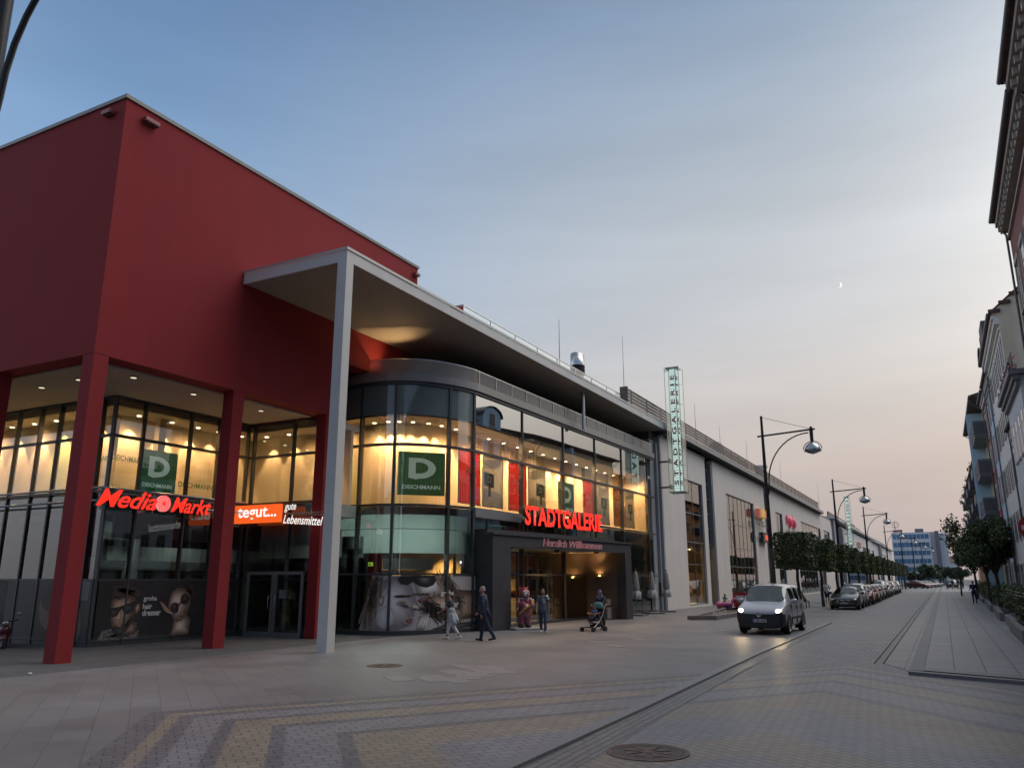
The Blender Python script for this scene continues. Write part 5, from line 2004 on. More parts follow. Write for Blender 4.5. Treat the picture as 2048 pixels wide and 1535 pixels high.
LEAFG = mat('leaf_hedge', (.085, .12, .032), .55, var=.4, scale=2)
LEAFB = mat('leaf_far', (.045, .062, .040), .6, var=.35, scale=1)
PETAL = mat('flower_petals', (.32, .05, .10), .6, var=.4, scale=6)
BARK = mat('bark', (.055, .042, .034), .9, var=.35, scale=8, bump=.5, bscale=30)


def leaves(mb, n, sample, size, seed=1, mats=1):
    rg = random.Random(seed)
    for i in range(n):
        p = Vector(sample(rg))
        a = Vector((rg.gauss(0, 1), rg.gauss(0, 1), rg.gauss(0, 1))).normalized()
        b = a.orthogonal().normalized()
        b.rotate(Matrix.Rotation(rg.uniform(0, 6.28), 3, a))
        c = a.cross(b)
        s = size * rg.uniform(.6, 1.35)
        mb.cur = rg.randrange(mats) if mats > 1 else 0
        mb.add([p - b * s, p + c * s * .55, p + b * s, p - c * s * .55], [(0, 1, 2, 3)])
    return mb


fl = MB()
leaves(fl, 420, lambda g: (bx - .15 + g.gauss(0, .13), g.uniform(45.3, 53.5), 12.35 + abs(g.gauss(0, .28))), .09, 3, 2)
tag(fl.build('balcony_flowers', [LEAFM, PETAL], t), kind='stuff')

# tall white house with bare gable towards us
t = house('white_house', 'tall white shuttered house showing a bare beige gable wall towards us', 61.4, 76.6, 19.6, CRW, (1.6, 5.2, 8.8, 12.4, 16.3), 5, 1.0, 1.95, FRW, None, SHUT, ridge=5.2, over=.55, depth=11, xo=.05)
xg = hx(69) + .05
mb = MB().quad((xg + .02, 61.39, 11), (xg + 11, 61.39, 11), (xg + 11, 61.39, 19.6), (xg + 5.5, 61.39, 24.4), (xg - .45, 61.39, 19.75), (xg + .02, 61.39, 19.4))
mb.build('gable_wall', GBL, t)
mb = MB()
for k in range(9):
    u0 = xg - .55 + k * .68
    mb.box(u0, 61.2, 19.78 + k * .53 * 1.0, u0 + .72, 61.388, 20.0 + k * .53)
mb.build('verge_tiles', TILE, t)
mb = MB()
mb.box(xg - .5, 70, 19.85, xg + .8, 73, 21.7)
do = mb.build('dormer', mat('slate_dormer', (.07, .075, .085), .6), t)
mb = MB().tube([(xg - .5, 69.6, 20.3), (xg - .5, 69.6, 21.1), (xg - .5, 73.4, 21.1), (xg - .5, 73.4, 20.3)], .03, 6)
mb.build('roof_railing', ZNC, t)

# light blue house with round-headed dormer
t = house('light_blue_house', 'narrow light blue house with a round-headed roof dormer', 76.7, 84.4, 19.2, LBL, (1.6, 5.2, 8.8, 12.4, 15.8), 3, 1.0, 1.95, FRW, STUC, None, ridge=2.4, over=.35, depth=11)
xg = hx(80)
mb = MB().prism([(xg - .15, 78.5, 19.4), (xg - .15, 82.5, 19.4), (xg - .15, 82.5, 20.8)] + [(xg - .15, 80.5 + 2 * cos(a), 20.8 + 1.1 * sin(a)) for a in [pi * k / 10 for k in range(1, 10)]] + [(xg - .15, 78.5, 20.8)], (2.5, 0, 0))
do = mb.build('dormer', LBL, t, fix=True)
hwindow(t, 79.8, 19.7, 1.3, 1.5, FRW, xg - .17, None)
mb = MB()
for k in range(10):
    a, b = pi * k / 10, pi * (k + 1) / 10
    mb.quad((xg - .4, 80.5 + 2.15 * cos(a), 20.85 + 1.22 * sin(a)), (xg - .4, 80.5 + 2.15 * cos(b), 20.85 + 1.22 * sin(b)), (xg + 2.5, 80.5 + 2.15 * cos(b), 20.85 + 1.22 * sin(b)), (xg + 2.5, 80.5 + 2.15 * cos(a), 20.85 + 1.22 * sin(a)))
mb.build('dormer_roof', MATS['slate_dormer'], t)
house('brick_red_house', 'brick red house with white window surrounds beyond the white shuttered house', 84.5, 91.2, 19.0, RDP, (1.6, 5.2, 8.8, 12.4, 15.6), 3, 1.05, 2.0, FRW, mat('white_surround', (.45, .44, .43), .6, var=.04), None, ridge=2.2, over=.5, depth=11)

# cream house with balconies, a blue fin and a watcher
xf = hx(100)
t = house('balcony_house', 'cream house with grey corrugated balconies and a blue end fin under broad eaves', 91.3, 117.5, 19.9, CRM, (1.6, 5.2, 8.8, 12.4, 16.0), 6, 1.1, 1.9, FRW, None, None, ridge=2.0, over=1.35, depth=11, cornice=False)
CORR = mat('corrugated_grey', (.13, .135, .15), .5, metal=.2, var=.05)
for z in (5.1, 8.7, 12.4, 16.2):
    b_ = MB()
    b_.box(xf - 1.3, 92.0, z - .25, xf - .001, 99.8, z)
    k = 0
    y = 92.0
    while y < 99.8:
        b_.box(xf - 1.33, y, z + .002, xf - 1.27, y + .09, z + 1.35)
        y += .18
    xx = xf - 1.26
    while xx < xf - .1:
        b_.box(xx, 91.96, z + .002, xx + .09, 92.02, z + 1.35)
        xx += .16
    b_.box(xf - 1.34, 91.95, z + 1.352, xf - .002, 92.03, z + 1.42)
    b_.box(xf - 1.34, 92.03, z + 1.352, xf - 1.26, 99.8, z + 1.42)
    b_.box(xf - 1.27, 92.05, z + .05, xf - 1.255, 99.8, z + 1.3)
    b_.box(xf - 1.25, 92.035, z + .05, xf - .01, 92.05, z + 1.3)
    b_.build('balcony', CORR, t)
MB().box(xf - 1.5, 99.9, -.05, xf - .002, 100.5, 19.7).build('blue_fin', LBL, t)
MB().tube([(xf - 1.45, 91.5, 19.9), (xf - 1.3, 91.6, 19.3), (xf - .3, 91.7, 18.6), (xf - .1, 91.7, 2)], .07, 6).build('drainpipe', ZNC, t)

xo = hx(150)
t = house('orange_house', 'long orange house hung with dark blue flower balconies far down the right side', 117.6, 188, 18.0, ORP, (2, 5.4, 8.8, 12.2), 14, 1.1, 1.8, FRW, None, None, ridge=1.8, over=1.0, depth=11, cornice=False)
DBL = mat('dark_blue_balcony', (.035, .045, .075), .5, var=.1)
for z in (4.9, 8.3, 11.7, 15.0):
    for y in (119, 133, 147, 161, 175):
        b_ = MB().box(xo - 1.5, y, z, xo - .002, y + 6, z + 1.25)
        bo = b_.build('balcony', DBL, t)
        if z > 6:
            f_ = MB()
            leaves(f_, 60, lambda g: (xo - 1.55 + g.gauss(0, .18), y + g.uniform(.3, 5.7), z + 1.25 + abs(g.gauss(0, .3))), .16, int(y + z))
            f_.build('balcony_plants', LEAFD, bo)

# true distance: bring the row in so that its skyline mirrors correctly in the shop glass
for o in list(COL.objects):
    if o.parent is None and o.get('group') == 'houses along the right-hand pavement':
        o.location = (o.location.x * .78, o.location.y * .78, 0)
        o.scale = (.78, .78, .80)

# ================================================================== FAR END OF THE STREET
t = thing('office_block', 'white and blue banded office block closing the street, with a grey stair tower', 'building', (-6, 262, 0))
OW = mat('office_white', (.62, .63, .65), .6, var=.04)
OB = glass('office_blue_glass', (.08, .18, .30), 2.2)
OBD = mat('office_blue', (.06, .17, .30), .25, var=.35, scale=.25)
MB().box(-12.2, 260, 0, -2.2, 275, 14.9).build('wall', OW, t)
MB().box(-2.199, 261.0, 0, -1.0, 275, 15.0).build('wall', mat('office_cream', (.58, .53, .52), .7), t)
MB().box(-.999, 260.2, 0, .05, 275, 15.2).build('stair_tower', mat('office_grey', (.16, .16, .19), .6), t)
MB().box(.051, 262, 0, 2.0, 275, 14.6).build('wall', OW, t)
MB().box(-6.0, 262, 14.9, -3.8, 268, 16.0).build('roof_house', mat('office_grey2', (.12, .13, .15), .6), t)
for k in range(6):
    z = 1.6 + k * 2.3
    wo = MB().box(-12.0, 259.93, z, -2.6, 259.999, z + 1.25).build('window_band', OBD, t)
    m_ = MB()
    for j in range(9):
        m_.box(-12.0 + j * 1.04, 259.88, z, -11.92 + j * 1.04, 259.929, z + 1.25)
    m_.build('window_bars', OW, wo)
MB().tube([(-11.2, 264, 14.9), (-11.2, 264, 18.4)], .08, 6).build('roof_aerial', ZNC, t)
m_ = MB()
for k in range(14):
    a = 2 * pi * k / 14
    m_.quad((-11.0 + .3 * cos(a), 263.9, 17.4 + .3 * sin(a)), (-11 + 1.1 * cos(a + .1), 263.9, 17.4 + 1.1 * sin(a + .1)), (-11 + 1.0 * cos(a + .28), 263.9, 17.4 + 1.0 * sin(a + .28)))
m_.box(-11.9, 263.85, 15.2, -9.6, 263.95, 15.9)
m_.build('roof_emblem', mat('faded_red_emblem', (.38, .2, .19), .6, var=.2), t)
t = thing('far_house', 'low grey-white house glimpsed past the far trees at the street end', 'house', (2.5, 300, 0))
MB().box(-1.5, 300, 0, 5, 312, 7.0).build('wall', OW, t)
MB().prism([(-2, 299.5, 7), (-2, 312.5, 7), (-2, 306, 9.2)], (7.5, 0, 0)).build('roof', TILE, t, fix=True)

# ================================================================== TREES, HEDGES, LAMPS
def natural_tree(name, label, x, y, h, rx, ry, zc, rz, n, size, m, seed, group, trunk_r=.14, lobes=9):
    rg = random.Random(seed)
    t_ = thing(name, label, 'tree', (x, y, 0), group)
    tk = MB()
    top = Vector((x + rg.uniform(-.2, .2), y, zc))
    tk.tube([(x, y, -.05), (x + .05, y, zc * .35), (x - .05, y, zc * .7), top], [trunk_r, trunk_r * .8, trunk_r * .65, trunk_r * .35], 8)
    cs = []
    for k in range(lobes):
        th, ph = rg.uniform(0, 6.28), rg.uniform(-.6, 1.2)
        c = Vector((x + rx * .62 * cos(th) * cos(ph), y + ry * .62 * sin(th) * cos(ph), zc + rz * .6 * sin(ph)))
        cs.append((c, rg.uniform(.30, .52)))
        tk.tube([(x, y, zc * .55), ((x + c.x) / 2, (y + c.y) / 2, (zc * .6 + c.z) / 2), c], [trunk_r * .45, trunk_r * .28, .02], 5)
    tk.build('trunk', BARK, t_)
    mb_ = MB()

    def smp(g):
        c, r = g.choice(cs)
        d = Vector((g.gauss(0, 1), g.gauss(0, 1), g.gauss(0, 1))).normalized() * (g.random() ** .45) * r
        return (c.x + d.x * rx * 1.15, c.y + d.y * ry * 1.15, c.z + d.z * rz * 1.15)
    leaves(mb_, n, smp, size, seed, len(m) if isinstance(m, list) else 1)
    mb_.build('crown', m, t_)
    return t_


natural_tree('street_tree', 'round dark-leaved tree nearest us above the right-hand hedge', 2.95, 60, 6, 1.6, 3.0, 3.95, 1.75, 7500, .13, [LEAFD, LEAFM], 11, 'trees in the right-hand front gardens')
natural_tree('street_tree', 'round dark-leaved tree, second along the right-hand hedge', 2.95, 73, 6, 1.6, 3.2, 4.0, 1.8, 6000, .15, [LEAFD, LEAFM], 12, 'trees in the right-hand front gardens')
natural_tree('street_tree', 'round dark-leaved tree, third along the right-hand hedge', 2.7, 92, 6, 1.7, 3.4, 4.2, 1.9, 5000, .17, [LEAFD, LEAFM], 13, 'trees in the right-hand front gardens')
natural_tree('birch_tree', 'airy taller tree leaning into the sky left of the dark garden trees', 1.6, 108, 9, 1.5, 2.0, 6.6, 3.0, 900, .17, [LEAFM, LEAFB], 14, 'trees in the right-hand front gardens', .1, 12)
for k, (x, y, h_, r_, lab) in enumerate(((-3.6, 225, 5.2, 2.6, 'far bushy tree below the right half of the office block'), (-1.0, 232, 5.6, 2.4, 'far bushy tree under the grey stair tower'),
                                         (1.6, 226, 4.6, 2.2, 'far bushy tree right of the office block'), (3.6, 210, 4.2, 2.0, 'far bushy tree closest to the end of the hedge'), (-6.4, 236, 3.6, 2.2, 'lowest far bushy tree at the end of the clipped row'))):
    natural_tree('far_tree', lab, x, y, h_, r_, r_, h_ * .62, h_ * .42, 900, .34, [LEAFB, LEAFD], 30 + k, 'bushy trees at the far end of the street', .2, 8)

# clipped box trees
CROWN = [LEAFD, LEAFM]


def clipped_tree():
    t_ = thing('clipped_tree', '', 'tree', (0, 0, 0), 'box-clipped trees along the parked cars', local=True)
    tk = MB()
    tk.tube([(0, 0, -.05), (.03, .02, 1.0), (-.02, 0, 2.0), (.03, .03, 2.9), (0, 0, 4.0)], [.125, .10, .09, .08, .04], 8)
    rg = random.Random(5)
    for k in range(12):
        a = k * 2.4
        z = 2.5 + (k % 4) * .35
        tk.tube([(0, 0, z), (.45 * cos(a), .7 * sin(a), z + .35), (.8 * cos(a), 1.7 * sin(a), z + .6)], [.045, .03, .012], 5)
    tk.build('trunk', BARK, t_)
    mb_ = MB()

    def smp(g):
        u = [g.uniform(-1, 1) for _ in range(3)]
        if g.random() < .72:
            k_ = g.randrange(3)
            u[k_] = math.copysign(1 - abs(g.gauss(0, .10)), u[k_])
        # rounded, slightly lumpy clipping
        x, y, z = u
        lump = .06 * sin(5 * y + 2 * x) + .05 * sin(7 * z + 3 * y)
        return (x * (.98 + lump) + g.gauss(0, .03), y * (2.25 + lump) + g.gauss(0, .05), 3.68 + z * (1.04 + lump * .6) + g.gauss(0, .03))
    leaves(mb_, 9000, smp, .085, 5, 2)
    mb_.build('crown', CROWN, t_)
    return t_


ct = clipped_tree()
ORD = ['first and nearest box-clipped tree, beside the silver van', 'second box-clipped tree along the street, its trunk left of the dark saloon', 'third box-clipped tree along the street', 'fourth box-clipped tree along the street',
       'fifth box-clipped tree along the street', 'sixth box-clipped tree along the street', 'seventh box-clipped tree along the street', 'eighth box-clipped tree along the street', 'ninth box-clipped tree along the street',
       'tenth box-clipped tree along the street', 'eleventh box-clipped tree along the street', 'twelfth box-clipped tree along the street', 'thirteenth box-clipped tree along the street', 'fourteenth box-clipped tree, near the far end of the row', 'last box-clipped tree in the row']
for k, y in enumerate((53.4, 64.4, 74.2, 84.3, 94.5, 104.8, 115, 125.5, 136, 147, 158, 170, 182, 194, 206)):
    r_ = ct if k == 0 else dup(ct, (-8.05, y, 0), pi * (k % 2), ORD[k])
    if k == 0:
        ct.location = (-8.05, y, 0)
        ct['label'] = ORD[0]

# street lamps
LMP = mat('lamp_black', (.018, .018, .02), .4, metal=.3, var=.15)
CHR = mat('lamp_dome_glass', (.34, .36, .37), .18, metal=.7, var=.02)


def street_lamp():
    t_ = thing('street_lamp', '', 'street lamp', (0, 0, 0), 'tall black bracket lamps along the street', local=True)
    p = MB()
    p.tube([(0, 0, -.05), (0, 0, 3.5), (0, 0, 3.55)], [.15, .14, .10], 14)
    p.tube([(0, 0, 3.5), (0, 0, 6), (0, 0, 10.75)], [.115, .105, .065], 12)
    p.cyl((0, 0, 0), (0, 0, .06), .24, n=14)
    p.build('pole', LMP, t_)
    a = MB()
    a.tube([(-.28, 0, 9.62), (2.75, 0, 9.80)], .05, 8)
    a.build('arm', LMP, t_)
    a = MB()
    a.tube([(.10, 0, 6.4), (.16, 0, 7.0)] + [(.16 + 2.25 * (1 - cos(th)), 0, 7.0 + 2.62 * sin(th)) for th in [pi / 2 * k / 12 for k in range(1, 13)]], .035, 8)
    a.build('curved_brace', LMP, t_)
    a = MB().tube([(.0, 0, 10.68), (2.5, 0, 9.84)], .012, 5)
    a.build('tie_rod', LMP, t_)
    s_ = MB()
    s_.cyl((2.55, 0, 9.86), (2.55, 0, 9.02), .10, .085, 12)
    s_.cyl((2.55, 0, 9.95), (2.55, 0, 9.80), .06, n=10)
    s_.build('stem', LMP, t_)
    s_ = MB().lathe([(.09, 9.10), (.16, 9.06), (.33, 8.92), (.42, 8.72), (.44, 8.60), (.36, 8.58), (.2, 8.5), (.05, 8.47), (.0, 8.42)], (2.55, 0, 0), 22)
    s_.build('lamp_dome', CHR, t_)
    s_ = MB().tube([(2.55 + .47 * cos(a_), 0, 8.72 + .42 * sin(a_)) for a_ in [pi * k / 12 for k in range(13)]], .022, 6)
    s_.build('dome_hoop', LMP, t_)
    return t_


sl = street_lamp()
LL = ['nearest tall black bracket lamp, rising behind the silver van', 'second tall black bracket lamp in the row', 'third tall black bracket lamp in the row', 'fourth tall black bracket lamp in the row',
      'fifth tall black bracket lamp, in front of the office block', 'sixth tall black bracket lamp, in front of the office block', 'farthest tall black bracket lamp in the row']
for k, y in enumerate((44.8, 77.5, 109.5, 150, 178, 205, 235)):
    if k:
        dup(sl, (-8.0 + (.0 if k < 4 else 1.2 * (k - 3)), y, 0), 0, LL[k])
    else:
        sl.location = (-8.0, y, 0)
        sl['label'] = LL[0]
dup(sl, (-8.57, 4.09, 0), R(15), 'close bracket lamp cut by the top left corner, only its curved brace and pole showing')

# hedge, planter walls and railing on the right
def px_(y):
    return 2.15 + .0135 * (y - 32)


hd = MB()
leaves(hd, 15000, lambda g: (lambda y: (px_(y) + 1.05 + g.uniform(-.75, 1.4), y, .25 + g.random() ** .6 * (1.12 + .22 * sin(y * .9) + .14 * sin(y * 2.3))))(26 + 100 * g.random() ** 1.3), .085, 44, 2)
tag(hd.build('hedge', [LEAFG, LEAFM]), 'long loose green hedge behind the right-hand planter walls', 'hedge')
mb = MB().prism([(px_(26) + .3, 26, 0), (px_(26) + 2.3, 26, 0), (px_(200) + 2.3, 200, 0), (px_(200) + .3, 200, 0)], (0, 0, .28))
structure('garden_soil', mb, mat('soil', (.035, .028, .022), .9, var=.3), fix=True)
CONC = mat('planter_concrete', (.20, .195, .185), .75, var=.18, scale=2, bump=.15, stain=.15)
spots = [(29.5, 7.2), (37.2, 5.6), (45.0, 5.2), (50.6, 6.4), (57.6, 8.5), (67, 9), (77, 11), (89, 14)]
wl = ['near concrete planter wall cut by the right edge of the picture', 'second concrete planter wall, stepping back from the near one', 'third concrete planter wall along the hedge', 'fourth concrete planter wall along the hedge',
      'fifth concrete planter wall along the hedge', 'sixth concrete planter wall along the hedge', 'seventh concrete planter wall along the hedge', 'farthest concrete planter wall along the hedge']
for k, (y, L_) in enumerate(spots):
    m_ = MB()
    dx = .0 if k % 2 == 0 else .12
    a, b = (px_(y) + dx, y), (px_(y + L_) + dx, y + L_)
    m_.wall(a, b, -.22, 0, .05, .47 - .012 * k)
    if k in (0, 1, 2, 3):
        m_.wall(a, (a[0] + 1.0, a[1]), 0, .2, .05, .469 - .012 * k, .221, 1.0)
    tag(m_.build('planter_wall', CONC, None, bevel=.012), wl[k], 'planter wall', 'concrete planter walls')
t = thing('garden_railing', 'black metal bar railing in front of the near hedge', 'railing', (px_(40) + .5, 36, .3))
for z in (.85, 1.28, 1.42):
    MB().tube([(px_(28) + .45, 28, z), (px_(54) + .45, 54, z)], .028, 6).build('rail', LMP, t)
for k in range(7):
    y = 28.5 + k * 4.1
    MB().cyl((px_(y) + .45, y, .2), (px_(y) + .45, y, 1.45), .03, n=6).build('post', LMP, t)
m_ = MB()
y = 28.3
while y < 54:
    m_.cyl((px_(y) + .45, y, .3), (px_(y) + .45, y, 1.28), .012, n=4)
    y += .16
m_.build('bars', LMP, t)

# what stands across the square behind the viewer, seen only mirrored in the glass
SKB = mat('square_facade', (.16, .14, .125), .8, var=.2, scale=.3)
mb = MB()
for k, (x, w_, h_, y) in enumerate(((-66, 17, 9, -44), (-48, 15, 10, -46), (-32, 16, 8.5, -45), (-15, 15, 9.5, -48), (1, 18, 9, -46))):
    mb.box(x, y - 12, -.1, x + w_, y, h_)
    mb.prism([(x, y, h_), (x, y - 12, h_), (x, y - 6, h_ + 4)], (w_, 0, 0))
for x, y, h_ in ((8, -52, 44), (20, -52, 40)):
    mb.box(x - 3, y - 3, -.1, x + 3, y + 3, h_ * .55)
    mb.add([(x - 3, y - 3, h_ * .55), (x + 3, y - 3, h_ * .55), (x + 3, y + 3, h_ * .55), (x - 3, y + 3, h_ * .55), (x, y, h_)], [(0, 1, 4), (1, 2, 4), (2, 3, 4), (3, 0, 4)])
structure('buildings_across_square', mb, SKB, fix=True)

# ================================================================== CARS
GLC = glass('car_glass', (.10, .13, .14), 2.0)
TYR = mat('tyre', (.018, .018, .019), .85, var=.2)
RIMM = mat('wheel_rim', (.30, .30, .31), .3, metal=.7, var=.08)
PLS = mat('black_plastic', (.022, .022, .024), .55, var=.15)
CHM = mat('chrome', (.6, .6, .6), .15, metal=1, var=.03)
HLN = mat('headlight_off', (.42, .43, .44), .12, metal=.5, var=.1)
HLON = emis('headlight_on', (1, .74, .40), 15)
PLT = mat('number_plate', (.52, .52, .50), .5, var=.03)
PLB = mat('plate_blue', (.03, .08, .30), .5, var=0)
BLK = mat('print_black_paint', (.01, .01, .01), .5, var=0)


def paint(name, c):
    return mat('paint_' + name, c, .32, metal=.25, var=.03, coat=.8)


def loft(stations, paint_m, win_segs, shield_segs, plastic):
    """body shell from cross-sections; returns mesh with paint / glass / plastic slots"""
    P = []
    for (y, ws, wm, wb, zb, zl, wr, zr) in stations:
        d = zl - zb
        half = [(0, zb), (ws * .9, zb), (ws, zb + .07), (wm, zb + d * .42), (wm * .998, zb + d * .74), (wb, zl)]
        if wr:
            half += [(wr + (wb - wr) * .12, zr - .10), (wr * .84, zr - .008), (0, zr + .02)]
        else:
            half += [(wb * .88, zl + .025), (wb * .55, zl + .05), (0, zl + .06)]
        P.append([(x, y, z) for x, z in half])
    bm = bmesh.new()
    n = 9
    rows = []
    for p in P:
        right = [bm.verts.new(q) for q in p]
        left = [right[0]] + [bm.verts.new((-q[0], q[1], q[2])) for q in p[1:-1]] + [right[-1]]
        rows.append((right, left))
    for i in range(len(rows) - 1):
        for side in (0, 1):
            a, b = rows[i][side], rows[i + 1][side]
            for k in range(n - 1):
                vs = [a[k], a[k + 1], b[k + 1], b[k]]
                f = bm.faces.new(vs if side == 0 else vs[::-1])
                f.smooth = True
                f.material_index = 0
                if k == 5 and i in win_segs:
                    f.material_index = 1
                if k in (6, 7) and i in shield_segs:
                    f.material_index = 1
                if k <= plastic.get(i, -1):
                    f.material_index = 2
    for row, rev, key in ((rows[0], True, 'front'), (rows[-1], False, 'rear')):
        for k in range(n - 1):
            R_, L_ = row
            vs = [R_[k], R_[k + 1], L_[k + 1], L_[k]]
            vs = [v for j, v in enumerate(vs) if v not in vs[:j]]
            if len(vs) < 3:
                continue
            f = bm.faces.new(vs if rev else vs[::-1])
            f.smooth = True
            f.material_index = 2 if k <= plastic.get(key, -1) else 0
            if key == 'rear' and k in (5, 6) and stations[-1][6]:
                f.material_index = 1
    bmesh.ops.recalc_face_normals(bm, faces=bm.faces)
    # keep the belt line and sills crisp
    cl_ = bm.edges.layers.float.new('crease_edge')
    for e in bm.edges:
        m_ = {f.material_index for f in e.link_faces}
        if len(m_) > 1:
            e[cl_] = .55
    me = bpy.data.meshes.new('shell')
    bm.to_mesh(me)
    bm.free()
    o = bpy.data.objects.new('shell', me)
    COL.objects.link(o)
    s_ = o.modifiers.new('s', 'SUBSURF')
    s_.levels = s_.render_levels = 2
    dg = bpy.context.evaluated_depsgraph_get()
    out = bpy.data.meshes.new_from_object(o.evaluated_get(dg))
    bpy.data.objects.remove(o)
    return out


def split_mat(me, idx):
    bm = bmesh.new()
    bm.from_mesh(me)
    bmesh.ops.delete(bm, geom=[f for f in bm.faces if f.material_index != idx], context='FACES')
    out = bpy.data.meshes.new('part')
    bm.to_mesh(out)
    bm.free()
    out.polygons.foreach_set('material_index', [0] * len(out.polygons))
    return out


SHAPES = {
    # y, sill, widest, belt, bottom, belt height, roof half-width, roof height
    'van': ([(-2.2, .66, .74, .70, .26, .72, 0, 0), (-2.13, .78, .84, .80, .22, .86, 0, 0), (-1.85, .84, .89, .86, .22, .97, 0, 0), (-1.30, .85, .895, .86, .22, 1.09, 0, 0),
             (-.52, .85, .895, .86, .22, 1.10, .68, 1.74), (.22, .85, .895, .86, .22, 1.11, .70, 1.80), (.30, .85, .895, .86, .22, 1.11, .70, 1.80), (1.12, .85, .895, .86, .22, 1.12, .70, 1.80), (1.24, .85, .895, .86, .22, 1.12, .70, 1.80),
             (1.95, .85, .89, .85, .24, 1.13, .69, 1.77), (2.12, .82, .87, .83, .28, 1.12, .66, 1.70), (2.2, .78, .84, .80, .34, 1.1, .62, 1.60)],
            [4, 6, 8], [3], {'front': 4, 0: 4, 1: 3, 2: 1, 3: 0}, (-1.33, 1.38), .32),
    'saloon': ([(-2.42, .66, .74, .68, .26, .58, 0, 0), (-2.34, .80, .86, .80, .20, .70, 0, 0), (-1.8, .86, .92, .87, .19, .84, 0, 0), (-.98, .87, .925, .88, .19, .95, 0, 0),
                (-.12, .87, .925, .88, .19, .97, .60, 1.40), (.42, .87, .925, .88, .19, .98, .62, 1.46), (.50, .87, .925, .88, .19, .98, .62, 1.46), (1.12, .87, .925, .88, .19, 1.0, .60, 1.39),
                (1.80, .86, .92, .87, .2, 1.03, 0, 0), (2.22, .84, .90, .84, .24, 1.01, 0, 0), (2.42, .76, .82, .76, .34, .92, 0, 0)],
               [4, 6], [3, 7], {'front': 2, 0: 1}, (-1.45, 1.43), .33),
    'hatch': ([(-1.98, .62, .70, .64, .26, .62, 0, 0), (-1.92, .74, .80, .76, .2, .74, 0, 0), (-1.5, .80, .86, .82, .19, .88, 0, 0), (-.95, .81, .865, .82, .19, .97, 0, 0),
               (-.2, .81, .865, .82, .19, .98, .60, 1.42), (.28, .81, .865, .82, .19, .99, .62, 1.48), (.36, .81, .865, .82, .19, .99, .62, 1.48), (1.15, .81, .86, .82, .2, 1.0, .60, 1.45),
               (1.72, .80, .85, .80, .22, 1.0, .56, 1.36), (1.92, .76, .82, .77, .28, .98, .52, 1.1), (1.98, .7, .76, .7, .34, .9, 0, 0)],
              [4, 6, 7], [3, 8], {'front': 1, 0: 1}, (-1.22, 1.25), .31),
    'carrier': ([(-2.2, .66, .74, .68, .26, .66, 0, 0), (-2.13, .78, .85, .8, .2, .80, 0, 0), (-1.7, .84, .90, .86, .2, .95, 0, 0), (-1.15, .85, .905, .87, .2, 1.05, 0, 0),
                 (-.35, .85, .905, .87, .2, 1.06, .66, 1.56), (.28, .85, .905, .87, .2, 1.07, .68, 1.64), (.36, .85, .905, .87, .2, 1.07, .68, 1.64), (1.3, .85, .905, .87, .2, 1.08, .67, 1.63),
                 (1.38, .85, .905, .87, .2, 1.08, .67, 1.63), (1.95, .84, .89, .85, .22, 1.08, .64, 1.55), (2.14, .8, .86, .81, .28, 1.05, .58, 1.30), (2.2, .74, .8, .74, .34, .95, 0, 0)],
                [4, 6, 8], [3, 9], {'front': 1, 0: 1}, (-1.35, 1.36), .32),
}


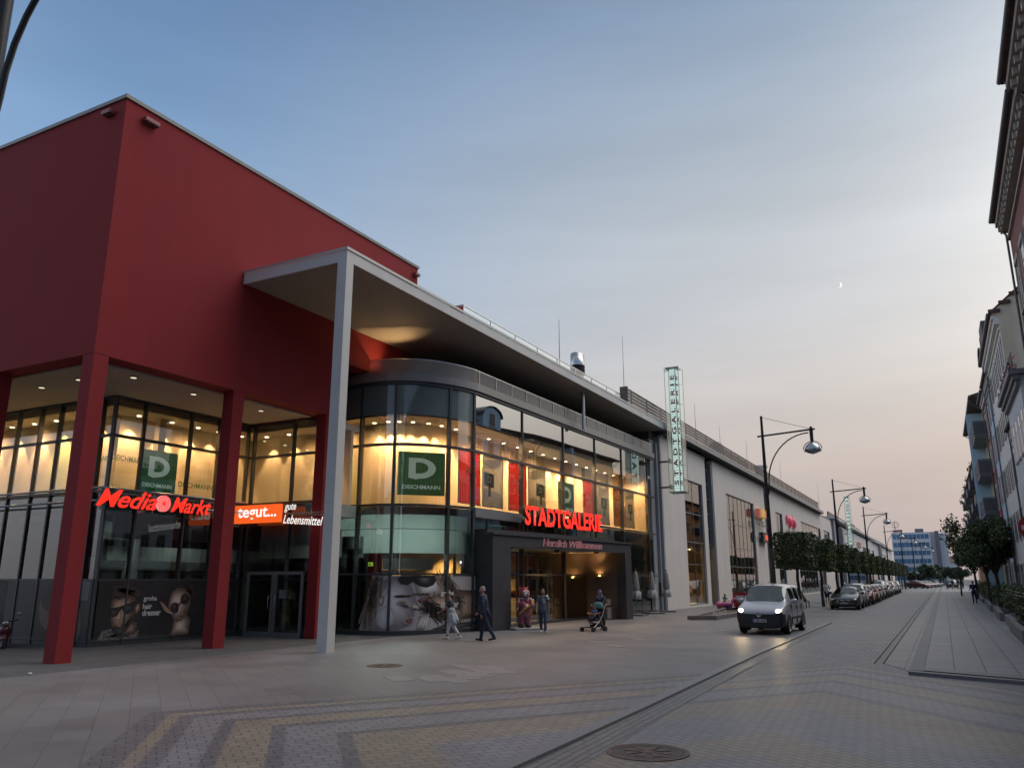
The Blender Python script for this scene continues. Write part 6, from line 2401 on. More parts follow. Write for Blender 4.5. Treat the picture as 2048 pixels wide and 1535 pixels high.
def mk_car(kind, name, label, colour, group=None, lit=False, plate=None, rails=False):
    st, wins, shields, pl, axles, wr = SHAPES[kind]
    t_ = thing(name, label, 'car', (0, 0, 0), group, local=True)
    me = loft(st, colour, wins, shields, pl)
    for idx, nm, m_ in ((0, 'body', colour), (1, 'windows', GLC), (2, 'bumper', PLS)):
        q = split_mat(me, idx)
        q.materials.clear()
        q.materials.append(m_)
        q.name = nm
        link_mesh(nm, q, t_)
    L0 = st[0][0]
    wmax = max(s_[2] for s_ in st)
    zh = st[1][5]
    zn = st[0][5]
    # dark cabin floor and seats seen through the glass
    c_ = MB()
    c_.box(-.6, -.3, .5, .6, 1.6, .85)
    for sx in (-.36, .36):
        c_.box(sx - .22, .15, .85, sx + .22, .33, 1.28)
        c_.box(sx - .11, .18, 1.28, sx + .11, .28, 1.45 if kind != 'saloon' else 1.36)
    c_.build('seats', mat('car_seats', (.05, .05, .055), .8), t_)
    for ay in axles:
        for sx in (-1, 1):
            xo_ = sx * (wmax - .10)
            w_ = MB()
            w_.M = Matrix.Translation((xo_, ay, wr)) @ Matrix.Rotation(sx * pi / 2, 4, 'Y')
            w_.lathe([(wr * .64, -.09), (wr * .93, -.10), (wr, -.06), (wr, .07), (wr * .94, .108), (wr * .66, .10)], (0, 0, 0), 26)
            wh = w_.build('wheel', TYR, t_)
            r_ = MB()
            r_.M = w_.M
            r_.lathe([(wr * .66, .098), (wr * .6, .06), (wr * .2, .085), (0, .09)], (0, 0, 0), 20)
            for q in range(7):
                a = 2 * pi * q / 7
                r_.box(-.001, 0, 0, .001, .001, .001)
                r_.add([(wr * .15 * cos(a - .5), wr * .15 * sin(a - .5), .095), (wr * .6 * cos(a - .12), wr * .6 * sin(a - .12), .092), (wr * .6 * cos(a + .12), wr * .6 * sin(a + .12), .092), (wr * .15 * cos(a + .5), wr * .15 * sin(a + .5), .095)], [(0, 1, 2, 3)])
            r_.build('rim', RIMM, wh)
            a_ = MB()
            pts = []
            N = 18
            for q in range(N + 1):
                th = -.25 + (pi + .5) * q / N
                for rr_ in (wr * 1.0, wr * 1.22):
                    pts.append((sx * (wmax + .004), ay + rr_ * cos(th), wr + rr_ * sin(th)))
            a_.add(pts, [(2 * q, 2 * q + 1, 2 * q + 3, 2 * q + 2) for q in range(N)])
            a_.box(sx * (wmax - .28), ay - wr * 1.18, .1, sx * (wmax - .24), ay + wr * 1.18, wr * 2.1)
            a_.build('wheel_arch', PLS, t_)
    # lamps
    for sx in (-1, 1):
        h_ = MB()
        zc = zn + (zh - zn) * (.55 if kind != 'saloon' else .35)
        xc = st[1][2] * .80
        h_.sph((sx * xc, L0 + .16, zc), .155, .13, .115 if kind == 'van' else .085, 14, 10, Matrix.Rotation(sx * R(30), 3, 'Z'))
        ho = h_.build('headlight', HLON if lit else HLN, t_)
        if lit:
            b_ = MB().sph((sx * (xc - .17), L0 + .12, zc - .05), .085, .06, .06, 10, 8)
            b_.build('indicator', mat('indicator_amber', (.4, .2, .06), .3), ho)
            d = bpy.data.lights.new('headlight_beam', 'SPOT')
            d.energy = 26
            d.spot_size = R(70)
            d.spot_blend = .8
            d.color = (1, .72, .40)
            d.shadow_soft_size = .06
            lo_ = bpy.data.objects.new('headlight_beam', d)
            COL.objects.link(lo_)
            lo_.parent = t_
            lo_.location = (sx * xc, L0 - .02, zc)
            lo_.rotation_euler = (R(83), 0, pi)
    # grille, plate, mirrors, wipers, handles
    g_ = MB()
    if kind == 'van':
        g_.box(-.50, L0 + .005, zn - .12, .50, L0 + .05, zn - .02)
        g_.box(-.52, L0 - .01, .30, .52, L0 + .05, .38)
        g_.build('grille', PLS, t_)
        b_ = MB()
        b_.M = frame((0, L0 - .02, zn + .0), (1, 0, 0))
        b_.lathe([(.098, 0), (.098, .02), (.078, .02), (.078, 0)], (0, 0, 0), 24)
        for pts in (((-.05, .068), (-.018, -.002)), ((-.018, -.002), (0, .04)), ((.05, .068), (.018, -.002)), ((.018, -.002), (0, .04)),
                    ((-.072, .03), (-.035, -.068)), ((-.035, -.068), (0, .0)), ((.072, .03), (.035, -.068)), ((.035, -.068), (0, .0))):
            (x0, y0), (x1, y1) = pts
            d = Vector((x1 - x0, y1 - y0)).normalized() * .009
            b_.add([(x0 - d.y, y0 + d.x, .018), (x0 + d.y, y0 - d.x, .018), (x1 + d.y, y1 - d.x, .018), (x1 - d.y, y1 + d.x, .018)], [(0, 1, 2, 3)])
        b_.build('badge', CHM, t_)
    elif kind == 'saloon':
        for sx in (-1, 1):
            k_ = MB()
            k_.lathe([(.20, 0), (.20, .03), (.165, .03)], (0, 0, 0), 20)
            m_ = MB()
            m_.M = frame((sx * .20, L0 + .0, .54), (1, 0, 0))
            m_.lathe([(.13, 0), (.13, .02), (.11, .025), (.0, .005)], (0, 0, 0), 18, sx=1.25, sy=.62)
            m_.build('grille', CHM if False else PLS, t_)
            m_ = MB()
            m_.M = frame((sx * .20, L0 - .02, .54), (1, 0, 0))
            m_.lathe([(.145, 0), (.15, .012), (.13, .016), (.125, 0)], (0, 0, 0), 18, sx=1.25, sy=.62)
            m_.build('grille_trim', CHM, t_)
        MB().box(-.6, L0 - .012, .28, .6, L0 + .06, .40).build('air_intake', PLS, t_)
        for sx in (-1, 1):
            MB().sph((sx * .62, L0 + .06, .34), .06, .04, .045, 10, 8).build('fog_lamp', HLN, t_)
    else:
        g_.box(-.42, L0 - .005, zn - .16, .42, L0 + .05, zn - .05)
        g_.box(-.5, L0 - .015, .28, .5, L0 + .05, .38)
        g_.build('grille', PLS, t_)
    zp = .50 if kind == 'van' else .42
    po = MB().box(-.26, L0 - .035, zp - .055, .26, L0 - .016, zp + .055).build('number_plate', PLT, t_)
    MB().box(-.26, L0 - .038, zp - .055, -.215, L0 - .0352, zp + .055).build('plate_band', PLB, po)
    if plate:
        text('plate_text', plate, frame((-.20, L0 - .039, zp - .036), (1, 0, 0)), .44, .075, BLK, po, bold=.02)
    yb = [s_[0] for s_ in st if s_[6]][0]
    zb_ = [s_[5] for s_ in st if s_[6]][0]
    for sx in (-1, 1):
        m_ = MB()
        m_.sph((sx * (wmax + .11), yb - .22, zb_ + .07), .13, .07, .095, 12, 8)
        m_.tube([(sx * (wmax - .06), yb - .2, zb_ + .0), (sx * (wmax + .08), yb - .2, zb_ + .03)], .03, 6)
        m_.build('mirror', colour if kind != 'saloon' else PLS, t_)
        for hy in ((.05, .95) if kind != 'hatch' else (.1, .85)):
            MB().box(sx * (wmax - .005), hy, zb_ - .16, sx * (wmax + .025), hy + .2, zb_ - .13).build('door_handle', colour if kind != 'van' else PLS, t_)
    if kind in ('van', 'saloon', 'carrier'):
        g_ = MB()
        for sx in (-1, 1):
            for y_ in ((-.72, .26, 1.2) if kind != 'saloon' else (-.75, .46, 1.32)):
                g_.box(sx * (wmax - .03), y_ - .006, .34, sx * (wmax + .003), y_ + .006, zb_ - .06)
        g_.build('door_gap', BLK, t_)
    if kind == 'van':
        for sx in (-1, 1):
            MB().box(sx * (wmax - .01), -.85, .52, sx * (wmax + .012), .95, .60).build('side_moulding', PLS, t_)
        MB().tube([(0, -.35, 1.80), (0, .05, 1.94)], .01, 5).build('aerial', PLS, t_)
        for x0, x1 in ((-.15, .5), (.05, .62)):
            pass
    w_ = MB()
    yc = [s_[0] for s_ in st][3]
    zc_ = st[3][5] + .07
    w_.tube([(-.55, yc + .06, zc_), (-.02, yc + .10, zc_ + .05)], .012, 5)
    w_.tube([(.05, yc + .06, zc_), (.58, yc + .10, zc_ + .05)], .012, 5)
    w_.build('wipers', PLS, t_)
    if rails:
        zr = max(s_[7] for s_ in st)
        for sx in (-1, 1):
            MB().tube([(sx * .60, -.3, zr - .04), (sx * .6, -.2, zr + .05), (sx * .6, 1.4, zr + .05), (sx * .6, 1.55, zr - .05)], .022, 6).build('roof_rail', CHM, t_)
    return t_


GRP = 'cars parked along the street'
C_SIL = paint('silver', (.40, .41, .44))
C_DK = paint('black', (.012, .012, .016))
C_RED = paint('red', (.22, .018, .018))
C_GRY = paint('grey', (.14, .14, .15))
C_DRED = paint('dark_red', (.10, .016, .022))
C_WHT = paint('white', (.5, .5, .5))
van = mk_car('van', 'silver_van', 'silver delivery van driving towards us with its headlights on', C_SIL, None, True, 'P UB 1629')
van.location = (-6.08, 33.3, 0)
van.rotation_euler = (0, 0, R(-2))
sal = mk_car('saloon', 'parked_car', 'black saloon parked first in the row, facing us with chrome-rimmed twin grille', C_DK, GRP, False, 'HB 2045')
sal.location = (-6.02, 60.6, 0)
mpv = mk_car('carrier', 'parked_car', 'silver people carrier with roof rails right behind the black saloon', C_SIL, GRP, False, None, True)
mpv.location = (-6.05, 66.4, 0)
h1 = mk_car('hatch', 'parked_car', 'red hatchback parked behind the silver people carrier', C_RED, GRP)
h1.location = (-5.95, 72.0, 0)
h2 = mk_car('hatch', 'parked_car', 'grey hatchback between the two red hatchbacks and the black van', C_GRY, GRP)
h2.location = (-6.15, 84.0, 0)
v2 = mk_car('carrier', 'parked_car', 'tall black carrier rising above its neighbours in the parked row', C_DK, GRP)
v2.location = (-6.3, 95.0, 0)
v2.scale = (1, 1, 1.1)
s2 = mk_car('saloon', 'parked_car', 'dark red estate-like car seen side-on at the far end of the row', C_DRED, GRP)
s2.location = (-4.8, 188.0, 0)
s2.rotation_euler = (0, 0, R(55))
s2.scale = (1, 1, 1.12)
for src, x, y, rz, lab in ((h1, -6.0, 78.0, 0, 'second red hatchback in the row, ahead of the grey one'), (h2, -6.2, 89.6, 0, 'second grey hatchback, in the shadow of the tall black carrier'),
                           (mpv, -6.3, 101.0, 0, 'silver people carrier behind the tall black carrier'), (h2, -6.4, 107.5, 0, 'grey hatchback in the far half of the row'),
                           (mpv, -6.4, 114.5, 0, 'second far silver people carrier in the row'), (sal, -6.5, 122, 0, 'black saloon in the far half of the row'), (mpv, -6.6, 131, 0, 'last silver people carrier before the angled cars'),
                           (h1, -4.0, 200, 50, 'red hatchback showing above the dark red side-on car'), (h2, -3.4, 212, 52, 'grey hatchback parked at an angle beyond the dark red car'),
                           (mpv, -2.9, 224, 52, 'silver carrier parked at an angle near the street end'), (h1, -2.2, 240, 52, 'farthest red hatchback at the street end'),
                           (v2, 1.4, 190, 0, 'black carrier parked by the hedge beyond the walkers')):
    c_ = dup(src, (x, y, 0), R(rz), lab)

# ================================================================== PEOPLE
SKIN = mat('skin', (.36, .20, .14), .55, var=.06, scale=6)
SKIND = mat('skin_tan', (.28, .15, .10), .55, var=.06, scale=6)
EYEM = mat('eye_dark', (.02, .015, .012), .2, var=0)
LIPM = mat('lips', (.26, .09, .08), .5, var=0)


def rot2(v, a):
    return Vector((v[0], v[1] * cos(a) - v[2] * sin(a), v[1] * sin(a) + v[2] * cos(a)))


def skeleton(h, legs, arms, lean=0.0, pelvis_z=None, sit=False, headpitch=0.0, wide=1.0):
    """joints of a figure facing -Y; legs/arms: per side (thigh, knee) and (swing, elbow, spread) in degrees, + = forward"""
    s = h / 1.75
    J = {}
    ln = R(lean)
    up = Vector((0, -sin(ln), cos(ln)))
    pel = Vector((0, 0, 0))
    J['pel'] = pel
    J['waist'] = pel + up * .14 * s
    J['chest'] = pel + up * .34 * s
    J['neck'] = pel + up * .53 * s
    hp = R(lean * .4 + headpitch)
    hu = Vector((0, -sin(hp), cos(hp)))
    J['headb'] = J['neck'] + hu * .06 * s
    J['head'] = J['neck'] + hu * .175 * s
    J['hu'] = hu
    low = 0
    for sd, nm in ((1, 'l'), (-1, 'r')):
        th, kn = legs[nm]
        a, b = R(th), R(kn)
        hip = pel + Vector((sd * .092 * s, 0, -.02 * s))
        knee = hip + Vector((sd * .005 * s, -sin(a), -cos(a))) * .435 * s
        ank = knee + Vector((0, -sin(a - b), -cos(a - b))) * .415 * s
        f = a - b
        if sit:
            f = 0
        toe = ank + Vector((sd * .03 * s, -.17 * s * cos(f * .5) - .02 * s * sin(f), -.045 * s + .10 * s * (sin(f) if f > 0 else sin(f))))
        heel = ank + Vector((0, .05 * s, -.05 * s))
        J['hip' + nm], J['knee' + nm], J['ank' + nm], J['toe' + nm], J['heel' + nm] = hip, knee, ank, toe, heel
        low = min(low, toe.z - .03 * s, heel.z - .03 * s)
        sw, el, sp = arms[nm]
        sh = pel + up * .475 * s + Vector((sd * .185 * s * wide, 0, 0))
        a, o = R(sw), R(sp)
        d = Vector((sd * sin(o), -sin(a) * cos(o), -cos(a) * cos(o)))
        elb = sh + d * .29 * s
        a2 = a + R(el)
        d2 = Vector((sd * sin(o) * .3, -sin(a2), -cos(a2))).normalized()
        wr = elb + d2 * .25 * s
        J['sh' + nm], J['elb' + nm], J['wri' + nm], J['hd' + nm] = sh, elb, wr, d2
    if pelvis_z is None:
        pelvis_z = -low
    for k in J:
        if k[:2] not in ('hd', 'hu'):
            J[k] = J[k] + Vector((0, 0, pelvis_z))
    J['s'] = s
    return J


def person(label, h, legs, arms, loc, rz, top, bottom, hair, skin=SKIN, shoe=None, lean=0.0, sit=False, pelvis_z=None, headpitch=0.0, sleeve=.55, trouser=1.0, hairstyle='short', jacket=None, female=False,
           dress=None, voxel=.011, cat='person', group=None, slim=1.0, beard=None, scarf=None):
    J = skeleton(h, legs, arms, lean, pelvis_z, sit, headpitch, .9 if female else 1.0)
    s = J['s']
    t_ = thing('person', label, cat, (0, 0, 0), group, local=True)
    q = slim * s
    b = MB()
    # torso, neck, head
    b.caps(J['pel'], J['waist'], .125 * q, .112 * q)
    b.caps(J['waist'], J['chest'], .112 * q, .128 * q)
    b.caps(J['shl'], J['shr'], .062 * q, .062 * q)
    b.caps(J['chest'], J['neck'], .11 * q, .058 * s)
    b.caps(J['neck'], J['headb'], .054 * s, .052 * s)
    hu = J['hu']
    fw = Vector((0, -hu.z, -(-hu.y)))
    fw = Vector((0, -1, 0)) - hu * Vector((0, -1, 0)).dot(hu)
    fw.normalize()
    hd = J['head']
    b.sph(hd, .072 * s, .092 * s, .108 * s)
    b.sph(hd + fw * .022 * s - hu * .055 * s, .056 * s, .068 * s, .062 * s)           # jaw
    b.caps(hd + fw * .088 * s - hu * .0 * s, hd + fw * .108 * s - hu * .028 * s, .009 * s, .014 * s, 8)   # nose
    for sx in (-1, 1):
        b.sph(hd + Vector((sx * .074 * s, 0, 0)) - hu * .012 * s, .012 * s, .02 * s, .03 * s)
    for nm, sd in (('l', 1), ('r', -1)):
        b.caps(J['hip' + nm], J['knee' + nm], .085 * q, .056 * q)
        b.caps(J['knee' + nm], J['ank' + nm], .054 * q, .036 * q)
        b.caps(J['ank' + nm], J['heel' + nm], .036 * q, .03 * q)
        b.caps(J['heel' + nm], J['toe' + nm], .03 * q, .026 * q)
        b.caps(J['sh' + nm], J['elb' + nm], .048 * q, .038 * q)
        b.caps(J['elb' + nm], J['wri' + nm], .037 * q, .025 * q)
        # hand: palm, four unequal curled fingers, thumb from its side
        d = J['hd' + nm]
        side = Vector((sd, 0, 0))
        side = (side - d * side.dot(d)).normalized()
        acr = d.cross(side).normalized()
        w = J['wri' + nm]
        b.caps(w, w + d * .075 * s, .024 * s, .027 * s, 8)
        b.caps(w + d * .05 * s + acr * .022 * s, w + d * .085 * s - acr * .024 * s, .016 * s, .016 * s, 8)
        for k, ln_ in enumerate((.062, .075, .070, .055)):
            r0 = w + d * .088 * s + acr * (.03 - .02 * k) * s
            m1 = r0 + d * ln_ * .55 * s - side * .012 * s
            m2 = m1 + d * ln_ * .42 * s - side * .03 * s
            b.caps(r0, m1, .0095 * s, .009 * s, 6)
            b.caps(m1, m2, .009 * s, .0075 * s, 6)
        tb = w + d * .035 * s + acr * .024 * s
        b.caps(tb, tb + d * .04 * s + acr * .025 * s - side * .01 * s, .012 * s, .010 * s, 6)
        b.caps(tb + d * .04 * s + acr * .025 * s - side * .01 * s, tb + d * .07 * s + acr * .02 * s - side * .025 * s, .010 * s, .008 * s, 6)
    remesh(b, 'body', skin, t_, voxel * .72, 1)
    e = MB()
    for sx in (-1, 1):
        e.sph(hd + Vector((sx * .030 * s, 0, 0)) + fw * .083 * s + hu * .008 * s, .011 * s, .008 * s, .008 * s, 8, 6)
    for sx in (-1, 1):
        m_ = MB()
        m_.sph(hd + Vector((sx * .030 * s, 0, 0)) + fw * .083 * s + hu * .008 * s, .011 * s, .008 * s, .008 * s, 8, 6)
        m_.build('eye', EYEM, t_)
    MB().sph(hd + fw * .086 * s - hu * .058 * s, .024 * s, .008 * s, .007 * s, 10, 6).build('mouth', LIPM, t_)
    # hair
    hm = MB()
    if hairstyle == 'short':
        hm.sph(hd - fw * .014 * s + hu * .030 * s, .081 * s, .094 * s, .095 * s)
    elif hairstyle == 'bun':
        hm.sph(hd - fw * .016 * s + hu * .028 * s, .084 * s, .096 * s, .10 * s)
        hm.sph(hd - fw * .07 * s - hu * .03 * s, .06 * s, .055 * s, .07 * s)
    elif hairstyle == 'long':
        hm.sph(hd - fw * .016 * s + hu * .028 * s, .084 * s, .096 * s, .10 * s)
        hm.caps(hd - fw * .06 * s, hd - fw * .09 * s - hu * .22 * s, .07 * s, .045 * s)
    elif hairstyle == 'bald':
        hm.caps(hd - fw * .05 * s - hu * .02 * s + Vector((.05 * s, 0, 0)), hd - fw * .05 * s - hu * .02 * s - Vector((.05 * s, 0, 0)), .044 * s, .044 * s)
        hm.sph(hd - fw * .03 * s + hu * .035 * s, .074 * s, .078 * s, .082 * s)
    elif hairstyle == 'afro':
        hm.sph(hd - fw * .012 * s + hu * .03 * s, .112 * s, .115 * s, .115 * s)
    if hm.v:
        remesh(hm, 'hair', hair, t_, voxel * .9, 1)
    if beard:
        bm_ = MB().sph(hd + fw * .030 * s - hu * .075 * s, .054 * s, .06 * s, .045 * s)
        bm_.build('beard', beard, t_)
    if scarf:
        sc2 = MB()
        sc2.sph(hd - fw * .018 * s + hu * .012 * s, .092 * s, .102 * s, .12 * s)
        sc2.caps(hd - hu * .10 * s - fw * .01 * s, J['neck'] - hu * .05 * s, .085 * s, .13 * s)
        sc2.caps(J['shl'] + Vector((-.04, 0, 0)) * s, J['shr'] + Vector((.04, 0, 0)) * s, .085 * s, .085 * s)
        sc2.caps(J['chest'] + fw * .05 * s, J['neck'], .10 * s, .09 * s)
        sc2.caps(J['shl'], J['shl'] + Vector((.06, .08, -.14)) * s, .06 * s, .035 * s)
        remesh(sc2, 'headscarf', scarf, t_, voxel, 2)
        # open the face
        MB().sph(hd + fw * .055 * s - hu * .012 * s, .056 * s, .05 * s, .075 * s).build('face', skin, t_)
        for sx in (-1, 1):
            MB().sph(hd + Vector((sx * .026 * s, 0, 0)) + fw * .102 * s + hu * .006 * s, .010 * s, .007 * s, .007 * s, 8, 6).build('eye', EYEM, t_)
    g = .016 * s
    # top
    c_ = MB()
    if top:
        c_.caps(J['pel'] + Vector((0, 0, -.03 * s if not dress else -.03 * s)), J['waist'], .125 * q + g, .112 * q + g)
        c_.caps(J['waist'], J['chest'], .112 * q + g, .128 * q + g)
        c_.caps(J['shl'], J['shr'], .062 * q + g * .8, .062 * q + g * .8)
        c_.caps(J['chest'], J['neck'] - hu * .05 * s, .11 * q + g, .07 * s)
        for nm in 'lr':
            e_ = J['sh' + nm].lerp(J['elb' + nm], min(1, sleeve * 2))
            c_.caps(J['sh' + nm], e_, .05 * q + g, (.046 if sleeve < .5 else .038) * q + g)
            if sleeve > .5:
                c_.caps(J['elb' + nm], J['elb' + nm].lerp(J['wri' + nm], sleeve * 2 - 1), .038 * q + g, .028 * q + g)
        remesh(c_, 'top', top, t_, voxel, 2)
    # trousers
    c_ = MB()
    if bottom:
        c_.caps(J['pel'] + Vector((0, 0, .02 * s)), J['pel'] + Vector((0, 0, -.05 * s)), .128 * q + g * .5, .12 * q + g * .5)
        for nm in 'lr':
            if trouser > .5:
                c_.caps(J['hip' + nm], J['knee' + nm], .09 * q + g * .6, .06 * q + g * .7)
                c_.caps(J['knee' + nm], J['knee' + nm].lerp(J['ank' + nm], trouser * 2 - 1), .06 * q + g * .7, .042 * q + g * .8)
            else:
                c_.caps(J['hip' + nm], J['hip' + nm].lerp(J['knee' + nm], trouser * 2), .092 * q + g, .075 * q + g)
        remesh(c_, 'trousers', bottom, t_, voxel, 2)
    if dress:
        c_ = MB()
        bt = (J['anki' if False else 'ankl'] + J['ankr']) / 2 + Vector((0, 0, .22 * s))
        c_.caps(J['chest'], J['pel'], .15 * q, .17 * q)
        for nm in 'lr':
            c_.caps(J['pel'] + Vector((0, 0, -.05)), J['knee' + nm], .16 * q, .12 * q)
            c_.caps(J['knee' + nm], J['knee' + nm].lerp(J['ank' + nm], .55), .125 * q, .13 * q)
            c_.caps(J['sh' + nm], J['elb' + nm], .075 * q, .065 * q)
            c_.caps(J['elb' + nm], J['wri' + nm], .06 * q, .045 * q)
        remesh(c_, 'dress', dress, t_, voxel * 1.2, 3)
    if jacket:
        c_ = MB()
        g2 = .034 * s
        c_.caps(J['pel'] + Vector((0, .015 * s, -.06 * s)), J['waist'], .13 * q + g2, .12 * q + g2)
        c_.caps(J['waist'], J['chest'], .12 * q + g2, .132 * q + g2)
        c_.caps(J['shl'], J['shr'], .066 * q + g2 * .7, .066 * q + g2 * .7)
        c_.caps(J['chest'], J['neck'] - hu * .07 * s, .115 * q + g2 * .8, .085 * s)
        for nm in 'lr':
            c_.caps(J['sh' + nm], J['elb' + nm], .052 * q + g2 * .8, .042 * q + g2 * .8)
            c_.caps(J['elb' + nm], J['elb' + nm].lerp(J['wri' + nm], .95), .042 * q + g2 * .8, .034 * q + g2 * .7)
        c_.caps(J['pel'] + Vector((.05, .12, .02)) * s, J['pel'] + Vector((.04, .24, -.16)) * s, .07 * s, .03 * s)
        remesh(c_, 'jacket', jacket, t_, voxel, 2)
        MB().prism([J['chest'] + fw * .155 * q + Vector((-.035 * s, 0, .14 * s)), J['chest'] + fw * .155 * q + Vector((.035 * s, 0, .14 * s)), J['waist'] + fw * .17 * q], -fw * .05 * s).build('shirt_front', top, t_, fix=True)
    # shoes
    if shoe:
        for nm in 'lr':
            c_ = MB()
            c_.caps(J['heel' + nm], J['toe' + nm], .038 * s, .034 * s)
            c_.caps(J['ank' + nm] + Vector((0, 0, -.02 * s)), J['heel' + nm], .042 * s, .038 * s)
            remesh(c_, 'shoe', shoe, t_, voxel * .8, 1)
    t_.location = loc
    t_.rotation_euler = (0, 0, R(rz))
    return t_, J


H_DK = mat('hair_dark', (.016, .011, .009), .55, var=.3, scale=30)
H_RD = mat('hair_dark_red', (.045, .012, .012), .5, var=.3, scale=30)
H_GR = mat('hair_grey', (.30, .28, .25), .6, var=.2, scale=30)
K_GRY = mat('cloth_dark_grey', (.05, .055, .055), .85, var=.15, scale=8)
K_WHT = mat('cloth_white', (.55, .55, .58), .8, var=.06, scale=8)
K_LGY = mat('cloth_light_grey', (.33, .36, .37), .85, var=.2, scale=12)
K_NAV = mat('cloth_navy', (.018, .028, .055), .8, var=.15, scale=8)
K_JEAN = mat('cloth_jeans', (.016, .024, .045), .85, var=.2, scale=10)
K_BLU = mat('cloth_blue', (.05, .12, .28), .85, var=.1, scale=8)
K_TSH = mat('cloth_slate', (.085, .105, .13), .85, var=.1, scale=8)
K_BLK = mat('cloth_black', (.012, .012, .015), .85, var=.2, scale=8)
K_PUR = mat('cloth_purple_print', (.13, .13, .24), .8, var=.45, scale=14)
K_TEAL = mat('cloth_teal', (.05, .14, .14), .8, var=.1)
S_WHT = mat('shoe_white', (.6, .58, .55), .6, var=.06)
S_BLK = mat('shoe_black', (.015, .014, .014), .5, var=.1)

p_, J = person('woman with short dark hair, white cropped trousers and a pale cardigan tied at her waist', 1.56, {'l': (-14, 22), 'r': (18, 8)}, {'l': (22, 38, 8), 'r': (-5, 15, 10)},
               (-15.0, 24.0, 0), -74, K_GRY, K_WHT, H_RD, SKIND, S_WHT, lean=7, headpitch=32, sleeve=.25, trouser=.86, female=True, slim=.95)
c_ = MB()
s = J['s']
c_.caps(J['waist'] + Vector((.02, .0, .0)), J['pel'], .135, .15)
c_.caps(J['pel'] + Vector((.10, .04, 0)), J['kneel'] + Vector((.08, .06, .12)), .06, .09)
c_.caps(J['pel'] + Vector((0, .10, 0)), J['kneel'] + Vector((.03, .12, .2)), .07, .08)
c_.caps(J['pel'] + Vector((.12, -.04, 0)), J['pel'] + Vector((.14, -.08, -.25)), .03, .035)
remesh(c_, 'tied_cardigan', K_LGY, p_, .011, 2)
p_, J = person('grey-haired balding man in a navy jacket and dark jeans walking left', 1.75, {'l': (-20, 12), 'r': (12, 4)}, {'l': (-14, 20, 6), 'r': (16, 22, 5)},
               (-13.6, 23.8, 0), -80, K_WHT, K_JEAN, H_GR, SKIN, S_BLK, lean=6, headpitch=6, sleeve=.95, hairstyle='bald', jacket=K_NAV)
p_, J = person('young bearded man in a slate T-shirt and blue jeans walking out of the porch', 1.62, {'l': (16, 6), 'r': (-14, 16)}, {'l': (-16, 14, 10), 'r': (14, 12, 12)},
               (-13.7, 28.5, 0), 24, K_TSH, mat('cloth_blue_jeans', (.03, .05, .10), .85, var=.2, scale=10), H_DK, SKIN, S_WHT, lean=1, sleeve=.25, beard=H_DK)
m_ = MB()
m_.M = frame((J['chest'].x + .02, J['chest'].y - .148, J['chest'].z - .05), (1, 0, 0))
m_.lathe([(.05, 0), (.05, .006), (.03, .006), (.03, 0)], (.03, .0, 0), 18, sy=1.1)
m_.box(.0, .03, 0, .02, .13, .006)
m_.build('shirt_print', K_WHT, p_)
m_ = MB().caps(J['shl'] + Vector((-.02, -.02, .03)), J['shl'].lerp(J['elbl'], .25) + Vector((.008, -.012, .01)), .06, .058)
m_.build('pale_shoulder', K_WHT, p_)

# woman with headscarf, pushchair and child
p_, J = person('woman in a purple headscarf and long black dress pushing the pushchair', 1.55, {'l': (14, 6), 'r': (-12, 10)}, {'l': (34, 42, 8), 'r': (34, 42, 8)},
               (-12.36, 31.2, 0), -6, K_BLK, K_BLK, H_DK, SKIN, S_BLK, lean=12, headpitch=18, sleeve=.98, hairstyle='none', dress=K_BLK, scarf=K_PUR, female=True)
t = thing('pushchair', 'black and teal pushchair with a silver frame in front of the woman in the headscarf', 'pushchair', (0, 0, 0), local=True)
FRS = mat('pushchair_frame', (.40, .41, .42), .35, metal=.6, var=.05)
for sx in (-.24, .24):
    MB().tube([(sx, .52, 1.02), (sx, .40, .93), (sx, .22, .58), (sx, -.02, .34), (sx, -.42, .12)], .014, 7).build('frame_tube', FRS, t)
    MB().tube([(sx, .02, .62), (sx, .20, .28), (sx, .34, .10)], .014, 7).build('frame_tube', FRS, t)
MB().tube([(-.24, .52, 1.02), (-.12, .56, 1.05), (.12, .56, 1.05), (.24, .52, 1.02)], .017, 8).build('handle_bar', PLS, t)
m_ = MB()
m_.prism([(-.21, .18, .42), (-.21, -.14, .38), (-.21, -.16, .44), (-.21, .12, .50), (-.21, .34, .98), (-.21, .40, .97)], (.42, 0, 0))
m_.build('seat', K_BLK, t, fix=True)
m_ = MB()
m_.lathe([(.235, 0), (.225, .10), (.18, .18), (.10, .23), (0, .25)], (0, .30, .86), 18, sy=.8)
m_.build('hood', K_TEAL, t)
m_ = MB().tube([(.25, .05, .70), (.25, -.12, .66), (.0, -.22, .65), (-.25, -.12, .66), (-.25, .05, .70)], .02, 7)
m_.build('bumper_bar', mat('orange_bar', (.35, .09, .05), .6), t)
MB().box(-.2, -.42, .14, .2, -.30, .18).build('footrest', PLS, t)
MB().box(-.19, -.05, .16, .19, .25, .30).build('basket', K_BLK, t)
for sx in (-.27, .27):
    for sy, r_ in ((-.44, .085), (.34, .095)):
        for dx in (-.03, .03):
            MB().cyl((sx + dx - .013, sy, r_), (sx + dx + .013, sy, r_), r_, n=18).build('wheel', TYR, t)
t.location = (-12.30, 30.2, 0)
t.rotation_euler = (0, 0, R(-14))
person('small child in a blue shirt sitting in the pushchair', .80, {'l': (72, 60), 'r': (68, 52)}, {'l': (30, 40, 18), 'r': (34, 50, 16)},
       (-12.30, 30.22, 0), -14, K_BLU, K_JEAN, H_DK, SKIN, S_WHT, lean=-14, sit=True, pelvis_z=.56, sleeve=.3, voxel=.009, cat='child', slim=1.15)

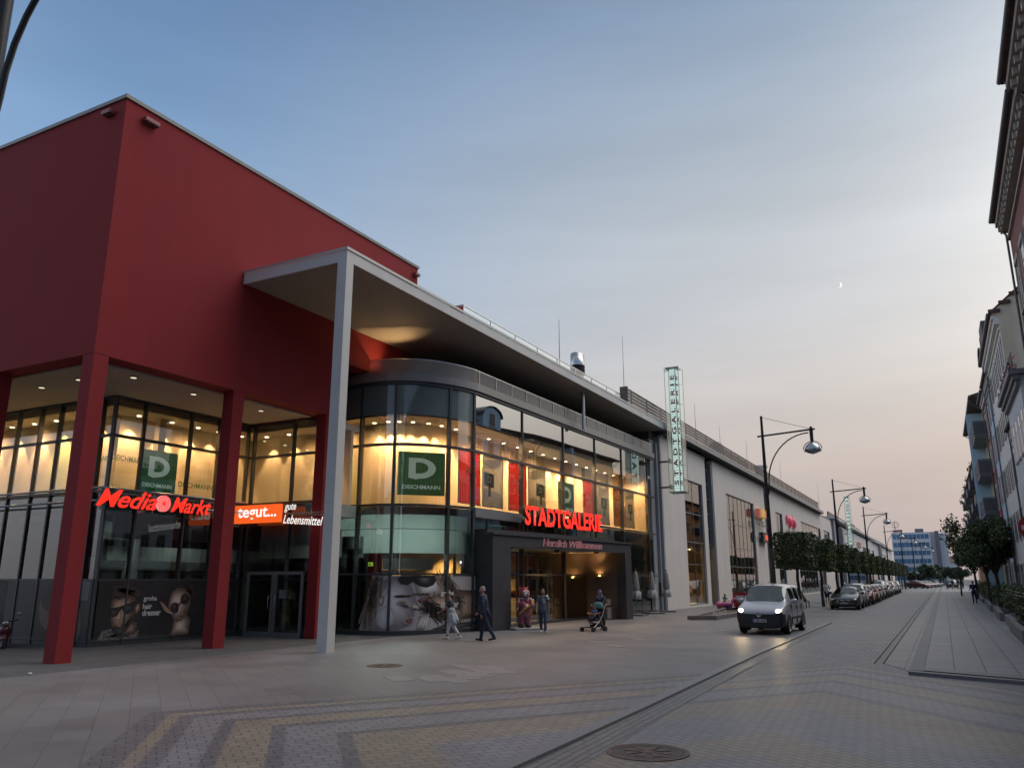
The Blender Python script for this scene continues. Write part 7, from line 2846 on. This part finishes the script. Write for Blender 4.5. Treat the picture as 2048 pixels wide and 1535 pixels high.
# farther people
person('woman sitting on the bench by the first clipped trees, leaning over her bag', 1.66, {'l': (84, 88), 'r': (80, 70)}, {'l': (35, 60, 4), 'r': (30, 70, 4)}, (-8.75, 60.3, 0), -62, mat('cloth_beige', (.22, .15, .11), .85), K_BLK, H_DK,
       SKIND, S_BLK, lean=28, sit=True, pelvis_z=.55, headpitch=20, sleeve=.25, hairstyle='long', voxel=.016, female=True)
person('man in a white T-shirt and dark shorts standing behind the second clipped tree', 1.76, {'l': (3, 2), 'r': (-3, 2)}, {'l': (10, 110, 8), 'r': (5, 10, 8)}, (-8.55, 71.0, 0), 20, K_WHT, K_NAV, H_DK, SKIND, S_WHT, sleeve=.25, trouser=.42, voxel=.016)
person('child with a dark curly head sitting on the pink pony ride', 1.08, {'l': (40, 60), 'r': (40, 60)}, {'l': (40, 20, 6), 'r': (40, 20, 6)}, (-12.28, 51.75, 0), 52, K_TEAL, K_NAV, H_DK, SKIND, S_WHT, sit=True, pelvis_z=.55, headpitch=25, sleeve=.3, hairstyle='afro', voxel=.012, cat='child')
person('child with dark hair looking over the red ride-on cart', 1.12, {'l': (3, 3), 'r': (-3, 3)}, {'l': (30, 40, 8), 'r': (30, 40, 8)}, (-11.35, 54.6, 0), 70, K_TEAL, K_NAV, H_DK, SKIND, S_BLK, headpitch=20, sleeve=.3, voxel=.014, cat='child')
person('person in dark blue standing on the right pavement beside the hedge', 1.72, {'l': (4, 2), 'r': (-6, 6)}, {'l': (5, 60, 10), 'r': (-5, 15, 8)}, (2.0, 76.0, .06), 190, mat('cloth_dark_blue', (.02, .03, .10), .85), mat('cloth_dark_blue2', (.018, .026, .08), .85), H_DK,
       SKIND, S_BLK, sleeve=.6, voxel=.016)
for k, (x, y, rz, tp, bt, lab) in enumerate(((.35, 168, 175, K_TSH, K_JEAN, 'far walker in blue at the left of the group down the street'), (1.25, 166, 185, K_BLK, mat('cloth_sand', (.25, .18, .12), .8), 'far walker in a dark top and sand trousers, mid group down the street'),
                                             (2.1, 167, 180, K_BLK, mat('cloth_tan_skin', (.2, .13, .10), .8), 'far walker in a black top close to the hedge end'), (2.75, 170, 180, K_NAV, K_BLK, 'far walker in dark clothes at the right of the group down the street'))):
    person(lab, 1.75, {'l': (18, 10), 'r': (-16, 14)}, {'l': (-12, 14, 8), 'r': (12, 14, 8)}, (x, y, .06), rz, tp, bt, H_DK, SKIND, S_BLK, sleeve=.4, voxel=.03, group='people walking far down the street')

# ================================================================== SMALL THINGS ON THE PLAZA
def stripes(name):
    """clown-costume paint: broad curling coloured bands"""
    m = bpy.data.materials.new(name)
    m.use_nodes = True
    nt = m.node_tree
    b = nt.nodes['Principled BSDF']
    b.inputs['Roughness'].default_value = .28
    b.inputs['Coat Weight'].default_value = .4
    t_ = nt.nodes.new('ShaderNodeTexCoord')
    w = nt.nodes.new('ShaderNodeTexWave')
    w.inputs['Scale'].default_value = 1.5
    w.inputs['Distortion'].default_value = 2.4
    w.inputs['Detail'].default_value = 1
    nt.links.new(t_.outputs['Object'], w.inputs['Vector'])
    cols = [(.30, .02, .03), (.06, .05, .22), (.35, .05, .02), (.20, .03, .18), (.02, .12, .16), (.34, .02, .03), (.08, .03, .20), (.34, .22, .02), (.26, .02, .05)]
    rp = ramp(nt.nodes, [(i / len(cols), c) for i, c in enumerate(cols)], 'CONSTANT')
    nt.links.new(w.outputs['Fac'], rp.inputs[0])
    nt.links.new(rp.outputs[0], b.inputs['Base Color'])
    return m


t = thing('clown_statue', 'painted clown bear statue in rainbow stripes standing on a grey slab beside the porch', 'statue', (0, 0, 0), local=True)
MB().prism([(-.62, -.55, 0), (.62, -.55, 0), (.62, .5, 0), (-.62, .5, 0)], (0, 0, .09)).build('plinth', mat('plinth_grey', (.30, .30, .30), .6), t, bevel=.01)
b = MB()
for sx in (-1, 1):
    b.caps((sx * .15, .02, .20), (sx * .15, .02, .62), .125, .165)
    b.caps((sx * .25, -.02, 1.16), (sx * .34, -.14, .98), .10, .085)
    b.caps((sx * .34, -.14, .98), (sx * .20, -.30, 1.02), .085, .075)
b.caps((0, .02, .70), (0, 0, 1.08), .27, .22)
b.sph((0, -.06, .80), .28, .27, .26)
remesh(b, 'costume', stripes('clown_stripes'), t, .02, 2)
for sx in (-1, 1):
    MB().sph((sx * .15, -.07, .15), .12, .19, .075).build('shoe', S_BLK, t)
    h_ = MB()
    h_.sph((sx * .19, -.33, 1.03), .07, .075, .07)
    for k in range(4):
        h_.caps((sx * (.15 + .025 * k), -.37, 1.05 - .012 * k), (sx * (.13 + .025 * k), -.43, 1.03 - .02 * k), .022, .018, 8)
    remesh(h_, 'hand', mat('clown_glove', (.40, .06, .02), .4), t, .012, 1)
hd_ = MB()
hd_.sph((0, -.02, 1.40), .215, .20, .21)
hd_.sph((0, -.10, 1.32), .17, .17, .13)
remesh(hd_, 'head', mat('clown_pink', (.36, .07, .08), .3, var=.05), t, .016, 2)
for sx in (-1, 1):
    MB().prism([(sx * .07, .0, 1.56), (sx * .21, .0, 1.52), (sx * .19, .02, 1.70)], (0, .06, 0)).build('ear', mat('clown_ear', (.40, .10, .11), .3), t, fix=True)
    MB().sph((sx * .09, -.20, 1.45), .055, .04, .065).build('eye_white', mat('clown_white', (.6, .6, .6), .3), t)
    MB().sph((sx * .09, -.235, 1.445), .028, .018, .036).build('iris', mat('clown_green', (.03, .22, .08), .3), t)
MB().sph((0, -.24, 1.36), .12, .11, .085).build('muzzle', MATS['clown_white'], t)
MB().sph((0, -.355, 1.38), .05, .04, .055).build('nose', mat('clown_nose', (.42, .02, .03), .25), t)
MB().sph((0, -.22, 1.275), .13, .10, .035).build('mouth', mat('clown_mouth', (.26, .015, .02), .3), t)
MB().sph((0, .02, 1.58), .17, .15, .075).build('red_hair', mat('clown_hair', (.25, .02, .03), .5, bump=.4, bscale=25), t)
MB().tube([(.30, -.22, 1.18), (.20, -.36, 1.02), (.05, -.37, .92), (-.15, -.33, .80), (-.30, -.2, .62)], .035, 8).build('garland', mat('clown_yellow', (.45, .30, .02), .4), t)
MB().tube([(.22, -.15, .98), (.30, -.12, .80), (.27, -.12, .5)], .02, 6).build('trim', MATS['clown_yellow'], t)
m_ = MB()
for k in range(10):
    a = 2 * pi * k / 10
    m_.sph((.15 * cos(a), -.05 + .14 * sin(a), 1.215), .055, .055, .03, 8, 6)
m_.build('ruff', MATS['clown_white'], t)
t.location = (-15.15, 29.75, 0)
t.rotation_euler = (0, 0, R(52))
t.scale = (1.0, 1.0, 1.0)

# closed parasols
CAN = mat('parasol_cloth', (.30, .30, .29), .85, var=.12, scale=3)
FRL = mat('parasol_frill', (.45, .45, .44), .8, var=.12, scale=5)
PST = mat('base_plate', (.10, .085, .08), .6, var=.2)


def parasol():
    t_ = thing('closed_parasol', '', 'parasol', (0, 0, 0), 'closed parasols beside the entrance porch', local=True)
    MB().box(-.5, -.5, 0, .5, .5, .07).build('base_plate', PST, t_, bevel=.01)
    MB().tube([(0, 0, .05), (0, 0, 2.45)], .025, 10).build('pole', STL, t_)
    cb = MB()
    N = 24
    prof = [(.03, 2.42), (.09, 2.3), (.13, 1.95), (.17, 1.55), (.15, 1.32)]
    vs, fs = [], []
    for r_, z in prof:
        for k in range(N):
            a = 2 * pi * k / N
            rr_ = r_ * (1 + .20 * cos(8 * a))
            vs.append((rr_ * cos(a), rr_ * sin(a), z))
    for i in range(len(prof) - 1):
        for k in range(N):
            fs.append((i * N + k, i * N + (k + 1) % N, (i + 1) * N + (k + 1) % N, (i + 1) * N + k))
    cb.add(vs, fs, True)
    cb.build('canopy', CAN, t_)
    fr2 = MB()
    vs, fs = [], []
    prof = [(.13, 1.36), (.24, 1.22), (.26, 1.06), (.22, .90)]
    for i, (r_, z) in enumerate(prof):
        for k in range(N):
            a = 2 * pi * k / N
            rr_ = r_ * (1 + .24 * cos(6 * a + i * .6))
            vs.append((rr_ * cos(a), rr_ * sin(a), z + .05 * sin(6 * a + 1) * (i > 0)))
    for i in range(len(prof) - 1):
        for k in range(N):
            fs.append((i * N + k, i * N + (k + 1) % N, (i + 1) * N + (k + 1) % N, (i + 1) * N + k))
    fr2.add(vs, fs, True)
    fr2.build('frill', FRL, t_)
    MB().sph((0, 0, 2.48), .06, .06, .05).build('finial', S_BLK, t_)
    return t_


pa = parasol()
for k, (x, y, lab) in enumerate(((-15.25, 43.7, 'closed grey parasol right beside the dark porch pier'), (-15.25, 46.5, 'middle closed parasol between the porch and the white wall'), (-15.3, 49.6, 'closed parasol beside the corner of the white wall'))):
    if k:
        dup(pa, (x, y, 0), k * .9, lab)
    else:
        pa.location = (x, y, 0)
        pa['label'] = lab

t = thing('ash_bin', 'two-part steel bin in a dark frame against the brown porch wall', 'bin', (-14.95, 38.7, 0))
for sx in (-.2, .2):
    MB().box(-14.95 + sx - .015, 38.7, 0, -14.95 + sx + .015, 38.76, 1.12).build('frame_post', PLS, t)
MB().cyl((-14.95, 38.66, .08), (-14.95, 38.66, .60), .14, n=20).build('bin_drum', STL, t)
MB().cyl((-14.95, 38.66, .72), (-14.95, 38.66, 1.0), .12, n=20).build('ash_drum', STL, t)

# low stone bed in front of the white wall
t = thing('planting_bed', 'low empty stone-edged bed left of the silver van', 'planter', (-11, 47, 0))
ring = [(-11.46, 40.5), (-10.2, 41.1), (-10.05, 46.5), (-11.0, 54.5), (-12.2, 55.5), (-12.5, 51.0)]
KST = mat('bed_kerb', (.17, .155, .145), .7, var=.2, scale=3)
m_ = MB()
for i in range(len(ring)):
    a, b = ring[i], ring[(i + 1) % len(ring)]
    m_.wall(a, b, -.3, 0, -.02, .20 - .002 * i)
m_.build('stone_edge', KST, t)
m_ = MB().prism([(x * .985 - .165, y * .985 + .70, 0) for x, y in ring], (0, 0, .09))
m_.build('soil', mat('bed_soil', (.10, .085, .075), .9, var=.25), t, fix=True)
for k in range(8):
    x, y = -10.75 + rnd.uniform(-.15, .15), 42.0 + k * .42
    MB().box(x, y, .08, x + .03, y + .10, .30 + rnd.uniform(-.05, .05)).build('label_stake', K_WHT, t)

# pony ride and red ride-on cart
t = thing('pony_ride', 'pink rounded children ride on a dark base beside the low stone bed', 'ride', (-12.2, 51.8, 0))
m_ = MB()
m_.caps((-12.62, 51.55, .42), (-12.0, 51.95, .42), .2, .18)
m_.caps((-12.0, 51.95, .45), (-11.78, 52.08, .72), .12, .10)
m_.caps((-11.78, 52.08, .74), (-11.62, 52.2, .66), .10, .07)
for x, y in ((-12.65, 51.45), (-12.6, 51.7), (-12.05, 51.85), (-12.0, 52.05)):
    m_.caps((x, y, .4), (x, y, .1), .08, .07)
remesh(m_, 'pony_body', mat('ride_pink', (.42, .10, .24), .3, var=.08), t, .02, 2)
MB().box(-12.9, 51.3, 0, -11.5, 52.3, .1).build('base', K_BLK, t, bevel=.02)
MB().caps((-11.45, 52.4, .2), (-11.35, 52.5, .5), .2, .16).build('dark_panel', K_BLK, t)
t = thing('red_cart', 'red ride-on cart with white panels behind the silver van', 'ride', (-11.4, 53.2, 0))
RCT = mat('cart_red', (.30, .02, .03), .35, var=.06)
MB().box(-12.0, 52.9, .25, -10.8, 54.3, .55).build('body', RCT, t, bevel=.04)
MB().box(-12.0, 52.9, .55, -10.8, 52.96, 1.15).build('front_panel', RCT, t)
MB().box(-11.85, 52.89, .72, -10.95, 52.898, .95).build('white_panel', K_WHT, t)
MB().box(-11.45, 52.88, .33, -10.95, 52.899, .50).build('white_plate', K_WHT, t)
for x, y in ((-11.85, 53.1), (-10.95, 53.1), (-11.85, 54.1), (-10.95, 54.1)):
    MB().cyl((x - .05, y, .16), (x + .05, y, .16), .16, n=16).build('wheel', TYR, t)

# bench
t = thing('bench', 'simple dark bench under the clipped trees, a woman sitting on it', 'bench', (-8.8, 60.3, 0), local=False)
for k in range(3):
    MB().box(-9.05 + k * .17, 59.5, .42, -8.91 + k * .17, 61.2, .46).build('seat_slat', mat('bench_wood', (.09, .06, .045), .7, var=.2), t)
for y in (59.65, 61.0):
    for x in (-9.02, -8.62):
        MB().box(x, y, 0, x + .06, y + .06, .42).build('leg', PLS, t)

# moped at the left edge
t = thing('moped', 'dark red moped parked before the shop glass, cut by the left edge of the picture', 'moped', (0, 0, 0), local=True)
DRM = mat('moped_red', (.10, .012, .018), .35, coat=.5, var=.08)
for y in (-.62, .62):
    w_ = MB()
    w_.M = Matrix.Translation((0, y, .25)) @ Matrix.Rotation(pi / 2, 4, 'Y')
    w_.lathe([(.17, -.05), (.22, -.055), (.25, 0), (.22, .055), (.17, .05)], (0, 0, 0), 24)
    wo_ = w_.build('wheel', TYR, t)
    r_ = MB()
    r_.M = w_.M
    r_.lathe([(.17, -.03), (.05, -.04), (.05, .04), (.17, .03)], (0, 0, 0), 18)
    r_.build('rim', STL, wo_)
b = MB()
b.caps((0, -.52, .72), (0, -.40, .30), .16, .12)
b.caps((0, -.40, .28), (0, .2, .28), .12, .14)
b.caps((0, .2, .45), (0, .75, .60), .15, .13)
b.caps((0, -.62, .47), (0, -.58, .52), .09, .09)
remesh(b, 'body', DRM, t, .02, 2)
MB().caps((0, .12, .74), (0, .72, .78), .11, .10).build('seat', K_BLK, t)
MB().tube([(-.33, -.36, 1.02), (-.12, -.46, .98), (.12, -.46, .98), (.33, -.36, 1.02)], .02, 8).build('handlebar', PLS, t)
MB().sph((0, -.60, .92), .10, .08, .09).build('headlamp', CHR, t)
for sx in (-1, 1):
    MB().sph((sx * .34, -.44, 1.2), .07, .02, .05).build('mirror', CHR, t)
    MB().tube([(sx * .04, -.50, .8), (sx * .04, -.62, .25)], .02, 6).build('fork', STL, t)
t.location = (-26.0, 15.45, gz(-26))
t.rotation_euler = (0, 0, R(62))

# manhole covers with cast pattern
IRN = mat('cast_iron', (.075, .062, .056), .55, metal=.35, var=.35, scale=12, bump=.3, bscale=60)
IRR = mat('rusty_ring', (.13, .085, .065), .7, var=.3, scale=14)


def manhole(label, x, y, r_):
    t_ = thing('manhole_cover', label, 'manhole cover', (x, y, 0), 'cast-iron manhole covers')
    m = MB().lathe([(r_ * 1.0, .004), (r_ * 1.0, .012), (r_ * .88, .012), (r_ * .88, .007)], (x, y, 0), 48, smooth=False)
    m.build('ring', IRR, t_)
    m = MB().lathe([(r_ * .86, .006), (r_ * .86, .011), (r_ * .74, .011), (r_ * .74, .008), (r_ * .70, .008), (r_ * .70, .011), (r_ * .62, .011), (r_ * .62, .008), (0, .008)], (x, y, 0), 48, smooth=False)
    lid = m.build('lid', IRN, t_)
    m = MB()
    for k in range(8):
        a = 2 * pi * k / 8
        e1, e2 = Vector((cos(a), sin(a), 0)), Vector((-sin(a), cos(a), 0))
        c0 = Vector((x, y, 0))
        p = [c0 + e1 * r_ * .18 - e2 * r_ * .03, c0 + e1 * r_ * .56 - e2 * r_ * .11, c0 + e1 * r_ * .56 + e2 * r_ * .11, c0 + e1 * r_ * .18 + e2 * r_ * .03]
        m.prism([(q.x, q.y, .0085) for q in p], (0, 0, .006))
    m.lathe([(r_ * .14, .009), (r_ * .14, .014), (0, .014)], (x, y, 0), 20, smooth=False)
    m.build('cast_pattern', IRR, lid, fix=True)
    for k in range(26):
        pass
    return t_


manhole('large ornate cast-iron manhole cover in the paving at the bottom of the picture', -3.33, 9.75, .49)
manhole('smaller cast-iron manhole cover in the plaza in front of the white post', -11.9, 16.1, .42)

# no-entry sign at the right edge
t = thing('no_entry_sign', 'red round no-entry sign on a grey post, cut by the right edge', 'road sign', (1.99, 22.6, .06))
m_ = MB()
m_.M = frame((1.99, 22.58, 3.17), (1, 0, 0))
m_.lathe([(.30, 0), (.30, .02), (0, .02)], (0, 0, 0), 36, smooth=False)
m_.build('disc', mat('sign_red', (.30, .015, .02), .4), t)
m_ = MB()
m_.M = frame((1.99, 22.57, 3.17), (1, 0, 0))
m_.box(-.23, -.055, .012, .23, .055, .016)
m_.build('white_bar', K_WHT, t)
MB().cyl((1.99, 22.64, .05), (1.99, 22.64, 3.5), .03, n=10).build('post', STL, t)

tag(MB().sph((-18.0, 11.4, gz(-18) + .03), .06, .04, .03, 8, 6).build('crumpled_paper', K_WHT), 'tiny crumpled white paper on the plaza slabs near the first red column', 'litter')

# the thin crescent moon
D_ = 4200
md = Vector((-.0700, .9417, .3290)).normalized()
mc = Vector((0, 0, 2)) + md * D_
rt = Vector((md.y, -md.x, 0)).normalized()
upv = rt.cross(md).normalized()
r0 = 14.0
pts = []
ax = R(-12)
for k in range(17):
    a = -pi / 2 + pi * k / 16
    pts.append((r0 * cos(a), r0 * sin(a)))
for k in range(15, 0, -1):
    a = -pi / 2 + pi * k / 16
    pts.append((r0 * .52 * cos(a), r0 * sin(a)))
poly = [mc + rt * (x * cos(ax) - y * sin(ax)) + upv * (x * sin(ax) + y * cos(ax)) for x, y in pts]
mo = MB().prism(poly, md * 4).build('moon', emis('moonlight', (1, .98, .93), .85), None, fix=True)
tag(mo, 'thin pale crescent moon in the hazy sky right of the lamp heads', 'moon')
